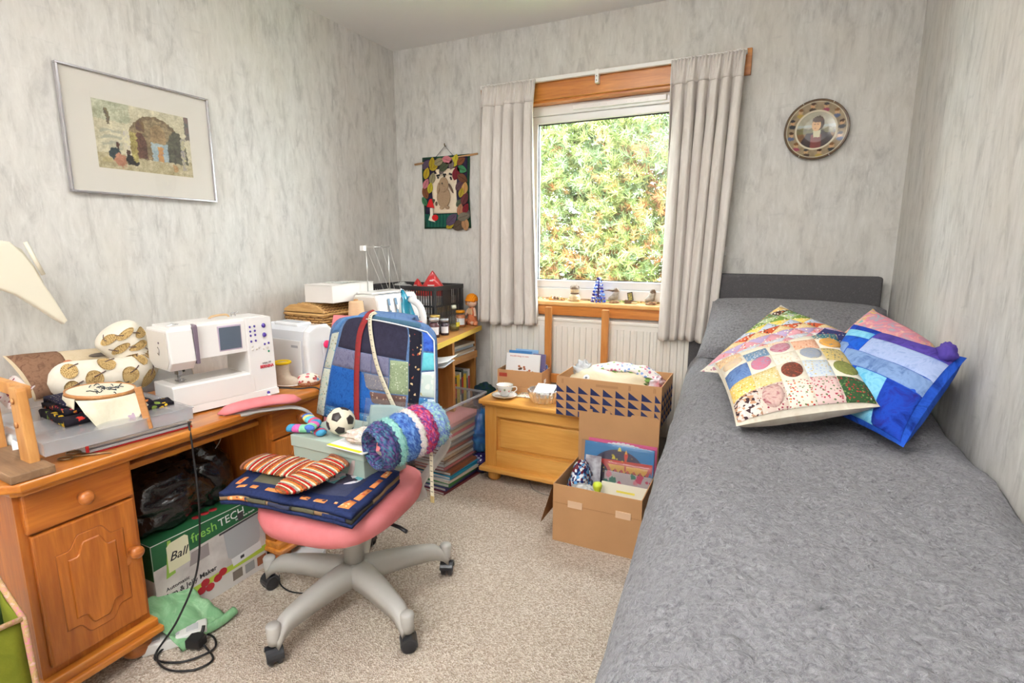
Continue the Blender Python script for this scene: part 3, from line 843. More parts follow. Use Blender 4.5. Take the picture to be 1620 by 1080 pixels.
# ================================================================ wooden frame between chest and radiator
FRM = wood('frame_beech', S(206, 142, 74), S(176, 108, 48), 'z', .4, 1, .1, False)
fr_ = thing('clothes_stand', 'pine frame with two upright posts standing between chest and radiator', 'stand', (-.895, 2.67, 0))
for sx in (-.163, .15): box('post', (sx-.018, sx+.018, -.009, .013, 0, .872), FRM, fr_, bev=.003)
for sz in (.46, .10): box('cross_rail', (-.145, .132, -.006, .010, sz, sz+.05), FRM, fr_, bev=.003)

# ================================================================ SWIVEL CHAIR
CHX, CHY = -1.20, 1.272
chair = thing('swivel_chair', 'worn pink swivel chair with grey five-star base in front of the desk', 'chair', (CHX, CHY, 0))
GB = plain('chair_grey', S(186, 182, 176), .42)
BLK = plain('caster_black', S(42, 43, 47), .35)
PNK = plain('pink_upholstery', S(226, 134, 138), .75, c2=S(214, 116, 120), vs_=9, bump=.2, bs=300)
lathe('hub', [(0, .075), (.030, .075), (.048, .085), (.050, .125), (.044, .150), (0, .150)], GB, chair, 28)
lathe('gas_column', [(0, .15), (.0335, .15), (.0335, .215), (.034, .218), (.034, .26), (.030, .262), (.030, .30), (.018, .302), (.018, .37), (0, .37)], GB, chair, 28)
def star_leg(a):
    rings = []
    for i in range(15):
        t = i/14; r = .025+.302*t
        zt = .150+.006*math.sin(PI*min(1, t*1.2))-.022*t-.045*max(0, t-.8)/.2*max(0, t-.8)/.2
        hh = .072-.030*t if t < .86 else .046-.01*(t-.86)/.14
        zb = zt-hh
        ww = .046-.020*t
        rings.append([(r*math.cos(a)-y*math.sin(a), r*math.sin(a)+y*math.cos(a), z) for y, z in ((-ww*.42, zt), (ww*.42, zt), (ww*.85, zt-.012), (ww*.8, zb), (ww*.3, zb-.002), (-ww*.3, zb-.002), (-ww*.8, zb), (-ww*.85, zt-.012))])
    lg = loft('base_leg', rings, GB, chair)
    cx, cy = .327*math.cos(a), .327*math.sin(a)
    lathe('end_socket', [(0, .062), (.017, .062), (.019, .08), (.021, .118), (.017, .124), (0, .125)], GB, lg, 16, (cx*.99, cy*.99, 0))
    sw = a+R(62)
    M = Matrix.Translation((cx, cy, 0)) @ Matrix.Rotation(sw, 4, 'Z')
    cs = MB()
    ho = [(.026*math.cos(b), .030+.026*math.sin(b)) for b in [R(-20+i*22) for i in range(10)]]
    ho = ho+[(.018*math.cos(b), .030+.018*math.sin(b)) for b in [R(178-i*22) for i in range(10)]]
    cs.add(g_prism(ho, -.024, .024, 'y', .002), M); cs.add(g_lathe([(0, .03), (.006, .03), (.006, .064), (0, .064)], 10), M)
    c_ = cs.build('caster', BLK, chair)
    for s in (-1, 1):
        wv = g_lathe([(0, -.008), (.019, -.009), (.025, -.005), (.025, .005), (.019, .009), (0, .008)], 20, (0, s*.012, .0252), 'y')
        mk('wheel', [M @ Vector(p) for p in wv[0]], wv[1], BLK, c_, True)
for i in range(5): star_leg(R(-93+72*i))

def superpad(w, d, z0, z1, n=40, ex=3.2, dome=.015, droop=.02):
    """rounded-square pad: rings from underside rim over the top"""
    rings = []
    for s, z in ((.86, z0), (.965, z0+.008), (1.0, (z0+z1)/2), (.985, z1-.010), (.93, z1-.002), (.7, z1+dome*.5), (.4, z1+dome*.85), (.08, z1+dome)):
        ring = []
        for i in range(n):
            a = 2*PI*i/n; c, s_ = math.cos(a), math.sin(a)
            rr_ = (abs(c)**ex+abs(s_)**ex)**(-1/ex)
            x, y = w/2*rr_*c*s, d/2*rr_*s_*s
            zz = z-droop*max(0, (-y/(d/2)-.45))**1.6*2
            ring.append((x, y, zz))
        rings.append(ring)
    return rings
st = thing  # readability
def place_pad(rings, cx, cy, an):
    c, s_ = math.cos(an), math.sin(an)
    return [[(cx+p[0]*c-p[1]*s_, cy+p[0]*s_+p[1]*c, p[2]) for p in r] for r in rings]
loft('seat', place_pad(superpad(.43, .47, .375, .447), .03, -.055, R(8)), PNK, chair)
loft('seat_pan', place_pad(superpad(.35, .38, .345, .374, dome=0), .03, -.05, R(8)), GB, chair)
box('tilt_mechanism', (-.07, .09, -.10, .12, .315, .348), BLK, chair, bev=.01)
tube('tilt_lever', [(.06, 0, .33), (.22, -.03, .335), (.25, -.035, .33)], .006, BLK, chair)
# cracks in the worn front of the seat
for i, (xa, ya) in enumerate(((-.10, -.255), (.0, -.262), (.07, -.26))):
    tube('crack', [(xa, ya, .392), (xa+.012, ya-.006, .403), (xa+.004, ya-.006, .414), (xa+.022, ya-.004, .422)], .0016, plain('crack_dark', S(150, 70, 76), .9), chair, 5)
# back
def backfn(u, v):
    x = (u-.5)*(.46-.06*v*v*v); z = .52+.42*v
    y = .215+.055*v+.05*((u-.5)*2)**2*-1*.4
    return (x-.07, y, z)
bm_ = MB()
bv = g_sheet(backfn, 14, 14, -.05)
bm_.add(bv); bm_.build('backrest', PNK, chair, True)
tube('back_bar', smoothpath([(-.03, .10, .335), (-.04, .25, .36), (-.05, .30, .50), (-.06, .31, .72)], 6), .02, GB, chair, 10, flat=.5)
# armrests
def arm(p0, p1, foot, lab=None):
    p0, p1 = Vector(p0), Vector(p1); d = (p1-p0); L_ = d.length; d.normalize(); sd = Vector((0, 0, 1)).cross(d)
    rings = []
    for i in range(13):
        t = i/12; w_ = .030*(max(.001, 1-(2*t-1)**6))**.5*(1.05-.1*t)+.002; h_ = .020*(max(.001, 1-(2*t-1)**6))**.4+.001
        c = p0+d*L_*t+Vector((0, 0, .012*math.sin(PI*t)))
        rings.append([c+sd*w_*math.cos(a)+Vector((0, 0, h_*(1 if math.sin(a) > 0 else .55)*math.sin(a))) for a in [2*PI*k_/14 for k_ in range(14)]])
    loft('arm_pad', rings, PNK, chair)
    pl_ = smoothpath([p0+d*L_*.06-Vector((0, 0, .012)), p0+d*L_*.6-Vector((0, 0, .016)), p1-d*.01-Vector((0, 0, .03)), p1+d*.045-Vector((0, 0, .09)), Vector(foot)+Vector((0, 0, .05)), Vector(foot), Vector((foot[0]*.4, foot[1]*.7, .342))], 6)
    tube('arm_bracket', pl_, [.024]*4+[.015]*(len(pl_)-4), GB, chair, 10, flat=.38)
arm((-.395, -.165, .655), (-.255, .055, .665), (-.15, .11, .36))
arm((.215, -.115, .615), (.275, .105, .645), (.20, .12, .37))
# ================================================================ WALL DECOR
# ---- framed print on the left wall
pic = thing('framed_print', 'silver framed watercolour print of an old stone archway on the left wall', 'picture', (XL, 1.285, 1.573))
ALU = plain('silver_frame', S(200, 198, 202), .25, .9)
PW, PH = .2595, .2010
for nm, d in (('frame_rail', (0.004, .022, -PW, PW, PH-.007, PH)), ('frame_rail', (0.004, .022, -PW, PW, -PH, -PH+.007)), ('frame_stile', (0.004, .022, -PW, -PW+.007, -PH+.007, PH-.007)), ('frame_stile', (0.004, .022, PW-.007, PW, -PH+.007, PH-.007))):
    box(nm, d, ALU, pic, bev=.0015)
box('mount', (0.004, .012, -PW+.006, PW-.006, -PH+.006, PH-.006), plain('mount_card', S(216, 210, 200), .8), pic, bev=0)
def art(a, b):
    """a left-right 0..1, b bottom-top 0..1: loose watercolour of a vaulted ruin with two seated figures"""
    n = nz(a*9, b*7, 1)*.8+nz(a*24, b*20, 2)*.8+nz(a*70, b*50, 5)*.8
    a += .016*nz(a*30, b*24, 11)+.006*nz(a*80, b*60, 12); b += .026*nz(a*28, b*22, 14)
    c = (196+26*n, 188+26*n, 160+24*n)
    def mixr(c, d, t): return tuple(x+(y-x)*t for x, y in zip(c, d))
    if b > .72 and a < .35: c = (176+30*n, 176+30*n, 150+30*n)
    if b < .22+.03*math.sin(a*9): c = (176+30*n, 164+30*n, 130+30*n)
    if .05 < a < .25 and .3 < b < .62 and math.sin(b*70+nz(a*8, b*3)*3) > .2: c = mixr(c, (150, 152, 140), .55)
    # great arch
    ex = (a-.60)/.33; top = .28+.62*math.sqrt(max(0, 1-ex*ex))
    if abs(ex) < 1 and .2 < b < top:
        c = (132+40*n, 116+36*n, 88+30*n)
        if top-b < .05: c = (116+30*n, 98+30*n, 74+20*n)
    ex = (a-.83)/.12
    if abs(ex) < 1 and .2 < b < .30+.42*math.sqrt(max(0, 1-ex*ex)): c = (84+26*n, 82+26*n, 70+20*n)
    ex = (a-.43)/.07
    if abs(ex) < 1 and .22 < b < .45+.16*math.sqrt(max(0, 1-ex*ex)): c = (96+26*n, 66+20*n, 54+16*n)
    ex = (a-.63)/.085
    if abs(ex) < 1 and .5 < b < .62+.16*math.sqrt(max(0, 1-ex*ex)): c = (150+30*n, 126+26*n, 92+20*n)
    ex = (a-.45)/.045
    if abs(ex) < 1 and .64 < b < .70+.1*math.sqrt(max(0, 1-ex*ex)): c = (104+20*n, 80+20*n, 62)
    if .55 < a < .73 and .2 < b < .49: c = (156+30*n, 172+26*n, 176+20*n)
    if .615 < a < .675 and .2 < b < .43: c = (186+20*n, 138+20*n, 84)
    if .27 < a < .33 and .2 < b < .62: c = (206+20*n, 198+20*n, 172)
    if .33 < a < .40 and .14 < b < .60: c = (150+40*n, 136+40*n, 80+30*n)
    if .10 < a < .15 and .66 < b < .90 and a > .10+.1*(.9-b): c = (104+30*n, 92+30*n, 78)
    if a > .95 and b > .62: c = (110+20*n, 100, 96)
    if .88 < a < .93 and .1 < b < .62: c = (166+40*n, 158+40*n, 140)
    # figures
    for cx, cy, rx, ry, k in ((.17, .24, .055, .10, (52, 66, 70)), (.20, .36, .022, .045, (90, 60, 46)), (.22, .14, .06, .10, (170, 118, 92)), (.305, .17, .04, .085, (44, 40, 42)), (.30, .28, .018, .04, (76, 54, 44)), (.35, .12, .05, .03, (50, 46, 46)), (.09, .13, .05, .04, (176, 162, 120)), (.80, .12, .03, .07, (176, 140, 96))):
        if ((a-cx)/rx)**2+((b-cy)/ry)**2 < 1+.5*n: c = tuple(x+20*n for x in k)
    return tuple(max(20, min(245, x)) for x in c)
NX, NY = 210, 130
AW, AH = .168, .112
v = []; f = []
for j in range(NY+1):
    for i in range(NX+1): v.append((.0125, -AW+.003+2*AW*i/NX, -AH+2*AH*j/NY))
for j in range(NY):
    for i in range(NX): f.append((j*(NX+1)+i, j*(NX+1)+i+1, (j+1)*(NX+1)+i+1, (j+1)*(NX+1)+i))
pr = mk('printed_sheet', v, f, vcolmat('print_ink', .7), pic)
setcol(pr, lambda i, co: art((i % (NX+1))/NX, (i//(NX+1))/NY))
box('glass', (.0135, .0150, -PW+.007, PW-.007, -PH+.007, PH-.007), clear('picture_glass', (1, 1, 1, 1), 0.0, .02), pic, bev=0)

# ---- collector plate on the back wall
pt = thing('collector_plate', 'round decorative portrait plate with brown rim hung above the headboard', 'plate', (.131, YB, 1.688))
PLR = .124
lathe('plate_body', [(0, -.006), (.05, -.006), (.08, -.010), (.112, -.020), (PLR, -.024), (PLR+.001, -.022), (.115, -.012), (.07, -.002), (0, -.002)], plain('plate_rim', S(84, 62, 44), .25, coat=.5), pt, 64, axis='y')
def plate_art(x, y):
    r = math.hypot(x, y); n = nz(x*60, y*60, 3); a = math.atan2(y, x)
    if r > .112+.002: return (96+20*n, 74+18*n, 54)
    if .081 < r < .113:
        c = (150+24*n, 132+22*n, 106+20*n)
        for k in range(12):
            b = k*PI/6+.2; fx, fy = .097*math.cos(b), .097*math.sin(b)
            dx, dy = x-fx, y-fy
            if (dx/.009)**2+((dy-.003)/.010)**2 < 1: c = (196+14*n, 158, 118)
            if (dx/.0095)**2+((dy-.011)/.006)**2 < 1: c = ((70, 48, 36), (120, 84, 50), (58, 56, 60))[k % 3]
            if (dx/.014)**2+((dy+.013)/.008)**2 < 1: c = ((60, 62, 66), (92, 102, 130), (150, 70, 90), (74, 58, 48), (176, 150, 80))[k % 5]
        return c
    if r > .075: return (206+12*n, 196+12*n, 170)
    c = (166+14*n, 160+14*n, 140+10*n) if y > .0 else (134+30*n, 100+20*n, 64)
    if .012 < y < .022: c = (176, 182, 176)
    if -.015 < y < .008+.010*nz(x*50, 1): c = (120+30*n, 112+30*n, 80)
    if y < -.004+.030-(abs(x-.012)*1.0) -.012 and y < .0: c = (58+10*n, 46+8*n, 44)
    if y < -.012 and abs(x-.010) < .045+(-y-.012)*.55: c = (60+10*n, 46+8*n, 46)
    if y < -.018 and abs(x-.002) < .020: c = (124+10*n, 66, 62)
    if -.03 < y < .004 and abs(x-.004) < .012+(y+.03)*.1: c = (206, 198, 160)
    if ((x-.007)/.023)**2+((y-.028)/.030)**2 < 1: c = (72+16*n, 52+12*n, 36)
    if ((x-.0)/.017)**2+((y-.020)/.024)**2 < 1: c = (214, 170, 122)
    if ((x-.004)/.020)**2+((y-.043)/.012)**2 < 1: c = (76+16*n, 54, 38)
    if y < .030 and ((x+.006)/.004)**2+((y-.024)/.0018)**2 < 1 or ((x-.006)/.004)**2+((y-.024)/.0018)**2 < 1: c = (80, 54, 40)
    if ((x+.002)/.006)**2+((y-.007)/.0014)**2 < 1: c = (170, 96, 80)
    return c
v = []; f = []; NR, NA = 44, 150
for j in range(NR+1):
    r = PLR*.985*(j+.02)/(NR+.02)
    d = -.0066 if r < .05 else (-.0066-.004*(r-.05)/.03 if r < .08 else (-.0108-.0102*(r-.08)/.032 if r < .112 else -.021-.003*(r-.112)/.012))
    for i in range(NA): v.append((r*math.cos(2*PI*i/NA), d-.0006, r*math.sin(2*PI*i/NA)))
for j in range(NR):
    for i in range(NA): f.append((j*NA+i, j*NA+(i+1) % NA, (j+1)*NA+(i+1) % NA, (j+1)*NA+i))
o = mk('printed_face', v, f, vcolmat('plate_glaze', .2), pt, True); setcol(o, lambda i, co: tuple(max(10, min(250, c)) for c in plate_art(co.x, co.z)))
lathe('raised_ring', [(.0745, -.0105), (.0775, -.0125), (.0805, -.0110)], plain('ring_cream', S(214, 204, 180), .25), pt, 64, axis='y')
WIRE = plain('hanger_wire', S(206, 204, 200), .3, .8)
for a in (62, 118, 242, 298):
    c, s = math.cos(R(a)), math.sin(R(a)); tube('hanger_wire', [((PLR+.002)*c, -.005, (PLR+.002)*s), ((PLR+.003)*c, -.024, (PLR+.003)*s), ((PLR-.006)*c, -.0265, (PLR-.006)*s)], .0012, WIRE, pt, 5)

# ---- quilted wall hanging with rabbit
hg = thing('wall_hanging', 'green applique wall hanging with a brown rabbit and felt leaves', 'wall hanging', (-1.758, YB-.006, 1.50))
FG = F('dark_green_felt', S(44, 78, 58), [S(34, 62, 48)], 'marble', 60); TART = F('tartan_green', S(30, 84, 70), [S(24, 54, 70), S(40, 104, 80)], 'stripes', 14, stretch=(1, 1, 1)); NAVF = F('navy_plum', S(44, 40, 62), [S(54, 46, 70)], 'marble', 60)
def wob(u, v, w0, w1, z0, z1, y=0.0):
    return ((w0+(w1-w0)*u)+.004*math.sin(6*v+2*u), y-.003*math.sin(5*u+3*v), z0+(z1-z0)*v)
hang = lambda w0, w1, z0, z1, y: (lambda u, v: wob(u, v, w0, w1, z0, z1, y))
def flat(nm, w0, w1, z0, z1, y, m, p=hg): return sheet(nm, lambda u, v: wob(u, v, w0, w1, z0, z1, y), 10, 10, m, p, th=.004)
flat('backing', -.160, .160, -.205, .208, -.001, FG)
flat('inner_ground', -.146, .146, -.120, .195, -.0055, NAVF); flat('tartan_base', -.146, .140, -.198, -.118, -.006, TART)
flat('cream_ground', -.090, .078, -.118, .110, -.010, F('cream_wool', S(226, 208, 182), [S(236, 220, 196)], 'marble', 40))
flat('cream_ground', -.060, .070, .10, .135, -.010, MATS['cream_wool'])
tube('dowel', [(-.215, -.003, .172), (.215, -.003, .205)], .0055, wood('dowel_wood', S(206, 164, 116), S(176, 130, 84), 'x', .5, 1, 0, False), hg, 10)
tube('hanging_cord', [(-.075, -.008, .192), (.0, -.004, .262), (.058, -.008, .203)], .0014, plain('navy_cord', S(48, 46, 70), .8), hg, 6)
tube('wall_nail', [(0, .006, .262), (0, -.008, .264), (0, -.009, .276)], .003, plain('brass_dark', S(120, 100, 60), .4, .7), hg, 8)
def leaf_pts(L_, w_, n=9):
    a = [(L_*(i/n-.5), w_*math.sin(PI*(i/n))**.7*(1-.25*i/n)) for i in range(n+1)]
    return a+[(x, -y) for x, y in reversed(a[1:-1])]
LC = [(90, 74, 96), (122, 108, 104), (78, 92, 72), (176, 152, 40), (188, 160, 46), (176, 120, 90), (150, 140, 108), (120, 36, 46), (132, 40, 50), (200, 120, 130), (110, 70, 50), (120, 112, 96), (190, 176, 52), (96, 66, 74), (104, 96, 92), (130, 78, 50), (196, 150, 90), (92, 76, 62), (70, 132, 90), (166, 146, 46), (182, 136, 96), (84, 92, 70), (104, 56, 60)]
LP = [(-.125, .165, 40, .06), (-.085, .170, 80, .06), (-.035, .175, 20, .06), (.025, .180, -20, .065), (.072, .175, 70, .065), (.112, .170, 30, .055), (.118, .125, -20, .06), (.0, .145, 30, .065), (-.02, .125, 60, .045), (-.125, .115, 70, .06), (.08, .105, 70, .07), (.122, .075, -30, .065), (.10, .035, 40, .06), (.135, .02, 80, .06), (.112, -.005, 70, .05), (.135, -.04, 60, .065), (.10, -.06, 40, .055), (.102, -.10, 75, .06), (.14, -.095, 60, .055), (.125, -.14, 15, .07), (.15, -.13, 70, .05), (.095, -.185, 30, .085), (.135, -.18, 100, .07), (.045, -.155, 40, .08), (.03, -.19, 20, .05),
      (-.085, .085, 70, .06), (-.13, .055, 60, .055), (-.10, .03, 75, .055), (-.138, .005, 110, .065), (-.145, -.045, 120, .05), (-.095, -.05, 25, .05), (.05, .155, 80, .05), (-.075, .145, 10, .05)]
for k, (x, z, an, L_) in enumerate(LP):
    c, s = math.cos(R(an)), math.sin(R(an)); pts = [(x+a*c-b*s, z+a*s+b*c) for a, b in leaf_pts(L_*1.18, L_*.40)]
    lf = LC[(k*3) % len(LC)]
    yo = -.0125-.0015*(k % 4)
    p = prism('leaf', pts, yo-.002, yo, F('leaf_felt_%d' % (k % len(LC)), S(*lf), [S(*[x_*.86 for x_ in lf])], 'marble', 90), hg, 'y', .0005)
    tube('leaf_vein', [(x-L_*.45*c, yo-.0025, z-L_*.45*s), (x+L_*.4*c, yo-.0025, z+L_*.4*s)], .0008, plain('vein_thread', S(70, 52, 44), .9), p, 4)
RB = F('rabbit_fur', S(150, 122, 96), [S(166, 140, 112), S(132, 104, 80)], 'marble', 50); RBD = F('rabbit_dark', S(96, 76, 64), [S(110, 88, 74)], 'marble', 60)
def blob(nm, cx, cz, rx, rz, y, d, m, p=hg, an=0):
    pts = [(cx+rx*math.cos(t)*math.cos(R(an))-rz*math.sin(t)*math.sin(R(an)), cz+rx*math.cos(t)*math.sin(R(an))+rz*math.sin(t)*math.cos(R(an))) for t in [2*PI*i/22 for i in range(22)]]
    return prism(nm, pts, y-d, y, m, p, 'y', d*.35)
blob('rabbit_body', -.008, -.025, .046, .062, -.0145, .006, RB); blob('rabbit_head', -.004, .045, .032, .042, -.0165, .007, RB)
blob('rabbit_ear', .045, .022, .007, .032, -.016, .005, RBD, an=28); blob('rabbit_ear', -.040, .025, .009, .034, -.0205, .004, RB, an=-10)
blob('rabbit_eye', -.012, .052, .004, .005, -.0235, .002, plain('button_black', S(26, 22, 22), .3)); blob('rabbit_tail', -.060, -.062, .008, .013, -.0145, .004, RBD)
for sx in (-.022, .018): blob('rabbit_foot', sx, -.086, .014, .010, -.016, .005, RB)
for x, z in ((-.05, .098), (-.038, .100), (-.044, .086), (-.006, .103), (.006, .102), (.0, .092), (.036, .104), (.046, .100), (.042, .082), (.046, .074)): blob('berry', x, z, .006, .006, -.0145, .003, MATS['button_black'])
REDF = F('red_felt', S(196, 30, 34), [S(206, 44, 44)], 'marble', 60); WHF = F('white_felt', S(232, 222, 206), [S(224, 214, 196)], 'marble', 60)
prism('toadstool_stem', [(-.105, -.085), (-.085, -.085), (-.085, -.12), (-.083, -.15), (-.070, -.168), (-.105, -.160), (-.118, -.155), (-.105, -.125)], -.0185, -.0145, WHF, hg, 'y', .001)
prism('toadstool_cap', [(-.128, -.078), (-.105, -.035), (-.090, -.032), (-.082, -.060), (-.073, -.088), (-.095, -.082)], -.021, -.0165, REDF, hg, 'y', .001)
blob('toadstool_cap', -.070, -.142, .022, .018, -.0165, .004, REDF)

# ---- cream lamp arm by the left wall
cl = thing('swing_arm_lamp', 'cream tapered swing-arm lamp head hanging in front of the left wall', 'lamp', (-1.95, .80, .962))
CRM = plain('cream_plastic', S(232, 224, 204), .4)
def q(px, pz): return (px, pz)
head = [(-.20, .235), (-.10, .235), (-.055, .252), (-.025, .246), (.0, .215), (.022, .175), (.038, .125), (.060, .075), (.084, .010), (.074, .0), (.05, .022), (.012, .060), (-.03, .098), (-.08, .125), (-.14, .14), (-.20, .145)]
prism('lamp_head', [(a, b) for a, b in head], .0, .028, CRM, cl, 'x', .006, smooth=False, seg=3)
prism('lamp_edge', [(-.010, .235), (.005, .225), (.030, .175), (.045, .128), (.036, .126), (.018, .17), (-.005, .21)], -.012, .012, plain('cream_dark', S(206, 200, 180), .4), cl, 'x', .003)
tube('arm_rod', [(.035, .005, .245), (.035, .036, .152)], .0055, CRM, cl, 10)
tube('hinge', [(-.03, -.085, .262), (.03, -.085, .262)], .012, plain('hinge_grey', S(176, 172, 160), .3, .5), cl, 12)
tube('support_arm', [(0, -.085, .262), (-.02, -.42, .42), (-.02, -.75, .30)], .008, CRM, cl, 8)
box('clamp', (-.05, .02, -.78, -.73, .24, .33), CRM, cl, bev=.006)

# ================================================================ WINDOW SILL ORNAMENTS
SZ = .8965
def orn(name, label, x, y=YB+.005, cat='ornament'): return thing(name, label, cat, (x, y, SZ), group='ornaments on the window sill')
CREAM = plain('ornament_cream', S(232, 218, 186), .4, c2=S(206, 176, 126), vs_=40); DBR = plain('ornament_brown', S(104, 78, 56), .5); GREYF = plain('ornament_grey', S(140, 132, 122), .5, c2=S(190, 182, 170), vs_=60)
# teddy bear figure
b = orn('bear_ornament', 'small cream bear figurine in a dark cap on the sill', -.955)
lathe('body', [(0, 0), (.026, 0), (.032, .012), (.030, .026), (.018, .042), (0, .046)], CREAM, b, 18)
lathe('head', [(0, .036), (.017, .040), (.024, .054), (.020, .070), (.008, .078), (0, .079)], CREAM, b, 18)
lathe('cap', [(.026, .066), (.024, .072), (.016, .084), (0, .090)], DBR, b, 16)
lathe('scarf', [(.018, .036), (.024, .040), (.022, .046), (.016, .048)], DBR, b, 16)
for s in (-1, 1):
    lathe('paw', [(0, 0), (.012, .004), (.013, .012), (0, .02)], CREAM, b, 10, (s*.022, -.018, 0)); lathe('ear', [(0, -.004), (.007, -.002), (.007, .002), (0, .004)], DBR, b, 10, (s*.018, 0, .076), 'y')
# blue bottle-brush tree of beads
b = orn('beaded_tree', 'glossy blue beaded miniature tree standing on the window sill', -.822, cat='ornament')
BLG = [plain('bead_blue', S(30, 70, 200), .1, coat=1), plain('bead_lightblue', S(90, 140, 230), .1, coat=1), plain('bead_violet', S(58, 40, 120), .15, coat=1)]
lathe('stem', [(0, 0), (.006, 0), (.003, .13), (0, .135)], BLG[2], b, 8)
rb = random.Random(3)
octa = ([(1, 0, 0), (-1, 0, 0), (0, 1, 0), (0, -1, 0), (0, 0, 1), (0, 0, -1)], [(0, 2, 4), (2, 1, 4), (1, 3, 4), (3, 0, 4), (2, 0, 5), (1, 2, 5), (3, 1, 5), (0, 3, 5)])
bead_me = {}
for t in range(8):
    z = .008+t*.0165; r = .034*(1-t/8.6)+.003; nb = max(4, int(12-t))
    for i in range(nb):
        a = 2*PI*i/nb+t*.4; mm = BLG[rb.choice((0, 0, 1, 2))]; sz = .0062+.001*rb.random()
        if mm.name not in bead_me:
            o = mk('bead', *octa, mm, b); bead_me[mm.name] = o.data
        else:
            o = bpy.data.objects.new('bead', bead_me[mm.name]); link(o, b)
        o.location = (r*math.cos(a), r*math.sin(a), z-.005*r/.03+.004); o.scale = (sz, sz, sz*1.4); o.rotation_euler = (rb.random(), rb.random(), a)
# birds
def bird(x, label, beak):
    b = orn('bird_ornament', label, x)
    rings = []
    for i, (cx, cz, rx, rz) in enumerate(((-.026, .012, .004, .004), (-.018, .020, .015, .016), (0, .030, .020, .024), (.006, .046, .018, .020), (.010, .062, .015, .015), (.010, .074, .008, .006), (.010, .077, .001, .001))):
        rings.append([(cx+rx*math.cos(a), rx*.95*math.sin(a), cz+.35*rz*math.cos(a)*(-1 if i < 3 else .2)) for a in [2*PI*k_/14 for k_ in range(14)]])
    loft('body', rings, GREYF, b)
    lathe('cap', [(.0155, .060), (.0145, .068), (.009, .0775), (0, .080)], DBR, b, 14, (.010, 0, 0))
    lathe('base', [(0, 0), (.026, 0), (.028, .005), (.024, .010), (0, .012)], plain('ornament_base', S(190, 150, 110), .6, c2=S(130, 90, 66), vs_=70), b, 16)
    if beak: tube('beak', [(-.004, -.003, .064), (-.03, -.003, .066), (-.052, -.003, .064)], [.006, .004, .002], DBR, b, 6)
    else: tube('beak', [(.012, -.012, .062), (.010, -.026, .058)], [.004, .001], DBR, b, 6)
bird(-.735, 'long-beaked grey bird figurine beside the blue beaded tree', True)
bird(-.545, 'small grey bird figurine close to the bedside curtain on the sill', False)
# tiny easel picture on a box
b = orn('easel_picture', 'tiny framed picture leaning on a wooden stand on the sill', -.645)
prism('stand', [(-.032, 0), (.004, 0), (.004, .016), (-.032, .020)], -.012, .012, DBR, b, 'y', .002)
box('tray', (.004, .030, -.014, .014, 0, .006), plain('tray_wood', S(206, 176, 130), .5), b, bev=.001)
M_ = Matrix.Translation((.0, -.006, .014)) @ Matrix.Rotation(R(-12), 4, 'Y') @ Matrix.Rotation(R(-10), 4, 'X')
for nm, d, m_ in (('picture_frame', (-.014, .014, -.003, .003, 0, .046), plain('easel_black', S(40, 34, 30), .4)), ('picture_face', (-.010, .010, -.004, -.003, .005, .041), plain('easel_art', S(206, 180, 90), .5, c2=S(120, 120, 60), vs_=120))):
    vf = g_box(*d, bev=.0006); mk(nm, [M_ @ Vector(p) for p in vf[0]], vf[1], m_, b)
# row of miniatures on the left
b = orn('miniature_figures', 'group of tiny animal miniatures on a thin base at the sill corner', -1.045)
box('base', (-.035, .03, -.012, .012, 0, .004), MATS['ornament_base'], b, bev=.001)
for x, h, m_ in ((-.026, .022, DBR), (-.010, .018, DBR), (.008, .020, CREAM), (.020, .013, plain('mini_orange', S(220, 150, 70), .5))):
    lathe('figurine', [(0, .004), (.006, .005), (.007, h*.5), (.004, h*.7), (.005, h*.85), (0, h+.002)], m_, b, 10, (x, 0, 0))
b = orn('duck_miniature', 'single tiny orange miniature by the far curtain on the sill', -1.095)
lathe('body', [(0, 0), (.010, 0), (.012, .008), (.006, .015), (0, .017)], MATS['mini_orange'], b, 12); lathe('head', [(0, .014), (.005, .017), (.005, .023), (0, .026)], CREAM, b, 10, (.004, 0, 0))
# ================================================================ ON THE CHEST
CZ = .4325
CHINA = plain('bone_china', S(242, 240, 236), .12, coat=.6)
cup = thing('teacup', 'floral bone china teacup standing in its saucer on the chest', 'cup', (-1.175, 2.375, CZ+.012))
lathe('bowl', [(0, .004), (.018, .004), (.019, 0), (.021, 0), (.022, .006), (.034, .022), (.040, .040), (.045, .056), (.0435, .056), (.038, .038), (.031, .022), (.018, .009), (0, .008)], CHINA, cup, 32)
tube('handle', smoothpath([(.040, .006, .046), (.058, .010, .048), (.062, .010, .034), (.048, .008, .022), (.036, .006, .022)], 5), .0028, CHINA, cup, 8)
tube('gilt_rim', [(.0445*math.cos(2*PI*i/32), .0445*math.sin(2*PI*i/32), .0562) for i in range(32)], .0009, plain('gilt', S(206, 170, 110), .25, .8), cup, 5, True)
RO = [plain('rose_print', S(196, 130, 130), .3), plain('leaf_print', S(130, 150, 110), .3)]
for i in range(10):
    a = -PI*.95+i*.62; z = .030+.008*(i % 2); r = .0368+.004*(i % 2)
    prism('printed_flower', [(.006*math.cos(t), .005*math.sin(t)) for t in [2*PI*k_/8 for k_ in range(8)]], 0, .0012, RO[i % 2], cup, 'z', loc=(r*math.cos(a), r*math.sin(a), z), rot=(0, R(72), a))
sc = thing('saucer', 'white scalloped saucer under the floral teacup on the chest', 'saucer', (-1.175, 2.375, CZ))
lathe('dish', [(0, .003), (.024, .003), (.026, 0), (.030, 0), (.048, .008), (.066, .015), (.067, .017), (.048, .0115), (.028, .006), (0, .006)], CHINA, sc, 40)
tube('gilt_rim', [(.0665*math.cos(2*PI*i/40), .0665*math.sin(2*PI*i/40), .0168) for i in range(40)], .0009, MATS['gilt'], sc, 5, True)
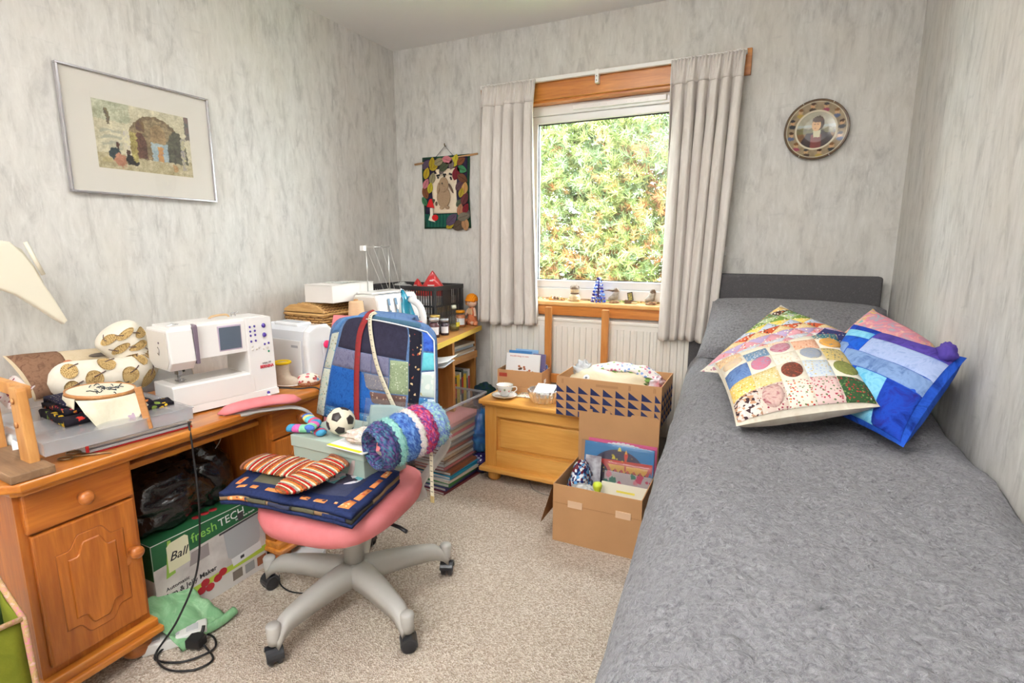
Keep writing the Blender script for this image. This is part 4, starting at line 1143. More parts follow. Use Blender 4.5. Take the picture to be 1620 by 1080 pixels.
# crystal bowl
def crystal():
    m, N, L, B = newmat('cut_crystal')
    B.inputs['Base Color'].default_value = (.96, .97, .98, 1); B.inputs['Roughness'].default_value = .03
    B.inputs['Transmission Weight'].default_value = .85; B.inputs['IOR'].default_value = 1.5
    MATS['cut_crystal'] = m; return m
CRY = crystal()
bo = thing('crystal_bowl', 'cut crystal bowl holding a square white card on the chest', 'bowl', (-.965, 2.395, CZ))
v = []; f = []; NA = 48; prof = [(.05, 0), (.056, .002), (.064, .014), (.074, .034), (.080, .054), (.081, .062), (.074, .062), (.071, .050), (.064, .032), (.052, .014), (.0, .010)]
rows_ = []
for j, (r, z) in enumerate([(0, 0)]+prof):
    if r == 0: rows_.append([len(v)]*NA); v.append((0, 0, z)); continue
    rows_.append(list(range(len(v), len(v)+NA)))
    for i in range(NA):
        k_ = (.0035 if i % 2 else -.001) if 2 <= j <= 6 else 0
        zz = z+(.003*abs(math.sin(PI*i/4)) if j in (6, 7) else 0)
        v.append(((r+k_)*math.cos(2*PI*i/NA), (r+k_)*math.sin(2*PI*i/NA), zz))
for a, b in zip(rows_, rows_[1:]):
    for i in range(NA):
        q_ = (a[i], b[i], b[(i+1) % NA], a[(i+1) % NA]); qs = []
        for t in q_:
            if t not in qs: qs.append(t)
        f.append(tuple(qs))
mk('cut_body', v, f, CRY, bo)
card = mk('white_card', *g_box(-.050, .050, -.045, .045, 0, .003, .0006), plain('white_paper', S(246, 246, 246), .7), None, loc=(-.955, 2.375, CZ+.067), rot=(R(22), 0, R(2)))
tag(card, 'square white card resting tilted in the crystal bowl', 'card')
mat_ = thing('table_mat', 'small patterned paper lying between teacup and crystal bowl', 'paper', (-1.07, 2.455, CZ))
sheet('sheet', lambda u, v_: (.13*(u-.5), .09*(v_-.5), .002+.002*math.sin(4*u)), 8, 6, F('mat_print', S(232, 224, 206), [S(190, 130, 120), S(150, 170, 120)], 'floral', 90), mat_, th=.0012)

CARD = plain('cardboard', S(196, 148, 102), .85, var=.10, vs_=5); CARD2 = plain('cardboard_inside', S(176, 130, 88), .9)
def tray_box(r, x0, x1, y0, y1, h, t=.004, m=CARD):
    box('box_floor', (x0, x1, y0, y1, 0, t), m, r, bev=0)
    for nm, d in (('front_wall', (x0, x1, y0, y0+t, t, h)), ('rear_wall', (x0, x1, y1-t, y1, t, h)), ('side_wall', (x0, x0+t, y0+t, y1-t, t, h)), ('side_wall', (x1-t, x1, y0+t, y1-t, t, h))):
        box(nm, d, m, r, bev=.0008)
# tray carton with papers
tb = thing('tray_carton', 'open brown carton of papers and packets on the chest behind the teacup', 'box', (-1.155, 2.565, CZ), R(4))
tray_box(tb, -.125, .125, -.065, .075, .115)
box('inner_tray', (-.128, .128, -.068, .078, 0, .03), CARD, tb, bev=.001)
prism('red_mark', [(-.115, .078), (-.07, .078), (-.07, .098), (-.115, .098)], -.0665, -.0650, plain('stamp_red', S(178, 70, 52), .8), tb, 'y')
box('white_label', (.1245, .1262, -.03, .0, .05, .07), MATS['white_paper'], tb, bev=0)
def booklet(name, label, cat, loc, rot, w, h, t, cover, group=None, spine=None):
    r = thing(name, label, cat, loc, group=group, rot=rot)
    box('pages', (-w/2+.002, w/2-.002, -t/2+.001, t/2-.001, .002, h-.002), MATS['white_paper'], r, bev=0)
    box('front_cover', (-w/2, w/2, -t/2-.0005, -t/2+.001, 0, h), cover, r, bev=0); box('back_cover', (-w/2, w/2, t/2-.001, t/2+.0005, 0, h), cover, r, bev=0)
    box('spine', (-w/2-.001, -w/2+.001, -t/2, t/2, 0, h), spine or cover, r, bev=0)
    return r
bk = booklet('craft_booklet', 'white booklet with brown dots leaning in the open carton', 'booklet', (-1.155, 2.535, CZ+.022), (R(-12), 0, R(3)), .19, .175, .010, MATS['white_paper'])
rd = random.Random(11)
for i in range(34):
    x = -.085+.15*rd.random(); z = .062+.055*rd.random()*math.sin(PI*min(1, max(0, (x+.09)/.17)))+.0
    prism('printed_dot', [(.007*math.cos(t), .006*math.sin(t)) for t in [2*PI*k_/9 for k_ in range(9)]], -.0012-.0002*(i % 5), 0, plain('dotp_%d' % (i % 5), (S(120, 78, 52), S(200, 150, 110), S(70, 56, 50), S(220, 190, 150), S(176, 110, 80))[i % 5], .7), bk, 'y', loc=(x, -.0056, z))
text(bk, 'beautiful things to make', .011, (-.075, -.0062, .157), (R(90), 0, 0), plain('print_red', S(196, 90, 80), .7), name='printed_line')
for i, (x, y, h, col, lab) in enumerate(((-1.19, 2.585, .20, (70, 130, 190), 'blue'), (-1.16, 2.605, .206, (150, 190, 226), 'pale blue'), (-1.08, 2.590, .19, (120, 110, 150), 'mauve'))):
    booklet('pattern_folder', lab+' plastic pattern folder standing in the open carton', 'folder', (x, y, CZ+.022), (R(-6), 0, R(2)), .13 if i < 2 else .07, h-.02, .008, plain('folder_%d' % i, S(*col), .3), group='folders in the open carton')
def crumple(name, label, cat, loc, r, m, seed, fl=(1, 1, 1), amp=.25, n=24, group=None, fr_=2.2, kind=None):
    """crumpled soft bundle as one closed surface, flattened at its base"""
    rings = []; sd = Vector((seed*3.1, seed*1.7, seed*.9))
    for j in range(n+1):
        th_ = PI*j/n; ring = []
        for i in range(n):
            ph_ = 2*PI*i/n; d = Vector((math.sin(th_)*math.cos(ph_), math.sin(th_)*math.sin(ph_), math.cos(th_)))
            k_ = 1+amp*(noise.noise(d*fr_+sd)+.6*noise.noise(d*fr_*2.7+sd)+.35*abs(noise.noise(d*fr_*6+sd)))
            p = Vector((d.x*fl[0], d.y*fl[1], d.z*fl[2]))*r*k_
            p.z = max(p.z, -r*fl[2]*.72)+r*fl[2]*.72
            ring.append(p)
        rings.append(ring)
    v_, f_ = g_loft(rings, False)
    o = mk(name, v_, f_, m, None, True); o.location = loc
    return tag(o, label, cat, group, kind)
crumple('yarn_bundle', 'mauve and white yarn bundle in the open carton', 'yarn', (-1.115, 2.61, CZ+.09), .036, F('mauve_yarn', S(150, 130, 160), [S(226, 220, 214), S(70, 56, 90)], 'marble', 60), 2, (1.2, .8, 1.2))
crumple('fabric_scrap', 'patterned blue and rust fabric scrap at the carton corner', 'fabric', (-1.062, 2.62, CZ+.09), .028, F('rust_scrap', S(90, 110, 160), [S(160, 90, 70), S(230, 220, 210)], 'floral', 70), 5, (.9, .9, 1.0))

# carton printed with navy triangles
tc_ = thing('triangle_carton', 'kraft carton printed with navy triangles on the chest by the bed', 'box', (-.607, 2.385, CZ), R(0))
tray_box(tc_, -.235, .235, -.150, .135, .180)
NAV = plain('navy_print', S(34, 44, 92), .8)
sqx = .470/8.2; sqz = .036
for j in range(4):
    for i in range(9):
        x0 = -.235+i*sqx*.985-.012; z1 = .142-j*(sqz+.002)-.0
        a, b_, c_ = (x0+.004, z1), (x0+.004, z1-sqz+.003), (x0+sqx-.006, z1-sqz+.003)
        pts = [(max(-.2345, min(.2345, p_[0])), max(.001, p_[1])) for p_ in (a, b_, c_)]
        if pts[2][0]-pts[0][0] < .01 or pts[0][1]-pts[1][1] < .006: continue
        prism('printed_triangle', pts, -.1508, -.1498, NAV, tc_, 'y')
        if i < 5: prism('printed_triangle', [(-.13+i*.055, p_) for p_ in (z1,)]+[(-.13+i*.055, max(.001, z1-sqz+.003)), (-.13+i*.055+.045, max(.001, z1-sqz+.003))], .2348, .2356, NAV, tc_, 'x')
for x in (-.205, .10, .205): prism('cut_tab', [(x-.006, .150), (x+.006, .150), (x+.005, .172), (x-.005, .172)], -.1512, -.1498, CARD2, tc_, 'y', .0006)
prism('hand_slot', [(-.05, .150), (.05, .150), (.05, .162), (-.05, .162)], -.1510, -.1498, CARD2, tc_, 'y')
wad = crumple('wadding_roll', 'cream quilt wadding in clear plastic filling the triangle carton', 'wadding', (-.62, 2.38, CZ+.075), .10, plain('cream_wadding', S(236, 222, 190), .55, bump=.3, bs=30, bd=.01, coat=.3), 3, (2.05, 1.15, .82), .13)
fb = crumple('plastic_bag', 'crumpled clear white plastic bag corner at the left of the triangle carton', 'bag', (-.765, 2.385, CZ+.135), .045, plain('milky_plastic', S(232, 234, 238), .2, alpha=.75, coat=.5), 8, (1.0, .8, 1.1), .5, 26, fr_=3)
fb2 = crumple('plastic_packet', 'red and white plastic packet at the bed end of the triangle carton', 'packet', (-.415, 2.37, CZ+.13), .042, plain('red_packet', S(226, 226, 230), .25, c2=S(200, 60, 70), vs_=18, coat=.4), 9, (.8, 1.5, .85), .35, 26)
def bunt(u, v_):
    x = -.745+.335*u; y = 2.39+.13*(v_-.5)*(1-.3*abs(2*u-1)); z = CZ+.222+.012*math.sin(PI*u)-.022*(2*v_-1)**2+.012*nz(u*7, v_*5, 4)-.03*abs(2*u-1)**3
    return x, y, z
bn = thing('floral_fabric', 'folded pink and green floral fabric on top of the triangle carton', 'fabric', (0, 0, 0))
sheet('top_layer', bunt, 26, 14, F('pink_floral', S(236, 226, 220), [S(206, 120, 150), S(120, 150, 200), S(150, 180, 110)], 'floral', 55), bn, th=.006)
sheet('green_layer', lambda u, v_: tuple(Vector(bunt(u, v_))+Vector((.004, -.006, -.016))), 22, 12, F('green_check', S(130, 170, 90), [S(90, 120, 70), S(196, 210, 150)], 'floral', 80), bn, th=.01)
sheet('dark_layer', lambda u, v_: tuple(Vector(bunt(u*.86+.03, v_))+Vector((-.006, -.008, -.030))), 22, 12, F('olive_lattice', S(92, 110, 66), [S(150, 160, 96)], 'check', 90), bn, th=.008)
dsc = thing('round_sticker', 'round white sticker on the plastic over the cream wadding', 'sticker', (-.712, 2.268, CZ+.178), rot=(R(48), 0, R(-6)))
lathe('disc', [(0, .0), (.015, .0), (.015, .0012), (0, .0015)], MATS['white_paper'], dsc, 20); lathe('printed_centre', [(0, .0016), (.006, .0016), (.006, .002), (0, .0022)], plain('sticker_grey', S(110, 110, 120), .6), dsc, 10)

# ================================================================ CARTON ON THE FLOOR
fc = thing('floor_carton', 'open brown cardboard carton on the carpet full of craft packets', 'box', (-.545, 2.075, 0))
tray_box(fc, -.185, .175, -.158, .155, .248)
CARDD = CARD
box('fold_seam', (-.186, .176, -.1595, -.1580, .168, .170), CARD2, fc, bev=0)
for x in (-.09, .105): prism('paper_tab', [(x-.030, .160), (x+.030, .160), (x+.030, .188), (x-.030, .188)], -.1625, -.1583, plain('tab_paper', S(226, 190, 156), .8), fc, 'y', .0006)
bf = prism('rear_flap', [(-.183, .248), (.173, .248), (.173, .470), (.16, .478), (.055, .478), (.048, .468), (-.04, .468), (-.042, .482), (-.062, .482), (-.064, .468), (-.12, .468), (-.122, .480), (-.142, .480), (-.146, .466), (-.183, .466)], .150, .155, CARD, fc, 'y', .0006)
sheet('side_flap', lambda u, v_: (-.186-.055*v_-.012*math.sin(3*v_)*u, -.155+.29*u, .246-.185*v_), 8, 8, CARD, fc, th=-.004)
def bagcard(name, label, x, y, w, h, tilt, m, art_fn=None, loc_z=.02, cat='packet'):
    r = thing(name, label, cat, (x, y, loc_z), rot=(R(-tilt), 0, 0))
    box('card', (-w/2, w/2, 0, .004, 0, h), m, r, bev=.0006)
    return r
pk = bagcard('pink_card', 'pink card sheet with white lacy edge standing at the back of the floor carton', -.525, 2.195, .30, .335, 3, plain('pink_card', S(214, 96, 142), .5))
for i in range(9): prism('lace_scallop', [(.016*math.cos(t), .016*math.sin(t)) for t in [2*PI*k_/10 for k_ in range(10)]], -.0012, 0, MATS['white_paper'], pk, 'y', loc=(-.075+.02*i, -.0002-.0003*(i % 2), .305+.012*math.sin(PI*i/8)))
rk = bagcard('rocket_panel', 'blue fabric panel printed with a dark starry circle and rocket inside clear plastic', -.535, 2.165, .305, .325, 6, plain('panel_blue', S(22, 126, 190), .5))
DK = plain('space_navy', S(46, 42, 74), .6); YL = plain('star_yellow', S(232, 214, 80), .6); RDP = plain('rocket_red', S(206, 60, 50), .6); ORG = plain('flame_orange', S(238, 176, 50), .6)
prism('dark_circle', [(.135*math.cos(t), .165+.140*math.sin(t)) for t in [2*PI*k_/40 for k_ in range(40)]], -.0010, 0, DK, rk, 'y')
rs = random.Random(4)
for i in range(46):
    a, r_ = rs.uniform(0, PI), rs.uniform(.05, .125); s_ = rs.choice((.0025, .003, .005))
    prism('printed_star', [(s_*(1 if k_ % 2 else .45)*math.cos(PI*k_/4), s_*(1 if k_ % 2 else .45)*math.sin(PI*k_/4)) for k_ in range(8)], -.0008, 0, YL if i % 4 else MATS['white_paper'], rk, 'y', loc=(r_*math.cos(a), -.0010, .165+r_*math.sin(a)))
fl_ = [(-.075, .245)]; 
for i in range(9): fl_ += [(-.07+i*.025, .215-.006*(i % 2)), (-.058+i*.025, .243)]
prism('flame_band', [(-.09, .255), (.148, .262), (.146, .215)]+[(.14-i*.0135, .195 if i % 2 else .228) for i in range(14)]+[(-.05, .22)], -.0018, 0, RDP, rk, 'y')
prism('flame_band', [(-.045, .238), (.13, .240)]+[(.125-i*.0135, .206 if i % 2 else .222) for i in range(12)], -.0026, 0, ORG, rk, 'y')
prism('printed_rocket', [(.03, .215), (.036, .215), (.037, .262), (.042, .285), (.033, .308), (.025, .285), (.029, .262)], -.0030, 0, RDP, rk, 'y')
prism('rocket_tip', [(.027, .292), (.039, .292), (.033, .309)], -.0036, 0, ORG, rk, 'y')
for x, z in ((.004, .30), (-.02, .262)): prism('printed_bell', [(x-.008, z), (x+.008, z), (x+.005, z+.012), (x, z+.018), (x-.005, z+.012)], -.0032, 0, YL, rk, 'y')
sheet('plastic_sleeve', lambda u, v_: (-.165+.325*u, -.008-.004*nz(u*6, v_*6, 2)-.006*math.sin(PI*v_), .0+.33*v_), 16, 16, clear('sleeve_plastic', (1, 1, 1, 1), .05, .12), rk, th=.0006)
lp_ = bagcard('floral_packet', 'packet of pink and green printed flowers in the floor carton', -.475, 2.085, .20, .235, 10, F('packet_floral', S(190, 176, 176), [S(196, 70, 100), S(70, 130, 110), S(214, 130, 140)], 'floral', 26, .42))
sheet('plastic_sleeve', lambda u, v_: (-.105+.21*u, -.006-.004*nz(u*6, v_*6, 9)-.004*math.sin(PI*v_), .28*v_), 12, 12, MATS['sleeve_plastic'], lp_, th=.0006)
wk = bagcard('photo_card', 'small printed white card near the left wall of the floor carton', -.63, 2.10, .07, .285, 8, plain('grey_card', S(206, 206, 210), .6, c2=S(150, 140, 150), vs_=30))
cm = bagcard('cream_sheet', 'cream sheet with yellow print lying at the front of the floor carton', -.47, 1.96, .19, .235, 22, plain('cream_sheet', S(236, 228, 206), .7))
prism('yellow_print', [(-.03, .20), (.045, .20), (.045, .208), (-.03, .208)], -.001, 0, YL, cm, 'y')
crumple('bead_bag', 'clear bag of dark blue and red beads at the left of the floor carton', 'bag', (-.668, 2.085, .12), .062, F('bead_mix', S(214, 216, 222), [S(34, 44, 96), S(110, 30, 44), S(230, 230, 236), S(90, 150, 200)], 'cells', 95, rough=.2, bump=.1), 6, (.75, 1.35, 1.55), .15)
crumple('clear_bag', 'crinkled clear bag bunched at the front of the floor carton', 'bag', (-.615, 1.985, .13), .055, plain('crinkle_plastic', S(226, 226, 222), .15, alpha=.7, coat=.6), 4, (1.25, .9, 1.1), .35, 26, fr_=3)
gp = thing('lime_spool', 'small lime green plastic pot on the front of the floor carton', 'pot', (-.562, 1.975, .208))
LIM = plain('lime_plastic', S(206, 222, 60), .35)
lathe('pot', [(0, 0), (.013, 0), (.014, .02), (.018, .03), (.018, .042), (.015, .048), (0, .05)], LIM, gp, 18); lathe('lid', [(.019, .036), (.0195, .040), (.016, .05), (0, .054)], LIM, gp, 18)

# ================================================================ STACK BETWEEN CHAIR AND CHEST
def hbook(name, label, x, y, z, w, d, t, rz, col, cat='book', group='books stacked on the carpet', cover=None):
    r = thing(name, label, cat, (x, y, z), rz, group)
    m_ = cover or plain('bookcol_%d_%d_%d' % col, S(*col), .35)
    box('pages', (-w/2+.003, w/2-.002, -d/2+.003, d/2-.003, .0015, t-.0015), MATS['white_paper'], r, bev=0)
    box('cover', (-w/2, w/2, -d/2, d/2, t-.002, t), m_, r, bev=.0005); box('cover', (-w/2, w/2, -d/2, d/2, 0, .002), m_, r, bev=.0005)
    box('spine', (w/2-.003, w/2, -d/2, d/2, 0, t), m_, r, bev=.0005)
    return r
z = 0
for i, (t, col, dx, lab) in enumerate(((.014, (120, 40, 52), .0, 'maroon edged magazine at the bottom of the floor stack'), (.016, (60, 60, 120), -.005, 'navy spined magazine second from the bottom of the floor stack'), (.018, (46, 130, 70), .0, 'green covered craft book in the floor stack'), (.014, (214, 206, 196), .01, 'pale magazine above the green book in the floor stack'), (.016, (40, 150, 190), .004, 'turquoise spined book high in the floor stack'), (.015, (150, 90, 60), -.006, 'brown book on top of the floor stack'))):
    hbook('magazine' if i < 2 else 'craft_book', lab, -1.44+dx, 2.24+.004*i, z, .22, .34-.01*i, t, R(-6+2*(i % 3)), col); z += t+.0006
TUB = clear('tub_plastic', (.97, .98, .99, 1), .12, .12)
def tub(label, x, y, z0, w, d, h, rz):
    r = thing('storage_tub', label, 'storage tub', (x, y, z0), rz, 'clear tubs stacked by the oak desk')
    t = .003
    box('tub_floor', (-w/2+.01, w/2-.01, -d/2+.01, d/2-.01, 0, t), TUB, r, bev=0)
    for nm, d_ in (('tub_wall', (-w/2, w/2, -d/2, -d/2+t, t, h)), ('tub_wall', (-w/2, w/2, d/2-t, d/2, t, h)), ('tub_wall', (-w/2, -w/2+t, -d/2+t, d/2-t, t, h)), ('tub_wall', (w/2-t, w/2, -d/2+t, d/2-t, t, h))): box(nm, d_, TUB, r, bev=.0008)
    rm = MB()
    for d_ in ((-w/2-.008, w/2+.008, -d/2-.008, -d/2, h-.012, h), (-w/2-.008, w/2+.008, d/2, d/2+.008, h-.012, h), (-w/2-.008, -w/2, -d/2, d/2, h-.012, h), (w/2, w/2+.008, -d/2, d/2, h-.012, h)): rm.add(g_box(*d_, bev=.002))
    rm.build('rim', clear('tub_rim', (.95, .96, .98, 1), .4, .15), r)
    return r
tub('lower clear storage tub packed with papers on the floor stack', -1.455, 2.265, .100, .205, .35, .135, R(-3))
tub('upper open clear storage tub with pink papers beside the chair', -1.448, 2.275, .238, .215, .37, .19, R(-3))
PC = [(226, 96, 110), (226, 222, 216), (150, 120, 110), (206, 176, 140), (236, 232, 224), (190, 90, 90), (120, 130, 140)]
zz = .106
for i in range(7):
    hbook('pattern_magazine', ('red', 'white', 'brown', 'tan', 'cream', 'brick red', 'grey')[i]+' pattern magazine lying inside the lower clear tub', -1.455, 2.265, zz, .185, .32, .013+.003*(i % 2), R(-3), PC[i], 'magazine', 'papers in the clear tubs'); zz += .0165
zz = .244
for i in range(5):
    hbook('pattern_packet', ('white', 'pink', 'tan', 'grey', 'salmon pink')[i]+' paper packet lying inside the upper clear tub', -1.448, 2.275, zz, .185, .33, .016, R(-3+(i % 3)), [(232, 228, 222), (230, 90, 120), (206, 176, 140), (130, 136, 140), (226, 150, 150)][i], 'packet', 'papers in the clear tubs'); zz += .0168
# bags between tubs and chest
crumple('tartan_bag', 'dark green tartan bag slumped behind the tubs beside the chest', 'bag', (-1.37, 2.52, .33), .07, F('tartan_dark', S(26, 54, 44), [S(20, 40, 60), S(30, 70, 50)], 'check', 40), 12, (1.0, .9, 1.0), .18)
crumple('blue_bag', 'glossy blue carrier bag squeezed between the tubs and the chest', 'bag', (-1.345, 2.43, .11), .075, plain('blue_polythene', S(34, 84, 160), .25, c2=S(60, 130, 190), vs_=14, coat=.4), 14, (.75, 1.0, 1.65), .28, 28, fr_=3)
crumple('purple_bag', 'crumpled dark purple plastic bag on the floor beside the chest', 'bag', (-1.335, 2.40, .0), .062, plain('purple_polythene', S(52, 40, 110), .25, c2=S(34, 28, 70), vs_=20, coat=.5), 15, (.8, 1.0, 1.0), .28, 28, fr_=3)
# ================================================================ ON THE PINE DESK
DZ = .6502
# ---- sewing machine (faces +x, needle end towards -y)
sm = thing('sewing_machine', 'white electronic sewing machine with grey screen and purple knobs', 'sewing machine', (-1.742, 1.222, DZ), R(-10))
sm.scale = (1, .80, 1)
WM = plain('machine_white', S(238, 234, 230), .32, coat=.2); WG = plain('machine_cream', S(222, 214, 206), .4); LG = plain('machine_plate', S(196, 190, 184), .3, .3); STEEL = plain('bright_steel', S(200, 200, 204), .2, 1.0); PUR = plain('purple_knob', S(78, 54, 150), .3); SLOT = plain('mauve_slot', S(120, 104, 118), .4)
for x, y in ((-.05, -.12), (-.05, .19), (.05, -.12), (.05, .19)): lathe('rubber_foot', [(0, 0), (.012, 0), (.010, .008), (0, .008)], MATS['black_plastic'], sm, 12, (x, y, 0))
prism('base', [(-.085, .006), (.092, .006), (.088, .028), (-.085, .028)], -.17, .222, WM, sm, 'y', .004)
prism('bed', [(-.07, .027), (.085, .027), (.080, .092), (.072, .098), (-.07, .098)], -.17, .115, WM, sm, 'y', .003)
prism('extension_table', [(-.06, .03), (.0865, .03), (.081, .094), (.074, .100), (-.06, .100)], -.222, .10, WM, sm, 'y', .004)
box('stitch_plate', (-.05, .045, -.19, .085, .0995, .1015), LG, sm, bev=.0006)
for i in range(4): box('feed_dog', (-.012+i*.006, -.009+i*.006, -.155, -.13, .101, .1035), STEEL, sm, bev=0)
prism('column', [(-.085, .027), (.082, .027), (.073, .292), (-.070, .292)], .098, .222, WM, sm, 'y', .006, seg=3)
prism('upper_arm', [(-.076, .178), (.0745, .178), (.070, .285), (.060, .291), (-.070, .291)], -.20, .10, WM, sm, 'y', .005, seg=3)
prism('sewing_head', [(-.072, .170), (-.04, .150), (.070, .150), (.092, .178), (.083, .278), (.076, .284), (-.070, .284)], -.222, -.125, WM, sm, 'y', .006, seg=3)
prism('face_cover', [(-.066, .178), (-.036, .158), (.064, .158), (.082, .182), (.076, .276), (-.064, .276)], -.2255, -.2215, WG, sm, 'y', .003)
tube('face_clip', [(.01, -.2265, .205), (.022, -.228, .20), (.026, -.228, .218), (.016, -.2275, .226)], .0014, STEEL, sm, 5)
lathe('face_screw', [(0, 0), (.0035, 0), (.0035, .002), (0, .003)], SLOT, sm, 8, (.024, -.2285, .24), 'y')
prism('take_up_slot', [(.0725, -.124), (.0915, -.126), (.0915, -.112), (.0725, -.108)], .165, .290, SLOT, sm, 'z', .002)
prism('take_up_lever', [(.070, .286), (.09, .286), (.088, .293), (.06, .294)], -.120, -.112, SLOT, sm, 'y')
# needle and presser foot
tube('needle_bar', [(.018, -.158, .155), (.018, -.158, .118)], .004, STEEL, sm, 10); tube('needle', [(.018, -.158, .12), (.018, -.158, .104)], [.0012, .0006], STEEL, sm, 6)
tube('presser_bar', [(.008, -.158, .155), (.008, -.158, .114)], .005, STEEL, sm, 10)
box('foot_clamp', (-.002, .026, -.168, -.150, .124, .140), STEEL, sm, bev=.002); box('presser_foot', (-.006, .030, -.168, -.148, .1015, .106), STEEL, sm, bev=.001)
box('foot_shank', (.004, .014, -.162, -.154, .105, .126), STEEL, sm, bev=.001); tube('clamp_screw', [(.012, -.150, .133), (.012, -.135, .134)], .004, MATS['black_plastic'], sm, 8); tube('threader', [(.004, -.17, .15), (.02, -.19, .148), (.03, -.178, .146)], .002, MATS['black_plastic'], sm, 6)
# screen and controls lie on the slanted front
def fx(z): return .082-.009*(z-.027)/.265+.0003
def face(name, y, z, prof, m, seg=16): return lathe(name, prof, m, sm, seg, (fx(z)-.001, y, z), 'x')
bz = box('screen_bezel', (.0685, .0745, -.022, .078, .190, .277), plain('bezel_mauve', S(190, 172, 190), .4), sm, bev=.002)
box('screen', (.0738, .0756, -.018, .074, .195, .272), plain('lcd_grey', S(92, 102, 116), .15, coat=.5), bz, bev=.0006)
KN = [(0, 0), (.0085, 0), (.0085, .004), (.007, .007), (0, .008)]; BT_ = [(0, 0), (.0042, 0), (.0042, .003), (0, .0042)]
for z in (.262, .228): face('large_knob', .180, z, KN, PUR, 20)
for i, z in enumerate((.262, .246, .231, .210)):
    for y in (.117, .138): face('round_button', y, z+.001*(y > .13), BT_, PUR, 12)
for y, z in ((.178, .194), (.197, .196)): face('round_button', y, z, BT_, PUR, 12)
for y, z in ((.12, .192), (.12, .180), (.138, .181), (.15, .185), (.172, .178), (.19, .180)): face('cream_button', y, z, BT_, WG, 12)
face('green_button', .194, .166, BT_, plain('button_green', S(60, 150, 110), .4), 12)
MROT = (R(90), 0, R(90))
text(sm, 'BERNINA', .0155, (fx(.112)+.0016, .146, .108), MROT, plain('red_ink', S(206, 40, 60), .5), bold=.0004)
text(sm, 'artista 180', .0095, (fx(.125)+.0016, .158, .1235), MROT, plain('grey_ink', S(120, 116, 120), .5))
lathe('start_knob', [(0, 0), (.006, 0), (.006, .005), (0, .006)], PUR, sm, 12, (.0925, .165, .017+.0), 'x'); lathe('foot_knob', [(0, 0), (.008, 0), (.009, .012), (0, .014)], WM, sm, 14, (.098, .165, 0)); 
lathe('handwheel', [(0, 0), (.032, 0), (.034, .004), (.034, .012), (.026, .018), (0, .018)], WG, sm, 28, (-.01, .222, .21), 'y')
box('top_lid', (-.06, .05, -.09, .21, .2905, .2945), WM, sm, bev=.002)
tube('carry_handle', smoothpath([(-.02, .0, .294), (-.02, .02, .302), (-.02, .075, .303), (-.02, .09, .294)], 5), .004, plain('handle_tan', S(206, 172, 130), .5), sm, 8)
for y in (.10, .118): tube('thread_guide', [(-.02, y, .293), (-.02, y, .306), (-.012, y+.008, .308)], .0025, STEEL, sm, 6)
tube('thread_guide', [(.01, -.17, .284), (.01, -.165, .296), (.012, -.14, .292), (.014, -.19, .290)], .0016, STEEL, sm, 6)
# roll of white wadding behind the needle, patterned fabric
rl = thing('paper_roll', 'roll of white paper lying behind the sewing machine needle', 'roll', (-1.905, 1.20, DZ+.085))
tube('roll', [(0, -.17, 0), (.0, .02, .0)], .035, MATS['white_paper'], rl, 20); tube('roll_end', [(0, .0201, 0), (0, .024, 0)], .034, F('rolled_fabric', S(226, 220, 206), [S(120, 100, 90), S(180, 150, 130)], 'floral', 70), rl, 20)
# mains lead from the machine to the floor plug
cb_ = tube('mains_cable', smoothpath([(-1.60, 1.02, .655), (-1.555, .985, .664), (-1.535, .975, .60), (-1.52, .965, .40), (-1.515, .935, .22), (-1.53, .87, .09), (-1.56, .815, .008), (-1.52, .80, .006), (-1.45, .83, .008), (-1.42, .90, .008), (-1.48, .93, .012), (-1.55, .88, .012), (-1.545, .81, .008), (-1.47, .79, .006), (-1.40, .82, .006), (-1.385, .87, .006), (-1.44, .89, .01), (-1.475, .885, .03)], 10), .0032, plain('cable_black', S(26, 25, 27), .45), None, 6)
tag(cb_, 'black mains cable hanging from the desk and coiled on the carpet', 'cable')
pg_ = thing('mains_plug', 'black mains plug standing in the coil of cable on the floor', 'plug', (-1.475, .885, 0), R(20))
prism('plug_body', [(-.022, -.02), (.022, -.02), (.024, .012), (.008, .02), (-.008, .02), (-.024, .012)], .012, .042, MATS['cable_black'], pg_, 'z', .004)
for x, y in ((-.011, -.008), (.011, -.008), (0, .008)): box('pin', (x-.003, x+.003, y-.002, y+.002, 0, .013), STEEL, pg_, bev=0)
tube('strain_relief', [(0, .018, .03), (0, .03, .038), (0, .036, .05)], .005, MATS['cable_black'], pg_, 8)
cb2 = tube('machine_cable', smoothpath([(-1.66, 1.40, .665), (-1.60, 1.46, .655), (-1.548, 1.49, .656), (-1.525, 1.495, .62), (-1.52, 1.49, .50), (-1.53, 1.47, .30)], 8), .003, MATS['cable_black'], None, 6)
tag(cb2, 'thin dark cable curling from the machine over the far desk edge', 'cable')
# ---- felt boot and pincushion
bt_ = thing('felt_boot', 'small beige felt boot with yellow lining next to the sewing machine', 'ornament', (-1.70, 1.475, DZ), R(30))
FELT = F('beige_felt', S(206, 190, 172), [S(190, 172, 152)], 'marble', 50)
rg = []
for z, x0, x1, w_ in ((0, -.028, .062, .026), (.012, -.03, .066, .028), (.028, -.029, .054, .026), (.040, -.028, .026, .024), (.060, -.028, .020, .023), (.085, -.031, .022, .025), (.095, -.032, .024, .026)):
    rg.append([((x0+x1)/2+(x1-x0)/2*math.cos(a), w_*math.sin(a), z+(.004 if math.cos(a) > .5 and z == 0 else 0)) for a in [2*PI*k_/18 for k_ in range(18)]])
loft('boot', rg, FELT, bt_)
tube('lining_cuff', [(-.004+.029*math.cos(a), .026*math.sin(a), .095) for a in [2*PI*k_/20 for k_ in range(20)]], .006, F('yellow_lining', S(232, 196, 40), [S(222, 180, 30)], 'marble', 40), bt_, 6, True)
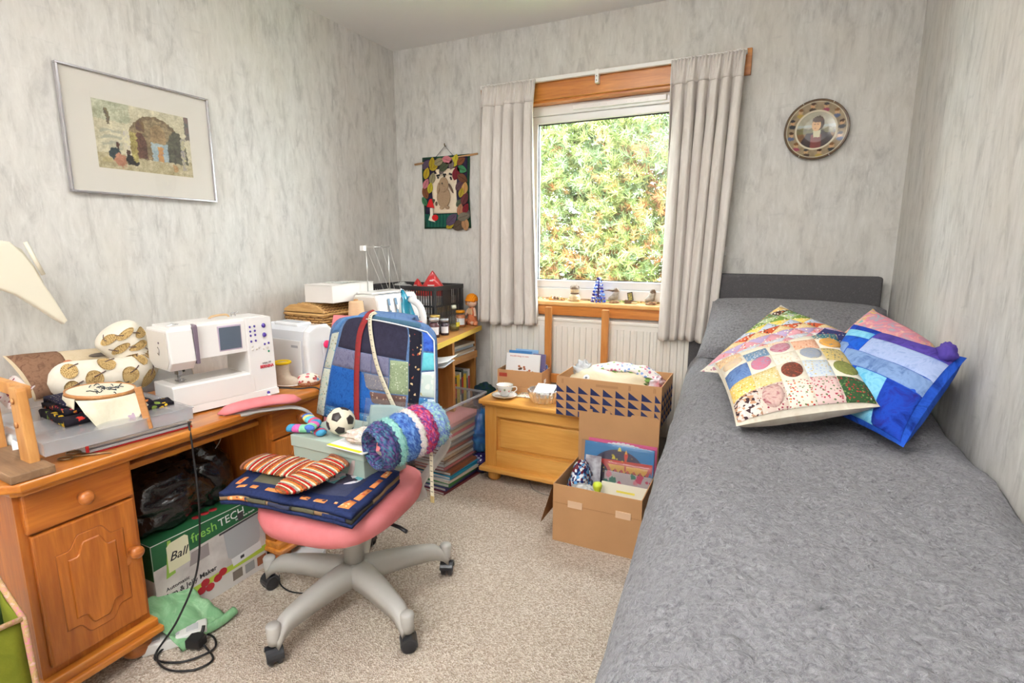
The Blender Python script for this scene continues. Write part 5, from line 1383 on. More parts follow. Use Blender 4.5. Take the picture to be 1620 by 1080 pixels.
tube('sole_seam', [(.018+.048*math.cos(a), .028*math.sin(a), .006) for a in [2*PI*k_/24 for k_ in range(24)]], .002, plain('seam_white', S(236, 230, 220), .8), bt_, 5, True)
pc = thing('pincushion', 'round floral pincushion on the desk beside the felt boot', 'pincushion', (-1.635, 1.535, DZ))
lathe('cushion', [(0, 0), (.034, .002), (.044, .012), (.046, .022), (.036, .036), (.018, .043), (0, .045)], F('pin_floral', S(232, 220, 206), [S(196, 90, 100), S(120, 160, 190), S(160, 90, 70)], 'floral', 55, .4), pc, 24)
lathe('base_band', [(.040, 0), (.047, .006), (.047, .014), (.044, .016)], F('brown_band', S(150, 100, 70), [S(220, 200, 180)], 'dots', 120, .2), pc, 24)
# ---- die cutting machine
dc = thing('die_cutter', 'white rounded craft cutting machine with pink button on the desk end', 'craft machine', (-1.745, 1.632, DZ), R(-4))
CW = plain('cutter_white', S(236, 236, 238), .25, coat=.3); CT = plain('cutter_translucent', S(222, 224, 230), .2, coat=.4)
pr_ = [(-.075, 0), (.055, 0), (.062, .06), (.062, .15), (.05, .20), (.025, .224), (-.045, .226), (-.07, .205), (-.078, .15)]
pts_ = [(y, z) for y, z in pr_]
prism('body', [(p_[0]-.0, p_[1]) for p_ in pts_], -.15, .085, CT, dc, 'x', .012, seg=3)
prism('end_cap', [(p_[0]*1.08, p_[1]*1.02) for p_ in pts_], .082, .118, CW, dc, 'x', .012, seg=3)
prism('end_cap', [(p_[0]*1.04, p_[1]*1.01) for p_ in pts_], -.158, -.145, CW, dc, 'x', .006, seg=2)
box('carry_grip', (-.12, .03, -.052, .02, .215, .235), CW, dc, bev=.009, seg=3)
box('grip_recess', (-.11, .02, -.03, -.005, .2345, .2365), plain('recess_grey', S(176, 178, 186), .5), dc, bev=.001)
prism('front_plate', [(-.13, .17), (.075, .17), (.075, .01), (-.13, .01)], -.0835, -.078, CW, dc, 'y', .003)
prism('crank_arm', [(-.012, .165), (.012, .165), (.016, .155), (.012, .06), (-.012, .06), (-.016, .155)], .1185, .132, plain('crank_grey', S(206, 206, 212), .3), dc, 'x', .004)
lathe('pink_button', [(0, 0), (.016, 0), (.016, .004), (.012, .007), (0, .008)], plain('magenta', S(226, 40, 100), .35), dc, 20, (.131, 0, .150), 'x')
lathe('crank_knob', [(0, 0), (.008, 0), (.010, .02), (0, .024)], plain('dusky_brown', S(130, 96, 96), .4), dc, 14, (.131, 0, .072), 'x')
box('moulded_mark', (.02, .06, -.0842, -.0832, .140, .150), plain('grey_mark', S(176, 178, 186), .5), dc, bev=0)

# ---- neck pillow with tree print
def cushion_brown():
    C = [(-1.97, .79, .735), (-1.99, 1.145, .715), (-2.065, 1.20, .835), (-2.055, .765, .872)]
    r, fs = cushion('cushion', 'brown and cream applique cushion propped against the left wall', C, .045, F('beige_linen', S(214, 196, 166), [S(204, 184, 152)], 'marble', 40), group=None, pinch=.04)
    uvpatch('brown_panel', fs, ((.01, .01), (.26, .01), (.30, .99), (.01, .99)), F('brown_tweed', S(116, 84, 64), [S(140, 106, 84), S(100, 70, 54)], 'marble', 50), r, n=12, puff=.002)
    uvpatch('rust_flower', fs, (.29, .60, .035, .07), F('rust_felt', S(190, 110, 76), [S(206, 140, 106)], 'marble', 60), r, ell=True, base=.003)
    uvpatch('grey_leaf', fs, (.55, .72, .10, .05, .1), F('grey_felt', S(112, 102, 92), [S(126, 114, 104)], 'marble', 60), r, ell=True, base=.003)
    uvpatch('plum_patch', fs, (.80, .68, .10, .16), F('plum_felt', S(72, 52, 60), [S(90, 70, 76)], 'marble', 60), r, ell=True, base=.003)
    return r
cushion_brown()
npil = thing('neck_pillow', 'curved neck pillow printed with brown trees propped on the desk', 'pillow', (-1.90, .98, .70))
TREEC = F('cream_cotton', S(236, 228, 212), [S(228, 218, 200)], 'marble', 30)
pth = smoothpath([(.02, -.19, .10), (.03, -.13, .098), (.035, -.05, .09), (.03, .03, .083), (.0, .075, .105), (-.02, .068, .155), (-.03, .04, .20), (-.035, .018, .235)], 7)
rads = []
for i in range(len(pth)):
    t = i/(len(pth)-1); e = min(1, min(t, 1-t)/.14); rads.append(max(.004, (.058+.014*max(0, t-.5)*2)*math.sqrt(max(0, 1-(1-e)**2))))
tube('pillow_body', pth, rads, TREEC, npil, 48)
FOL = F('tree_foliage', S(190, 160, 108), [S(116, 88, 50), S(140, 108, 62)], 'dots', 230, .40); TRK = plain('tree_trunk', S(104, 82, 78), .8)
def on_tube(t, ang):
    i = t*(len(pth)-1); i0 = min(len(pth)-2, int(i)); fr2 = i-i0
    p_ = pth[i0].lerp(pth[i0+1], fr2); tn = (pth[i0+1]-pth[max(0, i0-1)]).normalized(); r_ = rads[i0]*(1-fr2)+rads[i0+1]*fr2
    # outward: towards the viewer (+x) rotated around tangent
    o_ = Vector((1, -.35, .25)); o_ = (o_-tn*o_.dot(tn)).normalized(); b2 = tn.cross(o_)
    return p_+(o_*math.cos(ang)+b2*math.sin(ang))*(r_+.0026)
for t, ang in ((.10, .5), (.10, -.5), (.20, .1), (.27, -.75), (.30, .75), (.36, .05), (.45, .7), (.47, -.5), (.55, .1), (.62, .8), (.63, -.5), (.72, .2), (.80, -.5), (.80, .8), (.89, .15), (.93, -.6)):
    def disc(u, v_, t=t, ang=ang): return on_tube(min(.999, max(.0, t+(u-.5)*.11)), ang+(v_-.5)*1.25)
    e_ = uvpatch('tree_print', disc, (.5, .5, .36, .36), FOL, npil, n=8, puff=.0, base=.0008, ell=True)
    tube('trunk_print', [on_tube(min(.999, max(0, t+.02*k_)), ang-.10*k_-.12) for k_ in (0, .9, 1.8, 2.6)], .0016, TRK, e_, 5)

# ---- red ring binder with papers, clear case, fabrics, hoop
bi = thing('ring_binder', 'red and white ring binder stuffed with papers under the clear case', 'binder', (-1.725, .885, DZ), R(-7))
RED = plain('binder_red', S(196, 36, 44), .4)
box('lower_cover', (-.145, .145, -.135, .135, 0, .003), RED, bi, bev=.001); box('upper_cover', (-.145, .13, -.135, .135, .032, .035), MATS['white_paper'], bi, bev=.001)
box('spine', (-.148, .145, -.1365, -.1335, 0, .035), MATS['white_paper'], bi, bev=.001); box('spine_edge', (.143, .147, -.1375, -.130, 0, .034), RED, bi, bev=.001)
rp = random.Random(2)
for i in range(9): box('paper_sheet', (-.14+.006*rp.random(), .118+.024*rp.random(), -.13, .128+.004*rp.random(), .004+i*.0030, .0064+i*.0030), plain('paper_%d' % (i % 3), (S(240, 240, 240), S(226, 226, 230), S(232, 230, 226))[i % 3], .7), bi, bev=0)
cc = thing('clear_case', 'flat clear plastic case of craft packets on top of the ring binder', 'case', (-1.735, .845, DZ+.0352), R(-7))
CLC = clear('case_plastic', (.98, .98, .99, 1), .30, .15)
for nm, d in (('case_floor', (-.20, .185, -.19, .165, 0, .002)), ('case_wall', (-.20, .185, -.19, -.188, .002, .034)), ('case_wall', (-.20, .185, .163, .165, .002, .034)), ('case_wall', (-.20, -.198, -.188, .163, .002, .034)), ('case_wall', (.183, .185, -.188, .163, .002, .034)), ('case_lid', (-.203, .188, -.193, .168, .034, .037))):
    box(nm, d, CLC, cc, bev=.0007)
for i, (x0, x1, y0, y1, c_) in enumerate(((-.15, -.02, -.15, .02, (206, 206, 210)), (.0, .15, .02, .14, (226, 190, 196)), (-.10, .10, .03, .15, (110, 104, 104)), (.02, .16, -.12, -.0, (176, 176, 180)))):
    pp = mk('paper_packet', *g_box(x0, x1, y0, y1, 0, .006, .001), plain('packet_%d' % i, S(*c_), .5, var=.3, vs_=40), None)
    pp.location = (-1.735, .845, DZ+.0376+.0005*i); pp.rotation_euler = (0, 0, R(-7)); pp.location.z = DZ+.0352+.0024+(.0065 if i == 2 else 0)
    tag(pp, ('grey', 'pink', 'charcoal', 'silver')[i]+' paper packet lying inside the flat clear case', 'packet', 'packets in the clear case')
fs_z = DZ+.0352+.0376
BFL = F('black_floral', S(34, 30, 38), [S(206, 60, 50), S(232, 190, 50), S(226, 130, 60), S(120, 140, 60)], 'floral', 42, .33); BFL2 = F('black_floral_small', S(32, 30, 40), [S(206, 130, 50), S(190, 60, 70)], 'floral', 75, .26)
fst = thing('folded_fabric', 'stack of folded black floral fabrics lying on the clear case', 'fabric', (-1.735, .845, fs_z), R(-7))
for i, (x0, x1, y0, y1, h_, m_) in enumerate(((-.09, .10, -.115, .10, .024, BFL), (-.095, .07, -.105, .06, .017, BFL2), (-.09, .05, -.10, .045, .017, F('navy_small', S(38, 36, 58), [S(150, 140, 120)], 'dots', 120, .2)))):
    z_ = sum((.024, .017, .017)[:i])
    def fold_(u, v_, x0=x0, x1=x1, y0=y0, y1=y1, z_=z_, h_=h_, i=i): return (x0+(x1-x0)*u, y0+(y1-y0)*v_, z_+h_*(1-.35*(abs(2*u-1)**6))+.003*nz(u*5, v_*5, i))
    sheet('fabric_fold', fold_, 14, 14, m_, fst, th=h_*.92)
sheet('printed_fold', lambda u, v_: (.06+.05*u, .07+.08*v_, .012+.004*math.sin(5*u)), 8, 8, BFL, fst, th=.012)
hp = thing('embroidery_hoop', 'wooden embroidery hoop with pale linen stretched over folded fabrics', 'embroidery hoop', (-1.70, .835, fs_z+.061), rot=(R(-3), R(3), 0))
hp.scale = (.86, .86, 1)
HW = wood('hoop_wood', S(206, 150, 96), S(176, 116, 66), 'x', .5, 2, 0, False)
loft('hoop_ring', [[(r_*math.cos(a), r_*math.sin(a), z_) for a in [2*PI*k_/48 for k_ in range(48)]] for r_, z_ in ((.092, 0), (.096, 0), (.0965, .011), (.092, .0112), (.0915, .006), (.092, 0))], HW, hp, cap=False)
LIN = F('pale_linen', S(230, 222, 200), [S(222, 214, 188)], 'marble', 60)
lathe('linen_face', [(0, .0095), (.05, .0092), (.0915, .009)], LIN, hp, 40)
for i in range(30):
    a = rp.uniform(0, 6.28); r_ = rp.uniform(0, .07); q0 = Vector((r_*math.cos(a), r_*math.sin(a)*.8+.01, .0102)); d_ = Vector((rp.uniform(-1, 1), rp.uniform(-.4, .4), 0)).normalized()*rp.uniform(.012, .03)
    tube('stitch', [q0, q0+d_*.5+Vector((0, 0, .002)), q0+d_], .0013, plain('thread_%d' % (i % 3), (S(52, 58, 66), S(110, 116, 120), S(36, 36, 44))[i % 3], .8), hp, 5)
sheet('linen_drape', lambda u, v_: (.03+.065*math.cos(R(-75+110*u))+.05*v_*(1-.3*u)+.012*math.sin(9*u)*v_, .10*math.sin(R(-75+110*u))+.01*v_+.02*v_*(u-.5), .001-.085*v_*(.35+1.0*math.sin(PI*min(1, u*1.05))**1.5)-.004*math.sin(14*u)*v_), 26, 12, LIN, hp, th=.0015)
bp_ = MB()
sheet('linen_rim', lambda u, v_: ((.097+.004*v_)*math.cos(R(180+110*u)), (.097+.004*v_)*math.sin(R(180+110*u)), .002-.025*v_-.004*math.sin(20*u)*v_), 24, 4, LIN, hp, th=.0012)
prism('violet_motif', [(.0105*(1+.3*math.sin(5*t))*math.cos(t), .013*(1+.3*math.sin(5*t))*math.sin(t)) for t in [2*PI*k_/30 for k_ in range(30)]], 0, .001, F('violet_thread', S(186, 150, 176), [S(214, 196, 206)], 'marble', 90), hp, 'z', loc=(.135, .02, -.055), rot=(0, R(62), R(5)))
sl_ = mk('pine_ruler', *g_box(-.009, .009, -.003, .003, 0, .125, .0015), HW); sl_.location = (-1.548, .868, fs_z-.035+.001); sl_.rotation_euler = (R(4), R(-6), R(40)); tag(sl_, 'thin plain pine strip leaning beside the linen on the clear case', 'ruler')
# ---- pine hoop stand at the near end
stn = thing('hoop_stand', 'pine embroidery frame stand with pegged upright at the near desk end', 'stand', (-1.69, .607, DZ), R(-4))
PS = wood('stand_pine', S(214, 158, 92), S(184, 120, 60), 'z', .45, 1.2, 0, False); PSB = wood('stand_board', S(150, 116, 84), S(116, 86, 60), 'x', .6, 1.2, 0, False)
box('base_board', (-.18, .145, -.045, .042, 0, .022), PSB, stn, bev=.003)
up_ = prism('upright', [(-.022+.055, .0), (.036+.055, .0), (.030+.045, .2), (.027+.045, .208), (-.022+.05, .208)], .012, .034, PS, stn, 'y', .003)
prism('upright', [(-.155, .02), (-.11, .02), (-.115, .208), (-.15, .208)], .012, .034, PS, stn, 'y', .003)
box('top_bar', (-.30, .045, .034, .052, .172, .205), PS, stn, bev=.003)
for z_ in (.175, .115): lathe('peg', [(0, 0), (.0075, 0), (.0075, .004), (0, .005)], HW, stn, 14, (.052, .0115-.004, z_), 'y')
lathe('screw_hole', [(0, 0), (.004, 0), (.004, .0008), (0, .001)], plain('hole_dark', S(60, 44, 34), .8), stn, 10, (.060, .0112, .018), 'y')
sheet('patterned_cloth', lambda u, v_: (-.24+.16*u, .05+.05*v_, .13+.05*v_+.01*math.sin(6*u)), 10, 6, F('maroon_print', S(214, 200, 196), [S(140, 60, 76)], 'floral', 80), stn, th=.002)
tag(sheet('print_cloth', lambda u, v_: (-2.0+.12*u, .66+.09*v_, .6508+.012+.004*math.sin(5*u+4*v_)), 10, 8, MATS['maroon_print'], None, th=.003), 'maroon and white printed cloth lying at the desk end', 'fabric')
sp_ = thing('thread_cone', 'white cone of thread lying on its side behind the pine stand', 'thread', (-1.80, .668, DZ+.027), R(-20))
tube('cone', [(-.075, 0, 0), (.0, 0, 0)], [.026, .022], plain('thread_white', S(236, 234, 230), .7), sp_, 18); tube('core', [(-.08, 0, 0), (.06, 0, -.004)], .010, MATS['white_paper'], sp_, 14)
sc_ = thing('scissors', 'steel embroidery scissors lying on the desk below the clear case', 'scissors', (-1.605, .725, DZ+.004), R(35))
OLDS = plain('antique_steel', S(150, 126, 96), .3, .9)
for s in (-1, 1):
    tube('finger_ring', [(-.03+.016*math.cos(a), s*.017+.012*math.sin(a), .001*s) for a in [2*PI*k_/18 for k_ in range(18)]], .0022, OLDS, sc_, 6, True)
    tube('blade', [(-.014, s*.012, .001*s), (.01, s*.002, .001*s), (.07, -s*.001, .001*s)], [.002, .003, .0008], OLDS, sc_, 6)

# ================================================================ ON THE OAK DESK
OZ = .7402
WK = wood('wicker', S(222, 182, 120), S(182, 132, 72), 'x', .55, 3, 0, False); WK2 = plain('wicker_dark', S(140, 98, 56), .7)
bs_ = thing('wicker_basket', 'lidded honey wicker basket on the oak desk under the white box', 'basket', (-1.965, 2.05, OZ))
bx, by = .118, .205
def rrect(a, b, z, n=56, r=.02):
    out = []
    for i in range(n):
        t = 4*i/n; k_ = int(t); s = t-k_
        cs_ = [(-a, -b), (a, -b), (a, b), (-a, b)]
        p0, p1 = cs_[k_], cs_[(k_+1) % 4]; out.append(Vector((p0[0]+(p1[0]-p0[0])*s, p0[1]+(p1[1]-p0[1])*s, z)))
    return out
wv = MB()
for j in range(11):
    z = .012+j*.0118; pts = []
    for i, p_ in enumerate(rrect(bx, by, z, 72)):
        o_ = Vector((p_.x/bx, p_.y/by, 0)); o_ = Vector((1 if o_.x > .99 else -1 if o_.x < -.99 else 0, 1 if o_.y > .99 else -1 if o_.y < -.99 else 0, 0))
        pts.append(p_+o_*.003*(1 if (i//2+j) % 2 else -1))
    wv.add(g_tube(pts, .0042, 5, True))
wv.build('weave', WK, bs_, True)
for i, p_ in enumerate(rrect(bx, by, 0, 36)): tube('stake', [p_, p_+Vector((0, 0, .14))], .003, WK2, bs_, 5)
box('inner_lining', (-bx+.004, bx-.004, -by+.004, by-.004, 0, .135), WK2, bs_, bev=0)
for z in (.004, .138): tube('rim_band', rrect(bx+.003, by+.003, z, 40), .007, WK, bs_, 8, True)
lid = prism('lid_end', [(-bx-.006, .148), (bx+.006, .148), (bx+.004, .160), (bx*.7, .180), (0, .188), (-bx*.7, .180), (-bx-.004, .160)], -by-.006, -by+.010, WK, bs_, 'y', .003)
prism('lid_end', [(-bx-.006, .148), (bx+.006, .148), (bx+.004, .160), (bx*.7, .180), (0, .188), (-bx*.7, .180), (-bx-.004, .160)], by-.010, by+.006, WK, bs_, 'y', .003)
lw = MB()
for j in range(15):
    t = -1+2*j/14; x = t*bx; zb = .150+.036*(1-abs(t)**2.4)
    lw.add(g_tube([(x, -by+.008+k_*(2*by-.016)/36, zb+.0025*(1 if (k_+j) % 2 else -1)) for k_ in range(37)], .0045, 5))
lw.build('lid_weave', WK, bs_, True)
prism('lid_lining', [(-bx, .148), (bx, .148), (bx*.7, .172), (0, .180), (-bx*.7, .172)], -by+.006, by-.006, WK2, bs_, 'y')
wb = thing('white_box', 'plain white cardboard box sitting on the wicker basket lid', 'box', (-1.90, 2.03, OZ+.1925), R(2))
WBX = plain('white_board', S(240, 234, 228), .7)
box('body', (-.08, .085, -.16, .14, 0, .080), WBX, wb, bev=.0015); box('lid', (-.082, .087, -.162, .142, .0805, .084), WBX, wb, bev=.001)
ch_ = thing('paper_sheet', 'sheet of printed paper lying on the white box', 'paper', (-1.90, 2.06, OZ+.277), R(5))
sheet('sheet', lambda u, v_: (.12*(u-.5), .20*(v_-.5), .002+.003*math.sin(6*v_)), 6, 8, F('printed_paper', S(220, 220, 214), [S(120, 120, 116)], 'floral', 60, .2), ch_, th=.001)
kn = thing('small_jar', 'tiny white topped jar between the cutting machine and the basket', 'jar', (-2.045, 1.79, OZ))
lathe('jar', [(0, 0), (.016, 0), (.018, .01), (.018, .06), (.012, .07), (0, .071)], clear('jar_glass', (.95, .96, .95, 1), .15, .05), kn, 14); lathe('lid', [(0, .070), (.013, .070), (.013, .086), (0, .088)], WPL, kn, 14)
tc2 = thing('thread_spool', 'tall peach cone of thread beside the overlocker', 'thread', (-1.70, 1.905, OZ))
lathe('cone', [(0, .004), (.046, .004), (.047, .012), (.032, .200), (.030, .206), (0, .208)], fab('peach_thread', S(232, 196, 160), [S(222, 182, 144)], 'marble', 30, stretch=(1, 1, 12)), tc2, 28)
lathe('core', [(.010, .206), (.010, .215), (.007, .215), (.007, .206)], CARD, tc2, 14)
# ---- overlocker
ol = thing('overlocker', 'white overlocker with wire thread stand and blue tension slots', 'sewing machine', (-1.715, 2.15, OZ), R(-3))
prism('body', [(-.085, 0), (.085, 0), (.085, .115), (.070, .20), (.055, .222), (-.075, .222), (-.085, .20)], -.15, .145, WM, ol, 'y', .008, seg=3)
prism('side_panel', [(-.078, .008), (.078, .008), (.078, .115), (.063, .196), (.05, .214), (-.07, .214), (-.078, .196)], -.154, -.149, WG, ol, 'y', .003)
for i in range(7):
    for x in (-.045, -.02): box('vent_slot', (x-.008, x+.008, -.1555, -.1535, .150+i*.007, .1535+i*.007), plain('vent_dark', S(110, 108, 108), .6), ol, bev=0)
prism('looper_cover', [(.083, .008), (.090, .008), (.090, .105), (.083, .110)], -.13, .135, WM, ol, 'y', .002)
for i in range(4):
    y = .0-.085+i*.05
    prism('tension_slot', [(.0875, .128), (.0885, .128), (.0745, .205), (.0735, .205)], y, y+.016, plain('slot_blue', S(66, 106, 140), .4), ol, 'y'); prism('tension_dial', [(.084, .15), (.091, .15), (.087, .172), (.080, .172)], y+.003, y+.013, WM, ol, 'y', .002)
    prism('top_slot', [(.05, .2222), (.015, .2222), (.015, .2230), (.05, .2230)], y, y+.016, MATS['slot_blue'], ol, 'y')
prism('needle_block', [(.06, .06), (.10, .06), (.10, .10), (.06, .10)], -.135, -.10, STEEL, ol, 'y', .004); tube('presser_lever', [(.088, -.12, .12), (.098, -.118, .09), (.10, -.118, .07)], .005, SLOT, ol, 8)
box('rear_deck', (-.10, .0, -.11, .13, .2222, .232), WM, ol, bev=.004)
for y in (-.06, .10): tube('thread_post', [(-.07, y, .225), (-.07, y, .45)], .003, WIRE, ol, 6)
tube('guide_bar', [(-.07, -.085, .448), (-.07, .125, .448)], .003, WIRE, ol, 6); box('guide_clip', (-.082, -.058, -.092, -.07, .43, .455), WM, ol, bev=.003)
for y in (-.07, -.02, .04, .10): tube('guide_loop', [(-.07, y, .448), (-.06, y, .458), (-.055, y, .448)], .0018, WIRE, ol, 5); tube('thread', [(-.06, y, .448), (.03, y*.7, .224)], .0007, plain('thread_pale', S(226, 224, 220), .8), ol, 4)
# ---- iron
ir = thing('steam_iron', 'teal and white steam iron standing on its heel behind the jars', 'iron', (-1.615, 2.20, OZ), R(-82))
TEAL = plain('iron_teal', S(30, 140, 170), .25, coat=.4)
prism('soleplate', [(-.055, .0), (.055, .0), (.056, .10), (.040, .18), (.0, .245), (-.040, .18), (-.056, .10)], -.052, -.046, STEEL, ir, 'y', .002)
rg = []
for z, w_, d0, d1 in ((.0, .050, -.046, .035), (.03, .054, -.046, .035), (.10, .053, -.046, .02), (.17, .038, -.046, -.004), (.215, .018, -.046, -.022), (.238, .004, -.046, -.036)):
    rg.append([(w_*math.cos(a), (d0+d1)/2+(d1-d0)/2*math.sin(a), z) for a in [2*PI*k_/20 for k_ in range(20)]])
loft('body', rg, TEAL, ir)
tube('handle', smoothpath([(0, .02, .018), (0, .062, .03), (0, .072, .09), (0, .052, .16), (0, .0, .195)], 6), [.017]*25, plain('iron_white', S(236, 238, 240), .25), ir, 14)
box('heel', (-.045, .045, -.05, .06, 0, .016), MATS['iron_white'], ir, bev=.008); lathe('steam_dial', [(0, 0), (.014, 0), (.014, .012), (0, .015)], plain('dial_cyan', S(60, 176, 206), .3), ir, 16, (0, .072, .07), 'y')
# ---- black crate with red packets
cr = thing('plastic_crate', 'black slatted plastic crate on the oak desk in the room corner', 'crate', (-1.825, 2.56, OZ), R(-2))
CB = plain('crate_black', S(48, 48, 50), .45)
ca, cbb, chh = .215, .135, .238
box('crate_floor', (-ca+.004, ca-.004, -cbb+.004, cbb-.004, 0, .004), CB, cr, bev=0)
rm = MB()
for d in ((-ca-.008, ca+.008, -cbb-.008, -cbb+.002, chh-.024, chh), (-ca-.008, ca+.008, cbb-.002, cbb+.008, chh-.024, chh), (-ca-.008, -ca+.002, -cbb, cbb, chh-.024, chh), (ca-.002, ca+.008, -cbb, cbb, chh-.024, chh)): rm.add(g_box(*d, bev=.002))
rm.build('rim', CB, cr)
for sx in (-1, 1):
    for sy in (-1, 1): box('corner_post', (sx*ca-.007, sx*ca+.007, sy*cbb-.007, sy*cbb+.007, 0, chh-.02), CB, cr, bev=.002)
def grid_side(x0, x1, fixed, ax):
    for z in (.0, .062, .125): 
        d = (x0, x1, fixed-.003, fixed+.003, z, z+.010) if ax == 'x' else (fixed-.003, fixed+.003, x0, x1, z, z+.010)
        box('side_rail', d, CB, cr, bev=0)
    n_ = int((x1-x0)/.016)
    for i in range(n_):
        c_ = x0+(i+.5)*(x1-x0)/n_; w_ = .004 if (i % 6) else .009
        d = (c_-w_/2, c_+w_/2, fixed-.002, fixed+.002, 0, chh-.022) if ax == 'x' else (fixed-.002, fixed+.002, c_-w_/2, c_+w_/2, 0, chh-.022)
        box('side_bar', d, CB, cr, bev=0)
for s in (-1, 1): grid_side(-ca+.006, ca-.006, s*cbb, 'x'); grid_side(-cbb+.006, cbb-.006, s*ca, 'y')
box('end_panel', (ca-.004, ca+.003, -.06, .02, .125, chh-.02), CB, cr, bev=.001)
for i in range(6):
    hbook('pattern_paper', ('cream', 'white', 'grey', 'tan', 'ivory', 'pale')[i]+' paper stack packed inside the black crate', -1.815, 2.555, OZ+.0045+i*.028, .36, .235, .0275, R(-2), ((226, 214, 196), (232, 228, 222), (176, 170, 160), (214, 190, 150), (236, 228, 210), (220, 216, 208))[i], 'paper', 'papers in the black crate')
RPK = plain('red_foil', S(200, 28, 40), .3, coat=.4, c2=S(214, 60, 50), vs_=10)
def tetra(loc, rz, s, label):
    r = thing('snack_packet', label, 'packet', loc, rz, 'red packets in the black crate')
    def fn(u, v_):
        a = 2*PI*u; w_ = s*(1-v_)+.002; d_ = s*.9*v_**1.3*.8+.012*(1-v_)+.006
        sq = lambda t_: math.copysign(abs(t_)**.6, t_)
        return (w_*sq(math.cos(a))*1.1, (s*.28*(math.sin(PI*(v_*.85+.12))))*sq(math.sin(a))+.006*nz(u*6, v_*6), s*1.6*v_)
    v_, f_ = g_sheet(fn, 28, 12); mk('foil_pouch', v_, f_, RPK, r, True)
    for k_ in range(3): box('printed_band', (-.035+.012*k_, .02-.006*k_, -s*.27-.004, -s*.27+.001, s*(.35+.3*k_), s*(.42+.3*k_)), plain('foil_print', S(236, 226, 220), .4), r, bev=0)
    lathe('printed_disc', [(0, 0), (.014, 0), (.014, .001), (0, .0012)], plain('foil_orange', S(214, 110, 50), .4), r, 14, (.022, -s*.27-.004, s*.45), 'y')
    return r
tetra((-1.715, 2.555, OZ+.175), R(20), .088, 'upright red foil packet rising from the black crate')
tetra((-1.80, 2.53, OZ+.175), R(-10), .06, 'smaller red foil packet lying lower in the black crate')
crumple('clear_wrap', 'crinkled clear wrapper at the far end of the black crate', 'wrapper', (-1.93, 2.56, OZ+.174), .05, MATS['crinkle_plastic'], 21, (1.2, 1, .8), .35, 22, fr_=3)
# ---- jars
JG = clear('jam_glass', (.96, .97, .96, 1), .05, .03)
def jar(x, y, h, r, content, lidc, label, lbl=True, lblc=(226, 226, 230)):
    t = thing('jam_jar', label, 'jar', (x, y, OZ), R(-25), 'preserve jars on the oak desk')
    lathe('glass', [(0, 0), (r*.92, 0), (r, .006), (r, h*.72), (r*.86, h*.82), (r*.86, h*.86)], JG, t, 24)
    lathe('contents', [(0, .002), (r*.9, .002), (r*.955, .007), (r*.955, h*.68), (r*.8, h*.75), (0, h*.75)], plain('fill_%d_%d_%d' % content, S(*content), .25), t, 20)
    lathe('lid', [(r*.80, h*.85), (r*.93, h*.85), (r*.94, h*.98), (r*.88, h), (0, h*1.0)], plain('lid_%d_%d_%d' % lidc, S(*lidc), .3, .3), t, 24)
    if lbl:
        rr = [[((r+.0006)*math.cos(a), (r+.0006)*math.sin(a), z) for a in [R(-80+10*k_) for k_ in range(11)]] for z in (h*.16, h*.55)]
        v_, f_ = g_loft(rr, False, False); mk('paper_label', v_, f_, plain('label_%d_%d_%d' % lblc, S(*lblc), .7), t, True)
    return t
jar(-1.505, 2.245, .098, .027, (84, 24, 40), (190, 190, 194), 'dark red jam jar nearest the patchwork quilt')
jar(-1.545, 2.315, .102, .027, (60, 26, 52), (214, 178, 90), 'dark jam jar with gold lid and white label')
jar(-1.495, 2.325, .085, .023, (50, 24, 44), (196, 198, 204), 'small dark jam jar with silver lid and white label')
jar(-1.565, 2.60, .095, .028, (190, 110, 60), (236, 160, 30), 'amber preserve jar with orange lid beside the doll')
jar(-1.575, 2.245, .092, .024, (60, 80, 60), (226, 216, 210), 'green filled jar behind the dark jam jars', False)
bt2 = thing('glass_bottle', 'small clear glass bottle with pale stopper among the jam jars', 'bottle', (-1.530, 2.475, OZ))
lathe('glass', [(0, 0), (.024, 0), (.027, .006), (.027, .05), (.024, .066), (.012, .082), (.011, .120), (.013, .122)], JG, bt2, 24); lathe('contents', [(0, .002), (.0255, .006), (.0255, .035), (0, .036)], plain('oil_olive', S(120, 110, 60), .2), bt2, 18)
lathe('stopper', [(0, .118), (.012, .118), (.014, .125), (.013, .138), (0, .14)], plain('stopper_pale', S(206, 206, 186), .5), bt2, 14); box('yellow_label', (.02, .0275, -.014, .014, .024, .046), plain('label_yellow', S(226, 206, 60), .6), bt2, bev=0)
# ---- rag doll
dl = thing('rag_doll', 'rag doll in an orange knitted hat sitting at the oak desk corner', 'doll', (-1.555, 2.715, OZ), R(-12))
SK = F('doll_skin', S(238, 200, 174), [S(232, 190, 164)], 'marble', 30, bump=.1); HATM = F('orange_knit', S(240, 150, 30), [S(222, 126, 20)], 'stripes', 40, bump=.5); DRS = F('rust_check', S(206, 120, 80), [S(190, 96, 60), S(226, 160, 120)], 'floral', 80)
lathe('head', [(0, .100), (.018, .104), (.030, .118), (.033, .134), (.030, .150), (.018, .163), (0, .167)], SK, dl, 22)
lathe('hat', [(.0345, .138), (.036, .142), (.035, .156), (.026, .172), (.010, .181), (0, .182)], HATM, dl, 24); tube('fringe', [(-.033, -.012, .137), (-.02, -.030, .143), (0, -.036, .144), (.02, -.030, .143), (.033, -.012, .137)], .006, HATM, dl, 8)
tube('side_hair', [(-.034, -.004, .14), (-.034, -.008, .122), (-.030, -.012, .114)], [.007, .007, .004], HATM, dl, 8)
for s in (-1, 1): tube('eye', [(s*.011-.004, -.0325, .134), (s*.011, -.0335, .132), (s*.011+.004, -.0325, .134)], .0012, plain('eye_thread', S(60, 40, 36), .7), dl, 5)
tube('mouth', [(-.005, -.0325, .121), (0, -.033, .119), (.005, -.0325, .121)], .001, plain('mouth_thread', S(190, 90, 90), .7), dl, 5)
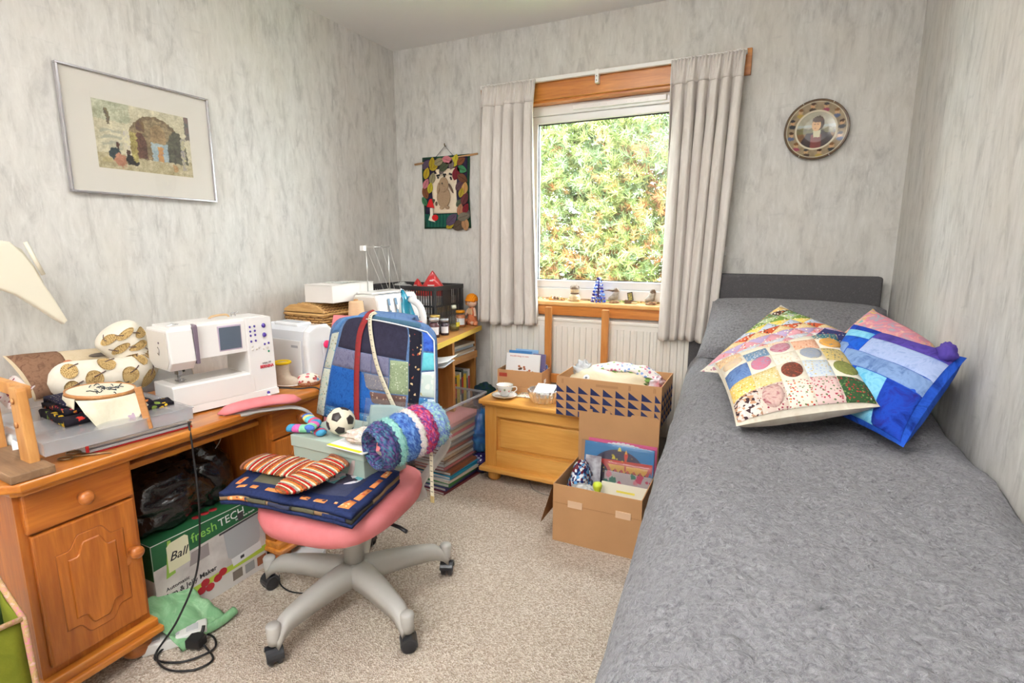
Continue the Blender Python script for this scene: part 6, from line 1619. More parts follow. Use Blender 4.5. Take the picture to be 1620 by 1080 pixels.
loft('dress', [[(w_*math.cos(a), d_*math.sin(a)+o_, z) for a in [2*PI*k_/18 for k_ in range(18)]] for z, w_, d_, o_ in ((.0, .034, .030, -.004), (.02, .036, .030, -.002), (.05, .028, .022, 0), (.08, .022, .016, 0), (.100, .014, .012, 0), (.106, .006, .006, 0))], DRS, dl)
prism('bodice', [(-.018, .06), (.018, .06), (.016, .095), (-.016, .095)], -.024, -.012, F('bodice_tan', S(222, 180, 140), [S(206, 160, 120)], 'marble', 60), dl, 'y', .004)
for s in (-1, 1):
    tube('arm', smoothpath([(s*.016, 0, .095), (s*.030, -.008, .075), (s*.036, -.014, .052)], 5), .007, SK, dl, 8)
lgm = F('doll_leg', S(214, 130, 90), [S(226, 150, 110)], 'marble', 50)
tube('leg', smoothpath([(-.012, -.018, .02), (-.016, -.046, .028), (-.018, -.055, .004), (-.018, -.058, -.010+.018)], 5), .010, lgm, dl, 8); tube('leg', smoothpath([(.012, -.018, .014), (.032, -.032, .012), (.055, -.038, .012)], 5), .010, SK, dl, 8)
tube('shoe', [(.050, -.038, .012), (.064, -.040, .014), (.070, -.040, .026)], [.011, .012, .009], lgm, dl, 10)
# ---- magazines and books inside the oak desk
for i in range(5):
    hbook('shelf_magazine', ('grey', 'white', 'tan', 'pale blue', 'cream')[i]+' magazine in the pile on the oak desk shelf', -1.62+.01*(i % 3), 2.515, .6005+i*.0155-.02, .22, .26-.01*(i % 2), .0148, R(4*(i % 3)-4), ((176, 172, 168), (222, 220, 216), (196, 176, 150), (170, 186, 200), (214, 206, 190))[i], 'magazine', 'magazines on the oak desk shelf')
SBC = [(236, 232, 224), (44, 40, 44), (226, 222, 214), (210, 200, 186), (40, 50, 46), (232, 196, 50), (236, 226, 210), (60, 70, 66), (232, 190, 40), (150, 170, 160), (226, 224, 220)]
yy = 2.372
for i, c_ in enumerate(SBC):
    t_ = .015+.008*((i*7) % 3); 
    r = thing('shelf_book', ('white', 'black', 'pale', 'beige', 'dark green', 'bright yellow', 'ivory', 'slate', 'mustard yellow', 'sage', 'off-white')[i]+' spined book standing on the low oak shelf', 'book', (-1.60, yy+t_/2, .2955), group='books on the low oak shelf')
    h_ = .18+.03*((i*5) % 4)/3; m_ = plain('spinecol_%d' % i, S(*c_), .5)
    box('pages', (-.075, .072, -t_/2+.0015, t_/2-.0015, .003, h_-.003), MATS['white_paper'], r, bev=0); box('spine', (.072, .0745, -t_/2, t_/2, 0, h_), m_, r, bev=.0006)
    for s in (-1, 1): box('cover', (-.077, .073, s*t_/2-.001*(s > 0)-.0, s*t_/2+.001*(s < 0), 0, h_), m_, r, bev=0)
    box('title_block', (.0744, .0750, -t_/2+.003, t_/2-.003, h_*.35, h_*.8), plain('titlecol_%d' % (i % 3), (S(60, 60, 64), S(200, 60, 50), S(226, 200, 80))[i % 3], .6), r, bev=0)
    yy += t_+.0012
pp_ = thing('paper_bundle', 'loose white papers poking out of the oak desk tray', 'paper', (-1.47, 2.19, .6155), R(15))
for i in range(4): sheet('sheet', lambda u, v_, i=i: (.14*(u-.5)+.01*i, .18*(v_-.5)-.008*i, .002+.006*i+.02*u*u*(i > 1)), 8, 6, MATS['paper_%d' % (i % 3)], pp_, th=.001)
# ================================================================ ON THE CHAIR
# patchwork quilt over the backrest
QX, QY = -1.255, 1.475
ql = thing('patchwork_quilt', 'blue patchwork quilt draped over the back of the swivel chair', 'quilt', (QX, QY, .55))
def qs(u, v):
    v_ = min(v, 1.3)
    hw = .272-.052*min(1, max(0, v_))**1.6
    if v_ > .80: hw -= .10*((min(v_, 1.0)-.80)/.2)**2.6
    cx = -.01+.028*v_
    x = cx+(2*u-1)*hw
    z = .01+.40*min(v_, .93); y = .0+.05*v_-.035*(1-(2*u-1)**2)-.004
    if v_ > .93:
        a = (v_-.93)/.37*PI*.9; z += .022*math.sin(min(a, PI/2))-(.16*max(0, a-PI/2)); y += .035*(1-math.cos(a))
    z += .012*(1-(2*u-1)**2)*min(1, v_)
    y += .006*nz(u*4, v_*4, 1)
    return (x, y, z)
CRMB = F('quilt_backing', S(206, 214, 222), [S(190, 200, 214)], 'marble', 40)
v, f = g_sheet(qs, 40, 1); 
sheet('quilt_layer', lambda u, v_: qs(u, v_*1.3), 44, 52, F('quilt_border_cloth', S(78, 104, 148), [S(98, 126, 166), S(62, 84, 126)], 'marble', 24), ql, th=.010)
FQ = lambda n, b, c, k='marble', s=30, t=.3: F('q_'+n, b, c, k, s, t, bump=.2)
QM = {
 'dark': FQ('dark', S(46, 44, 62), [S(58, 56, 76)], 'marble', 60), 'mauve': FQ('mauve', S(104, 104, 134), [S(128, 126, 152), S(88, 88, 120)], 'marble', 40),
 'blue': FQ('blue', S(26, 74, 146), [S(40, 98, 176), S(20, 58, 124)], 'marble', 50), 'dots': FQ('dots', S(58, 112, 160), [S(206, 226, 236)], 'dots', 110, .26),
 'khaki': FQ('khaki', S(150, 164, 130), [S(206, 212, 186), S(120, 136, 104)], 'floral', 120, .3), 'grey': FQ('grey', S(128, 124, 134), [S(150, 144, 140), S(170, 160, 150)], 'floral', 140, .3),
 'brown': FQ('brown', S(106, 80, 74), [S(176, 150, 130), S(90, 66, 66)], 'floral', 80, .3), 'indigo': FQ('indigo', S(58, 64, 118), [S(116, 126, 176)], 'dots', 110, .22),
 'black': FQ('black', S(34, 34, 46), [S(214, 176, 120), S(226, 196, 150), S(170, 80, 60)], 'floral', 62, .25), 'royal': FQ('royal', S(50, 86, 190), [S(70, 110, 206), S(40, 66, 160)], 'marble', 40),
 'teal': FQ('teal', S(92, 190, 206), [S(120, 206, 216)], 'marble', 40), 'star': FQ('star', S(206, 220, 214), [S(190, 176, 120), S(226, 232, 226)], 'floral', 34, .35), 'pale': FQ('pale', S(176, 200, 220), [S(214, 226, 232)], 'marble', 40),
 'lace': FQ('lace', S(196, 200, 186), [S(150, 140, 110), S(140, 180, 176)], 'floral', 90, .3), 'sage': FQ('sage', S(150, 178, 180), [S(170, 190, 186)], 'marble', 20), 'edge': FQ('edge', S(60, 92, 116), [S(76, 110, 130)], 'marble', 60), 'jean': FQ('jean', S(78, 120, 176), [S(96, 140, 190)], 'marble', 50), 'navyf': FQ('navyf', S(54, 66, 116), [S(90, 110, 150)], 'floral', 90, .3)}
def Rq(u0, u1, v0, v1): return ((u0, v0), (u1, v0), (u1, v1), (u0, v1))
for nm, q_ in (('dark', ((.13, .66), (.79, .60), (.80, .92), (.16, .95))), ('mauve', ((.10, .49), (.50, .46), (.50, .63), (.12, .66))), ('mauve', ((.50, .46), (.65, .45), (.65, .615), (.50, .63))), ('blue', ((.10, .11), (.42, .11), (.42, .47), (.10, .49))), ('blue', ((.42, .11), (.60, .11), (.52, .28), (.42, .47))), ('dots', Rq(.10, .30, .0, .105)), ('dots', Rq(.30, .50, .0, .105)),
               ('grey', ((.44, .32), (.65, .32), (.65, .445), (.44, .46))), ('khaki', Rq(.655, .80, .31, .60)), ('brown', ((.50, .21), (.79, .21), (.79, .305), (.46, .305))), ('indigo', ((.58, .10), (.87, .10), (.86, .20), (.54, .20))), ('sage', Rq(.50, .70, .0, .095)), ('navyf', Rq(.70, .88, .0, .095)),
               ('black', ((.80, .21), (.875, .21), (.90, .86), (.805, .90))), ('royal', ((.905, .70), (.985, .70), (.97, .84), (.905, .86))), ('teal', ((.89, .53), (.985, .55), (.985, .69), (.905, .69))), ('star', ((.88, .31), (.985, .31), (.985, .54), (.89, .52))), ('dots', Rq(.875, .935, .11, .30)), ('pale', Rq(.935, .99, .11, .30)), ('jean', Rq(.885, .99, .0, .10)),
               ('lace', ((.0, .0), (.09, .0), (.095, .45), (.015, .45))), ('lace', ((.015, .45), (.095, .45), (.12, .80), (.03, .78))), ('edge', ((.42, .935), (.90, .885), (.95, .93), (.42, .995))), ('jean', ((.07, .90), (.41, .96), (.41, 1.02), (.10, .96))), ('jean', ((.03, .79), (.12, .81), (.15, .94), (.08, .90)))):
    uvpatch('patch', qs, q_, QM[nm], ql, n=8, puff=.003)
tube('piping', [Vector(qs(.40+.55*t, .925-.06*t*t))+Vector((0, -.006, 0)) for t in [k_/20 for k_ in range(21)]]+[Vector(qs(.985, .80-.78*k_/14))+Vector((.004, -.006, 0)) for k_ in range(15)], .0026, plain('piping_white', S(226, 228, 232), .8), ql, 6)
def ribbon(name, label, cat, uvs, w_, m_, off=.008, tail=None):
    r = thing(name, label, cat, (QX, QY, .55))
    P = [Vector(qs(u, v_))+Vector((0, -off, 0)) for u, v_ in uvs]
    if tail: P += [Vector(t) for t in tail]
    P = smoothpath(P, 5)
    def fn(s, t):
        i = s*(len(P)-1); i0 = min(len(P)-2, int(i)); p_ = P[i0].lerp(P[i0+1], i-i0); d_ = (P[i0+1]-P[i0]).normalized()
        sd = d_.cross(Vector((0, -1, .15))).normalized(); return p_+sd*(t-.5)*w_
    sheet('band', fn, 40, 3, m_, r, th=.0012); return r, P
REDR = F('red_ribbon', S(178, 34, 44), [S(150, 60, 50)], 'stripes', 60)
rr_, _ = ribbon('red_ribbon', 'red woven ribbon hanging down the patchwork quilt', 'ribbon', [(.37, 1.10), (.37, .98), (.375, .8), (.385, .55), (.40, .3), (.43, .06), (.44, -.02)], .024, plain('ribbon_red', S(158, 26, 38), .7, c2=S(128, 44, 38), vs_=90))
TAPE = plain('tape_cream', S(222, 212, 186), .6); INK = plain('tape_ink', S(90, 80, 76), .7)
tm, TP = ribbon('tape_measure', 'cream tape measure slung diagonally across the patchwork quilt', 'tape measure', [(.43, 1.08), (.44, .97), (.49, .8), (.57, .55), (.67, .32), (.78, .10), (.84, .0)], .016, TAPE, .012, [(.20, -.12, .03), (.245, -.14, .045)])
for k_ in range(2, 40, 1):
    p_ = TP[min(len(TP)-2, int(k_*(len(TP)-1)/40))]
    box('tick_mark', (p_.x-.004, p_.x+.002, p_.y-.0026, p_.y-.0010, p_.z-.0009, p_.z+.0009), INK, tm, bev=0)
tt = thing('tape_end', 'loose end of the tape measure dangling below the chair arm', 'tape measure', (-.895, 1.30, .41))
box('strip', (-.006, .006, -.0008, .0008, .02, .245), TAPE, tt, bev=0); box('metal_tip', (-.007, .007, -.0015, .0015, 0, .022), plain('brass_tip', S(206, 190, 140), .3, .8), tt, bev=.0005)
for k_ in range(12): box('tick_mark', (-.004, .004, -.0014, -.0008, .035+k_*.017, .037+k_*.017), INK, tt, bev=0)

# ---- folded navy quilt on the seat
SZt = .463
nq = thing('folded_quilt', 'folded navy quilt with orange and black fabric border on the chair seat', 'quilt', (-1.19, 1.12, SZt))
NB = F('navy_cotton', S(32, 42, 82), [S(40, 52, 94), S(26, 34, 68)], 'marble', 40)
NC = [Vector((-.215, -.165, 0)), Vector((.245, -.12, 0)), Vector((.185, .165, 0)), Vector((-.32, .085, 0))]
def nqf(zz):
    def fn(u, v_):
        p_ = NC[0]*(1-u)*(1-v_)+NC[1]*u*(1-v_)+NC[2]*u*v_+NC[3]*(1-u)*v_
        e = min(u, 1-u, v_, 1-v_); dr = .0
        z_ = zz+.005*nz(u*5, v_*5, zz*50)-.016*max(0, 1-u*5)**1.5-.006*max(0, 1-(1-u)*8)
        return Vector((p_.x, p_.y, z_))
    return fn
sheet('lower_fold', nqf(.014), 26, 18, NB, nq, th=.011); sheet('middle_fold', nqf(.027), 26, 18, F('olive_lining', S(96, 92, 64), [S(60, 58, 52), S(150, 120, 90)], 'cells', 14), nq, th=.011)
sheet('upper_fold', nqf(.041), 30, 20, NB, nq, th=.013)
nt = nqf(.0415)
OB = F('orange_block', S(226, 140, 80), [S(240, 200, 150), S(60, 60, 80), S(206, 90, 60)], 'floral', 60, .38)
for q_ in (Rq(.10, .17, .10, .17), Rq(.21, .26, .10, .17), Rq(.33, .43, .10, .17), Rq(.60, .66, .08, .15), Rq(.70, .78, .08, .15), Rq(.84, .86, .10, .13), ((.88, .06), (.95, .08), (.955, .22), (.91, .22)), ((.915, .26), (.955, .26), (.965, .5), (.93, .5)), ((.925, .55), (.96, .55), (.97, .72), (.94, .72)), ((.05, .2), (.09, .2), (.10, .36), (.065, .36)), ((.07, .5), (.105, .5), (.115, .8), (.085, .8)), ((.93, .78), (.97, .78), (.97, .93), (.935, .93))):
    uvpatch('orange_patch', nt, q_, OB, nq, n=4, puff=.0015)
uvpatch('slate_panel', nt, ((.55, .24), (.86, .27), (.88, .90), (.60, .90)), F('slate_cloth', S(56, 60, 84), [S(66, 70, 96)], 'marble', 40), nq, n=8, puff=.001)
uvpatch('olive_panel', nt, ((.16, .26), (.54, .24), (.60, .92), (.18, .90)), F('olive_cloth', S(92, 88, 70), [S(104, 100, 80)], 'marble', 40), nq, n=8, puff=.001)
uvpatch('lilac_print', nt, (.70, .66, .15, .20), F('lilac_print', S(150, 134, 176), [S(60, 56, 70), S(120, 190, 196), S(226, 220, 226)], 'cells', 48), nq, n=8, puff=.001, base=.002, ell=True)
for u0, m_ in ((.08, 'orange_block'), (.22, 'olive_cloth'), (.40, 'slate_cloth'), (.58, 'olive_cloth'), (.8, 'navy_cotton')):
    def edge(u, v_, u0=u0):
        p_ = nt(u0+u*.16, 0); return Vector((p_.x, p_.y-.0015-.003*math.sin(PI*v_), p_.z-.026+.013*v_))
    sheet('edge_patch', edge, 6, 4, MATS[m_], nq, th=.002)

# ---- crocheted striped sock-like slippers
KNIT = None
def knit_mat():
    m, N, L, B = newmat('striped_crochet')
    w_ = N.new('ShaderNodeTexWave'); w_.bands_direction = 'X'; w_.inputs['Scale'].default_value = 13; w_.inputs['Distortion'].default_value = 1.2; w_.inputs['Detail Scale'].default_value = 8
    tc = N.new('ShaderNodeAttribute'); tc.attribute_name = 'st'
    sp = N.new('ShaderNodeSeparateColor'); L.new(tc.outputs['Color'], sp.inputs[0])
    md = N.new('ShaderNodeMath'); md.operation = 'FRACT'; L.new(sp.outputs[0], md.inputs[0])
    col = ramp(N, L, md.outputs[0], [(0, S(150, 96, 62)), (.14, S(222, 130, 66)), (.30, S(236, 218, 186)), (.42, S(160, 150, 140)), (.54, S(190, 40, 34)), (.72, S(236, 220, 190)), (.82, S(140, 92, 66)), (.92, S(206, 60, 40))], True)
    L.new(col, B.inputs['Base Color']); B.inputs['Roughness'].default_value = 1; B.inputs['Specular IOR Level'].default_value = .1
    vo = N.new('ShaderNodeTexVoronoi'); vo.inputs['Scale'].default_value = 150; L.new(coords(N, L), vo.inputs['Vector'])
    bumpn(N, L, B, vo.outputs['Distance'], 1.0, .006)
    return m
KNIT = knit_mat()
def slipper(label, loc, rz, L_, W_, tilt=0):
    r = thing('crochet_slipper', label, 'slipper', loc, group='crocheted slippers on the chair', rot=(0, R(tilt), rz))
    n_ = 40
    def body(u, v_):
        a = 2*PI*v_; t = u
        w_ = W_*(.80+.22*math.sin(PI*min(1, t*1.1)))*(1 if t < .8 else math.sqrt(max(.0, 1-((t-.8)/.2)**2))) + .0005
        h_ = .011*(1 if t < .85 else math.sqrt(max(0, 1-((t-.85)/.15)**2)))+.001
        rib = 1+.05*math.sin(t*44*PI)
        return (L_*(t-.5), w_*math.cos(a)*rib+.012*math.sin(3*t), .012+h_*math.sin(a)*rib+.004*nz(t*6, v_*4, rz))
    v2, f2 = g_sheet(body, n_*2, 20); o = mk('knitted_body', v2, f2, KNIT, r, True)
    at = o.data.color_attributes.new('st', 'FLOAT_COLOR', 'POINT'); buf = []
    for i, vv in enumerate(o.data.vertices): buf += [(vv.co.x/L_+.5)*5.2+.12*vv.co.y/W_, 0, 0, 1]
    at.data.foreach_set('color', buf)
    tube('cuff', [body(0.005, k_/20) for k_ in range(20)], .0045, plain('cuff_brown', S(140, 88, 66), .95, bump=.8, bs=200), r, 6, True)
    return r
slipper('striped crochet slipper lying flat on the folded navy quilt', (-1.315, 1.115, SZt+.046), R(4), .24, .066)
slipper('striped crochet slipper folded forward over the navy quilt edge', (-1.165, 1.075, SZt+.066), R(-104), .20, .058, 8)

# ---- sage storage box and what lies on it
gb = thing('gift_box', 'pale sage green lidded box standing on the chair seat', 'box', (-1.205, 1.285, SZt), R(-1))
SG = plain('sage_board', S(170, 186, 174), .6, var=.06, vs_=4); SGD = plain('sage_lid', S(176, 192, 180), .6)
box('body', (-.145, .150, -.10, .10, 0, .10), SG, gb, bev=.0015)
box('lid', (-.150, .155, -.105, .105, .098, .136), SGD, gb, bev=.0025)
fea = prism('feather_print', [(.072, .0), (.080, .012), (.100, .036), (.112, .066), (.116, .094), (.104, .092), (.094, .070), (.080, .040), (.070, .014)], -.1010, -.1002, plain('feather_pink', S(214, 190, 184), .7), gb, 'y')
def football():
    t = thing('mini_football', 'small black and white football resting on the sage box', 'ball', (-1.205, 1.252, SZt+.1362+.0445), rot=(R(20), R(15), R(10)))
    r = .0445
    bm = bmesh.new(); bmesh.ops.create_icosphere(bm, subdivisions=1, radius=1)
    ico = [v_.co.normalized() for v_ in bm.verts]; fcs = [[v_.index for v_ in f_.verts] for f_ in bm.faces]; bm.free()
    bm = bmesh.new(); bmesh.ops.create_icosphere(bm, subdivisions=4, radius=1); pts = [v_.co.normalized() for v_ in bm.verts]; fs2 = [[v_.index for v_ in f_.verts] for f_ in bm.faces]; bm.free()
    base = []
    bm = bmesh.new(); bmesh.ops.create_icosphere(bm, subdivisions=0+1, radius=1); bm.free()
    phi = (1+5**.5)/2
    c12 = [Vector(p_).normalized() for p_ in ((-1, phi, 0), (1, phi, 0), (-1, -phi, 0), (1, -phi, 0), (0, -1, phi), (0, 1, phi), (0, -1, -phi), (0, 1, -phi), (phi, 0, -1), (phi, 0, 1), (-phi, 0, -1), (-phi, 0, 1))]
    mk('ball_skin', [p_*r for p_ in pts], fs2, plain('ball_cream', S(226, 218, 196), .4), t, True)
    for c_ in c12:
        u = c_.orthogonal().normalized()
        near = min((d_ for d_ in c12 if d_ is not c_), key=lambda d_: (d_-c_).length); u = (near-c_*near.dot(c_)).normalized(); w_ = c_.cross(u)
        v_ = [c_*(r*1.012)]; f_ = []; ns = 25
        def rim(k_, q_):
            a0, a1 = 2*PI*(k_//5)/5, 2*PI*(k_//5+1)/5; t_ = (k_ % 5)/5
            d_ = (u*math.cos(a0)+w_*math.sin(a0))*(1-t_)+(u*math.cos(a1)+w_*math.sin(a1))*t_
            return (c_+d_*.40*q_).normalized()
        for q_, h_ in ((.35, 1.014), (.7, 1.012), (1.0, 1.008), (1.03, .985)):
            v_ += [rim(k_, q_)*r*h_ for k_ in range(ns)]
        f_ += [(0, k_+1, (k_+1) % ns+1) for k_ in range(ns)]
        for j in range(3): f_ += [(1+j*ns+k_, 1+(j+1)*ns+k_, 1+(j+1)*ns+(k_+1) % ns, 1+j*ns+(k_+1) % ns) for k_ in range(ns)]
        mk('pentagon', v_, f_, plain('ball_black', S(52, 44, 42), .45), t, True)
football()
bz_ = SZt+.1362
SOCK = [(60, 140, 180), (206, 90, 160), (120, 190, 150), (70, 110, 190), (226, 210, 120), (90, 180, 200), (200, 80, 110)]
def sock(loc, rz, sc, label, seed):
    rs_ = random.Random(seed); t = thing('baby_sock', label, 'sock', loc, rz, 'striped baby socks on the sage box')
    P = smoothpath([(-.062*sc, .006, .013), (-.02*sc, 0, .015), (.022*sc, .004, .014), (.05*sc, -.018, .013), (.066*sc, -.034, .012)], 8)
    n_ = len(P)
    for k_ in range(8):
        i0, i1 = k_*(n_-1)//8, (k_+1)*(n_-1)//8
        rad = [max(.004, (.020 if k_ < 7 else .018)*sc*(1-.6*max(0, (i/(n_-1)-.9)/.1)**2)) for i in range(i0, i1+1)]
        tube('stripe_band', P[i0:i1+1], rad, F('sock_%d' % ((k_+seed) % 7), S(*SOCK[(k_+seed) % 7]), [S(*[min(255, x_+26) for x_ in SOCK[(k_+seed) % 7]])], 'marble', 80, bump=.6), t, 12, flat=.62, up=(0, 0, 1))
sock((-1.315, 1.215, bz_), R(20), 1.0, 'rainbow striped baby sock lying lowest beside the football', 0)
sock((-1.305, 1.228, bz_+.024), R(-25), .95, 'turquoise topped baby sock lying across the other sock', 3)
lb = thing('leaflet', 'white leaflet with yellow stripe sticking out at the front of the sage box', 'leaflet', (-1.095, 1.215, bz_), R(-4))
box('sheet', (-.075, .075, -.065, .05, 0, .004), MATS['white_paper'], lb, bev=.0005); box('yellow_stripe', (-.075, .060, -.0645, -.052, .004, .0046), plain('acid_yellow', S(232, 226, 40), .5), lb, bev=0)
crumple('lace_bundle', 'bundle of cream lace and ribbon in clear plastic on the sage box', 'lace', (-1.085, 1.225, bz_+.0046), .052, F('cream_lace', S(230, 216, 198), [S(214, 190, 176), S(238, 230, 220), S(226, 170, 160)], 'marble', 34), 41, (1.25, .85, .42), .35, 26, fr_=2.6)
pb_ = thing('plastic_sleeve', 'clear plastic sleeve of pale green fabric propped behind the lace', 'bag', (-1.085, 1.34, bz_), rot=(R(-18), 0, R(4)))
sheet('sage_cloth', lambda u, v_: (-.085+.17*u, .0+.004*nz(u*4, v_*4), .002+.085*v_*(1-.1*abs(2*u-1))), 12, 8, MATS['q_sage'], pb_, th=.004)
sheet('clear_sleeve', lambda u, v_: (-.10+.20*u, -.010-.006*nz(u*7, v_*7, 3), .0+.10*v_), 14, 10, MATS['sleeve_plastic'], pb_, th=.0005)

# ---- fluffy crocheted cowls threaded on the right arm
AX0, AX1 = Vector((-.985, 1.150, .622)), Vector((-.908, 1.372, .652))
axd = (AX1-AX0).normalized()
def fluffy(i, t0, t1, rad, hole, cols, label, dens):
    c0, c1 = AX0.lerp(AX1, t0), AX0.lerp(AX1, t1); L_ = (c1-c0).length
    r = thing('crocheted_cowl', label, 'cowl', tuple(c0), group='crocheted yarn cowls on the chair arm', rot=axd.to_track_quat('Z', 'Y').to_euler())
    rr = random.Random(i*5+1)
    prof = [(hole, .004), (hole+.006, -.004), ((hole+rad)/2, -.010), (rad-.008, -.004), (rad, L_*.3), (rad+.002, L_*.6), (rad-.006, L_+.002), ((hole+rad)/2, L_+.004), (hole, L_-.004), (hole, .004)]
    P = []
    for a, b in zip(prof, prof[1:]):
        for k_ in range(5): P.append((a[0]+(b[0]-a[0])*k_/5, a[1]+(b[1]-a[1])*k_/5))
    v_ = []; f_ = []; na = 64; C = []
    for j, (q0, z0) in enumerate(P):
        for k_ in range(na):
            a = 2*PI*k_/na; d_ = .0032*nz(math.cos(a)*q0*130+i, math.sin(a)*q0*130, z0*130)+.0022*math.sin(a*22+j*1.3)*math.sin(j*1.57)
            v_.append(((q0+d_)*math.cos(a), (q0+d_)*math.sin(a)*1.06, z0+d_)); C.append(rr.choice(cols))
    n_ = len(P)
    for j in range(n_):
        for k_ in range(na): f_.append((j*na+k_, j*na+(k_+1) % na, ((j+1) % n_)*na+(k_+1) % na, ((j+1) % n_)*na+k_))
    o = mk('crochet_body', v_, f_, vcolmat('yarn_mix', 1.0, .6, 300), r, True); setcol(o, lambda k_, co: C[k_])
    V = []; Fc = []; CC = []
    for k_ in range(dens):                      # loose fibres
        a = rr.uniform(0, 2*PI); z_ = rr.uniform(-.006, L_); b0 = Vector((rad*math.cos(a), rad*1.06*math.sin(a), z_)); n1 = Vector((math.cos(a), math.sin(a), rr.uniform(-.8, .5))).normalized()
        e_ = b0+(n1+Vector((rr.uniform(-.8, .8), rr.uniform(-.8, .8), rr.uniform(-.8, .8)))).normalized()*rr.uniform(.006, .015); sd = n1.orthogonal().normalized()*.0006
        q_ = len(V); V += [b0-sd, b0+sd, e_]; Fc.append((q_, q_+1, q_+2)); CC += [rr.choice(cols)]*3
    o2 = mk('loose_fibres', V, Fc, vcolmat('yarn_mix'), r); setcol(o2, lambda k_, co: CC[k_]); o2['kind'] = 'stuff'
fluffy(0, .0, .20, .068, .041, [(60, 86, 130), (46, 56, 106), (76, 130, 146), (110, 70, 130), (40, 44, 84)], 'dark teal and violet crocheted cowl with open end nearest the camera', 300)
fluffy(1, .20, .28, .069, .034, [(150, 206, 196), (170, 216, 206), (130, 190, 184)], 'mint green fluffy cowl just behind the dark open one', 900)
fluffy(2, .30, .50, .069, .036, [(60, 100, 176), (84, 124, 190), (110, 150, 206), (50, 80, 150)], 'bright blue crocheted cowl in the middle of the row', 500)
fluffy(3, .50, .57, .071, .036, [(232, 222, 214), (226, 206, 206), (236, 230, 220)], 'narrow cream cowl between the blue and red ones', 500)
fluffy(4, .575, .75, .072, .036, [(180, 40, 80), (140, 60, 140), (206, 60, 90), (80, 60, 130), (220, 120, 150)], 'crimson and purple crocheted cowl on the chair arm', 500)
fluffy(5, .76, .96, .066, .036, [(150, 196, 190), (120, 150, 206), (176, 210, 200), (110, 130, 200)], 'pale mint and lavender cowl farthest along the chair arm', 900)
ctube = tube('cardboard_tube', [AX0+axd*.09, AX1], .0325, CARD, None, 24); tag(ctube, 'cardboard tube inside the row of crocheted cowls', 'tube')

# ================================================================ UNDER THE DESK
# black bin bags
def binbag(label, loc, r, fl, seed):
    BL = plain('bin_liner', S(22, 22, 25), .22, coat=.6, bump=.9, bs=26, bd=.012)
    return crumple('bin_bag', label, 'bag', loc, r, BL, seed, fl, .20, 44, 'black bin bags under the desk', 2.6)
binbag('bulging black bin bag lying on the jam maker carton', (-1.775, 1.0, .292), .150, (.66, 1.12, .78), 51)
binbag('knotted black bin bag pushed to the back beside the far pedestal', (-1.79, 1.165, .292), .118, (.75, .75, 1.05), 53)
tie = tube('bag_tie', smoothpath([(-1.70, 1.16, .50), (-1.69, 1.175, .53), (-1.695, 1.185, .552)], 5), .0018, plain('tie_grey', S(150, 140, 130), .6), None, 5); tag(tie, 'thin drawstring sticking up from the knotted bin bag', 'cord')
# jam maker carton
jb = thing('jam_maker_carton', 'green and white jam and jelly maker carton under the desk', 'box', (-1.77, 1.085, 0), R(-1))
JX = .125
box('carton', (-.13, JX, -.20, .20, 0, .288), plain('carton_white', S(214, 210, 206), .5), jb, bev=.0015)
GRN = plain('carton_green', S(36, 96, 58), .5)
def pf(name, pts, m, o=0.0): return prism(name, pts, JX+.0002+o, JX+.0009+o, m, jb, 'x')
pf('green_band', [(-.199, .205), (.199, .235), (.199, .286), (-.199, .286)], GRN)
box('green_end', (-.129, JX-.001, -.2012, -.2002, .17, .287), GRN, jb, bev=0); box('green_top', (.03, JX-.001, -.199, .199, .2882, .2890), GRN, jb, bev=0)
pf('photo_ground', [(-.199, .075), (.199, .075), (.199, .234), (-.199, .204)], plain('carton_photo', S(190, 182, 180), .5, c2=S(226, 220, 216), vs_=9))
pf('blur_shape', [(-.09, .16), (-.02, .165), (-.02, .21), (-.08, .205)], plain('blur_grey', S(150, 140, 140), .6), .0004)
pf('lime_strip', [(-.199, .058), (.199, .068), (.199, .090), (-.199, .078)], plain('carton_lime', S(176, 200, 70), .5), .0004)
pf('logo_panel', [(-.155, .175), (-.085, .182), (-.085, .27), (-.095, .278), (-.145, .272), (-.155, .262)], plain('logo_cream', S(226, 222, 190), .5), .0006)
pf('logo_leaf', [(-.165, .16), (-.135, .166), (-.14, .282), (-.150, .282)], plain('logo_lime', S(150, 190, 80), .5), .0004)
TR_ = (R(90), 0, R(90))
text(jb, 'Ball', .040, (JX+.0016, -.150, .212), TR_, plain('logo_black', S(36, 36, 36), .5), shear=.35, bold=.0003)
text(jb, 'fresh', .046, (JX+.0014, -.075, .236), (R(90), R(-4), R(90)), plain('lime_ink', S(140, 196, 90), .5))
text(jb, 'TECH', .040, (JX+.0014, .022, .244), (R(90), R(-4), R(90)), plain('white_ink', S(240, 240, 240), .5))
text(jb, 'Smart Made Simple', .010, (JX+.0014, .085, .2375), (R(90), R(-4), R(90)), MATS['white_ink'])
text(jb, 'Automatic', .018, (JX+.0014, -.17, .118), (R(90), R(-2), R(90)), plain('dark_ink', S(50, 46, 50), .5)); text(jb, 'Jam & Jelly Maker', .024, (JX+.0014, -.17, .094), (R(90), R(-2), R(90)), MATS['dark_ink'], bold=.0003)
POT = plain('pot_print', S(176, 176, 180), .35); 
pf('pot_print', [(.035, .215), (.18, .225), (.175, .13), (.16, .108), (.07, .10), (.045, .115)], POT, .0006); pf('pot_rim_print', [(.02, .212), (.19, .226), (.19, .232), (.02, .219)], plain('pot_dark', S(70, 68, 70), .4), .0010)
pf('pot_base_print', [(.055, .105), (.175, .115), (.178, .085), (.06, .075)], plain('pot_base', S(226, 226, 228), .4), .0008); pf('pot_display', [(.09, .088), (.105, .089), (.105, .10), (.09, .099)], plain('display_dark', S(50, 50, 56), .4), .0012)
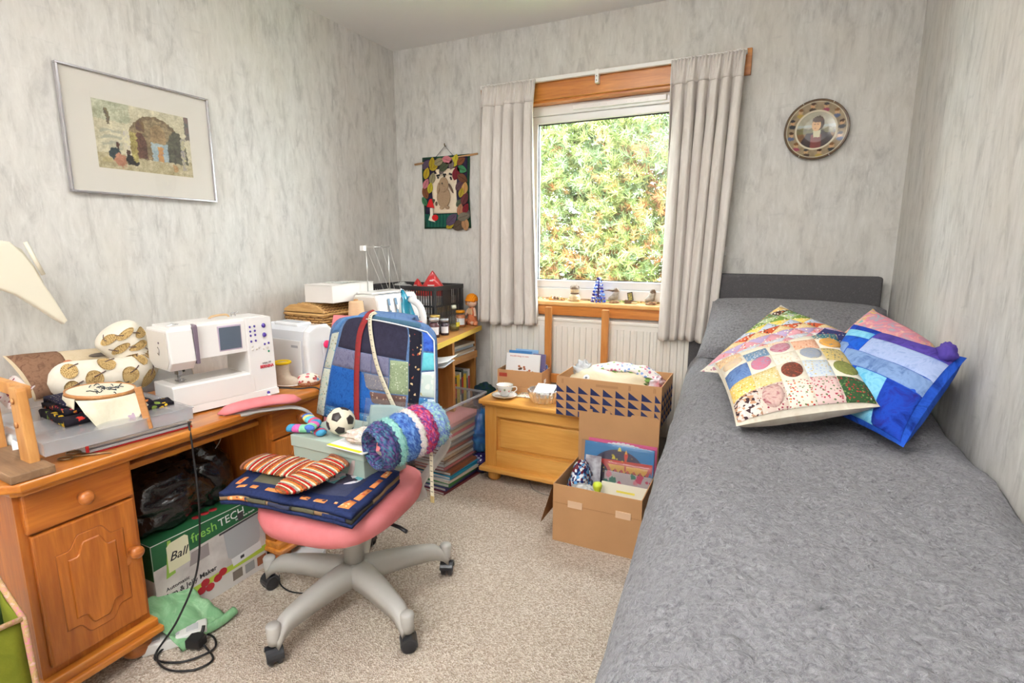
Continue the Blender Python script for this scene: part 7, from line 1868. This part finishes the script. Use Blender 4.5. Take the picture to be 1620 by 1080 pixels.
pf('pot_handle_print', [(.095, .232), (.115, .234), (.118, .262), (.092, .26)], MATS['pot_dark'], .0010)
for y, z in ((-.06, .055), (-.03, .05), (-.045, .075), (.0, .066), (.02, .078)): pf('berry_print', [(y+.016*math.cos(t), z+.014*math.sin(t)) for t in [2*PI*k_/10 for k_ in range(10)]], plain('berry_red', S(176, 40, 50), .5), .0009)
for y, c_ in ((.055, (120, 110, 100)), (.105, (150, 150, 150)), (.155, (150, 90, 60))): pf('photo_tile', [(y, .02), (y+.038, .022), (y+.038, .056), (y, .054)], plain('tile_%d' % c_[0]+str(c_[2]), S(*c_), .5), .0009)
for y in (-.14, -.11, -.08): lathe('fruit_print', [(0, 0), (.014, 0), (.014, .0006), (0, .0008)], MATS['berry_red'], jb, 10, (.075, y+.12, .2892))
tube('packing_string', [(JX+.003, .125, .29), (JX+.004, .20, .225)], .0012, plain('string_white', S(226, 226, 226), .8), jb, 5)
# grey net bag, green cloth, white strip, slab
gn = crumple('grey_net_bag', 'grey translucent plastic bag hanging beside the jam maker carton', 'bag', (-1.69, 1.335, .0), .05, plain('smoky_plastic', S(120, 120, 126), .3, alpha=.8, coat=.3), 61, (.7, .8, 2.6), .2, 22)
gc = thing('green_cloth', 'pale green crumpled cloth on the floor at the cabinet corner', 'cloth', (-1.60, .90, 0), R(10))
GCM = F('mint_cloth', S(150, 196, 150), [S(128, 176, 130), S(170, 210, 166)], 'marble', 14)
sheet('cloth_sheet', lambda u, v_: (-.06+.15*u+.02*v_, -.06+.16*v_, .012+.125*(1-u)**1.3*(1-.35*v_)+.010*nz(u*5, v_*6, 2)), 20, 20, GCM, gc, th=.003)
tube('rolled_edge', smoothpath([(.085, -.06, .014), (.10, .0, .018), (.115, .07, .016), (.12, .115, .02)], 6), .014, GCM, gc, 12)
psw = thing('power_strip', 'white power strip lying on the floor below the green cloth', 'power strip', (-1.545, .895, 0), R(-35))
box('body', (-.03, .03, -.11, .06, 0, .034), WPL, psw, bev=.005)
for y in (-.08, -.03, .02): box('socket', (-.016, .016, y-.016, y+.016, .0335, .0352), plain('socket_grey', S(206, 206, 208), .4), psw, bev=.001)
ws = thing('white_slab', 'flat white box lying on the carpet behind the chair base', 'box', (-1.545, 1.345, 0), R(28))
box('tray', (-.085, .085, -.055, .055, 0, .030), plain('slab_white', S(226, 226, 230), .45), ws, bev=.003); box('lid', (-.087, .087, -.057, .057, .0305, .036), MATS['slab_white'], ws, bev=.002)
cb3 = tube('thin_cable', smoothpath([(-1.545, 1.25, .004), (-1.50, 1.215, .003), (-1.44, 1.20, .003), (-1.38, 1.215, .003), (-1.30, 1.26, .003)], 8), .0025, MATS['cable_black'], None, 6); tag(cb3, 'thin black cable on the carpet under the chair', 'cable')
cb4 = tube('floor_cable', smoothpath([(-1.05, 2.40, .004), (-.98, 2.30, .004), (-.88, 2.272, .004), (-.78, 2.29, .004)], 8), .003, plain('cable_grey', S(150, 140, 130), .5), None, 6); tag(cb4, 'pale cable on the carpet in front of the chest plinth', 'cable')
# tote bag by the desk end
to = thing('tote_bag', 'olive fabric tote with pink trim standing at the near end of the desk', 'bag', (-1.50, .365, 0), R(-8))
OLV = F('olive_canvas', S(128, 132, 40), [S(112, 118, 34)], 'marble', 20); PTR = F('pink_trim', S(206, 120, 150), [S(180, 150, 90), S(220, 170, 180)], 'marble', 60)
def panel(fx0): return lambda u, v_: (fx0+.012*math.sin(PI*u)*math.sin(3*v_), -.14+.265*u, .02+.39*v_)
sheet('front_panel', panel(.09), 12, 12, OLV, to, th=.004); sheet('back_panel', panel(-.06), 12, 12, F('green_canvas', S(110, 140, 80), [S(96, 124, 70)], 'marble', 20), to, th=.004)
for y in (-.14, .125): sheet('gusset', lambda u, v_, y=y: (-.06+.15*u, y-.012*math.sin(PI*u)*(1 if y > 0 else -1), .02+(.39+.06*(1-u))*v_), 8, 10, OLV, to, th=.004)
tube('top_trim', [(.094, -.14, .412), (.094, .0, .414), (.094, .125, .412)], .006, PTR, to, 8); tube('corner_trim', [(.094, .127, .02), (.096, .129, .2), (.094, .127, .412), (.02, .122, .445), (-.06, .12, .475)], .006, PTR, to, 8)
tube('handle', smoothpath([(-.06, .07, .42), (-.075, .05, .50), (-.075, -.02, .52), (-.06, -.06, .42)], 6), .010, PTR, to, 8, flat=.5)
box('bag_floor', (-.06, .09, -.14, .125, .0, .02), OLV, to, bev=.004)
tb_ = mk('tablet', *g_box(-.004, .004, -.10, .07, 0, .40, .003), plain('tablet_green', S(110, 150, 130), .4)); tb_.location = (-1.485, .37, .03); tb_.rotation_euler = (0, R(8), R(-8)); tag(tb_, 'flat green backed folder with white edge standing in the tote bag', 'folder')
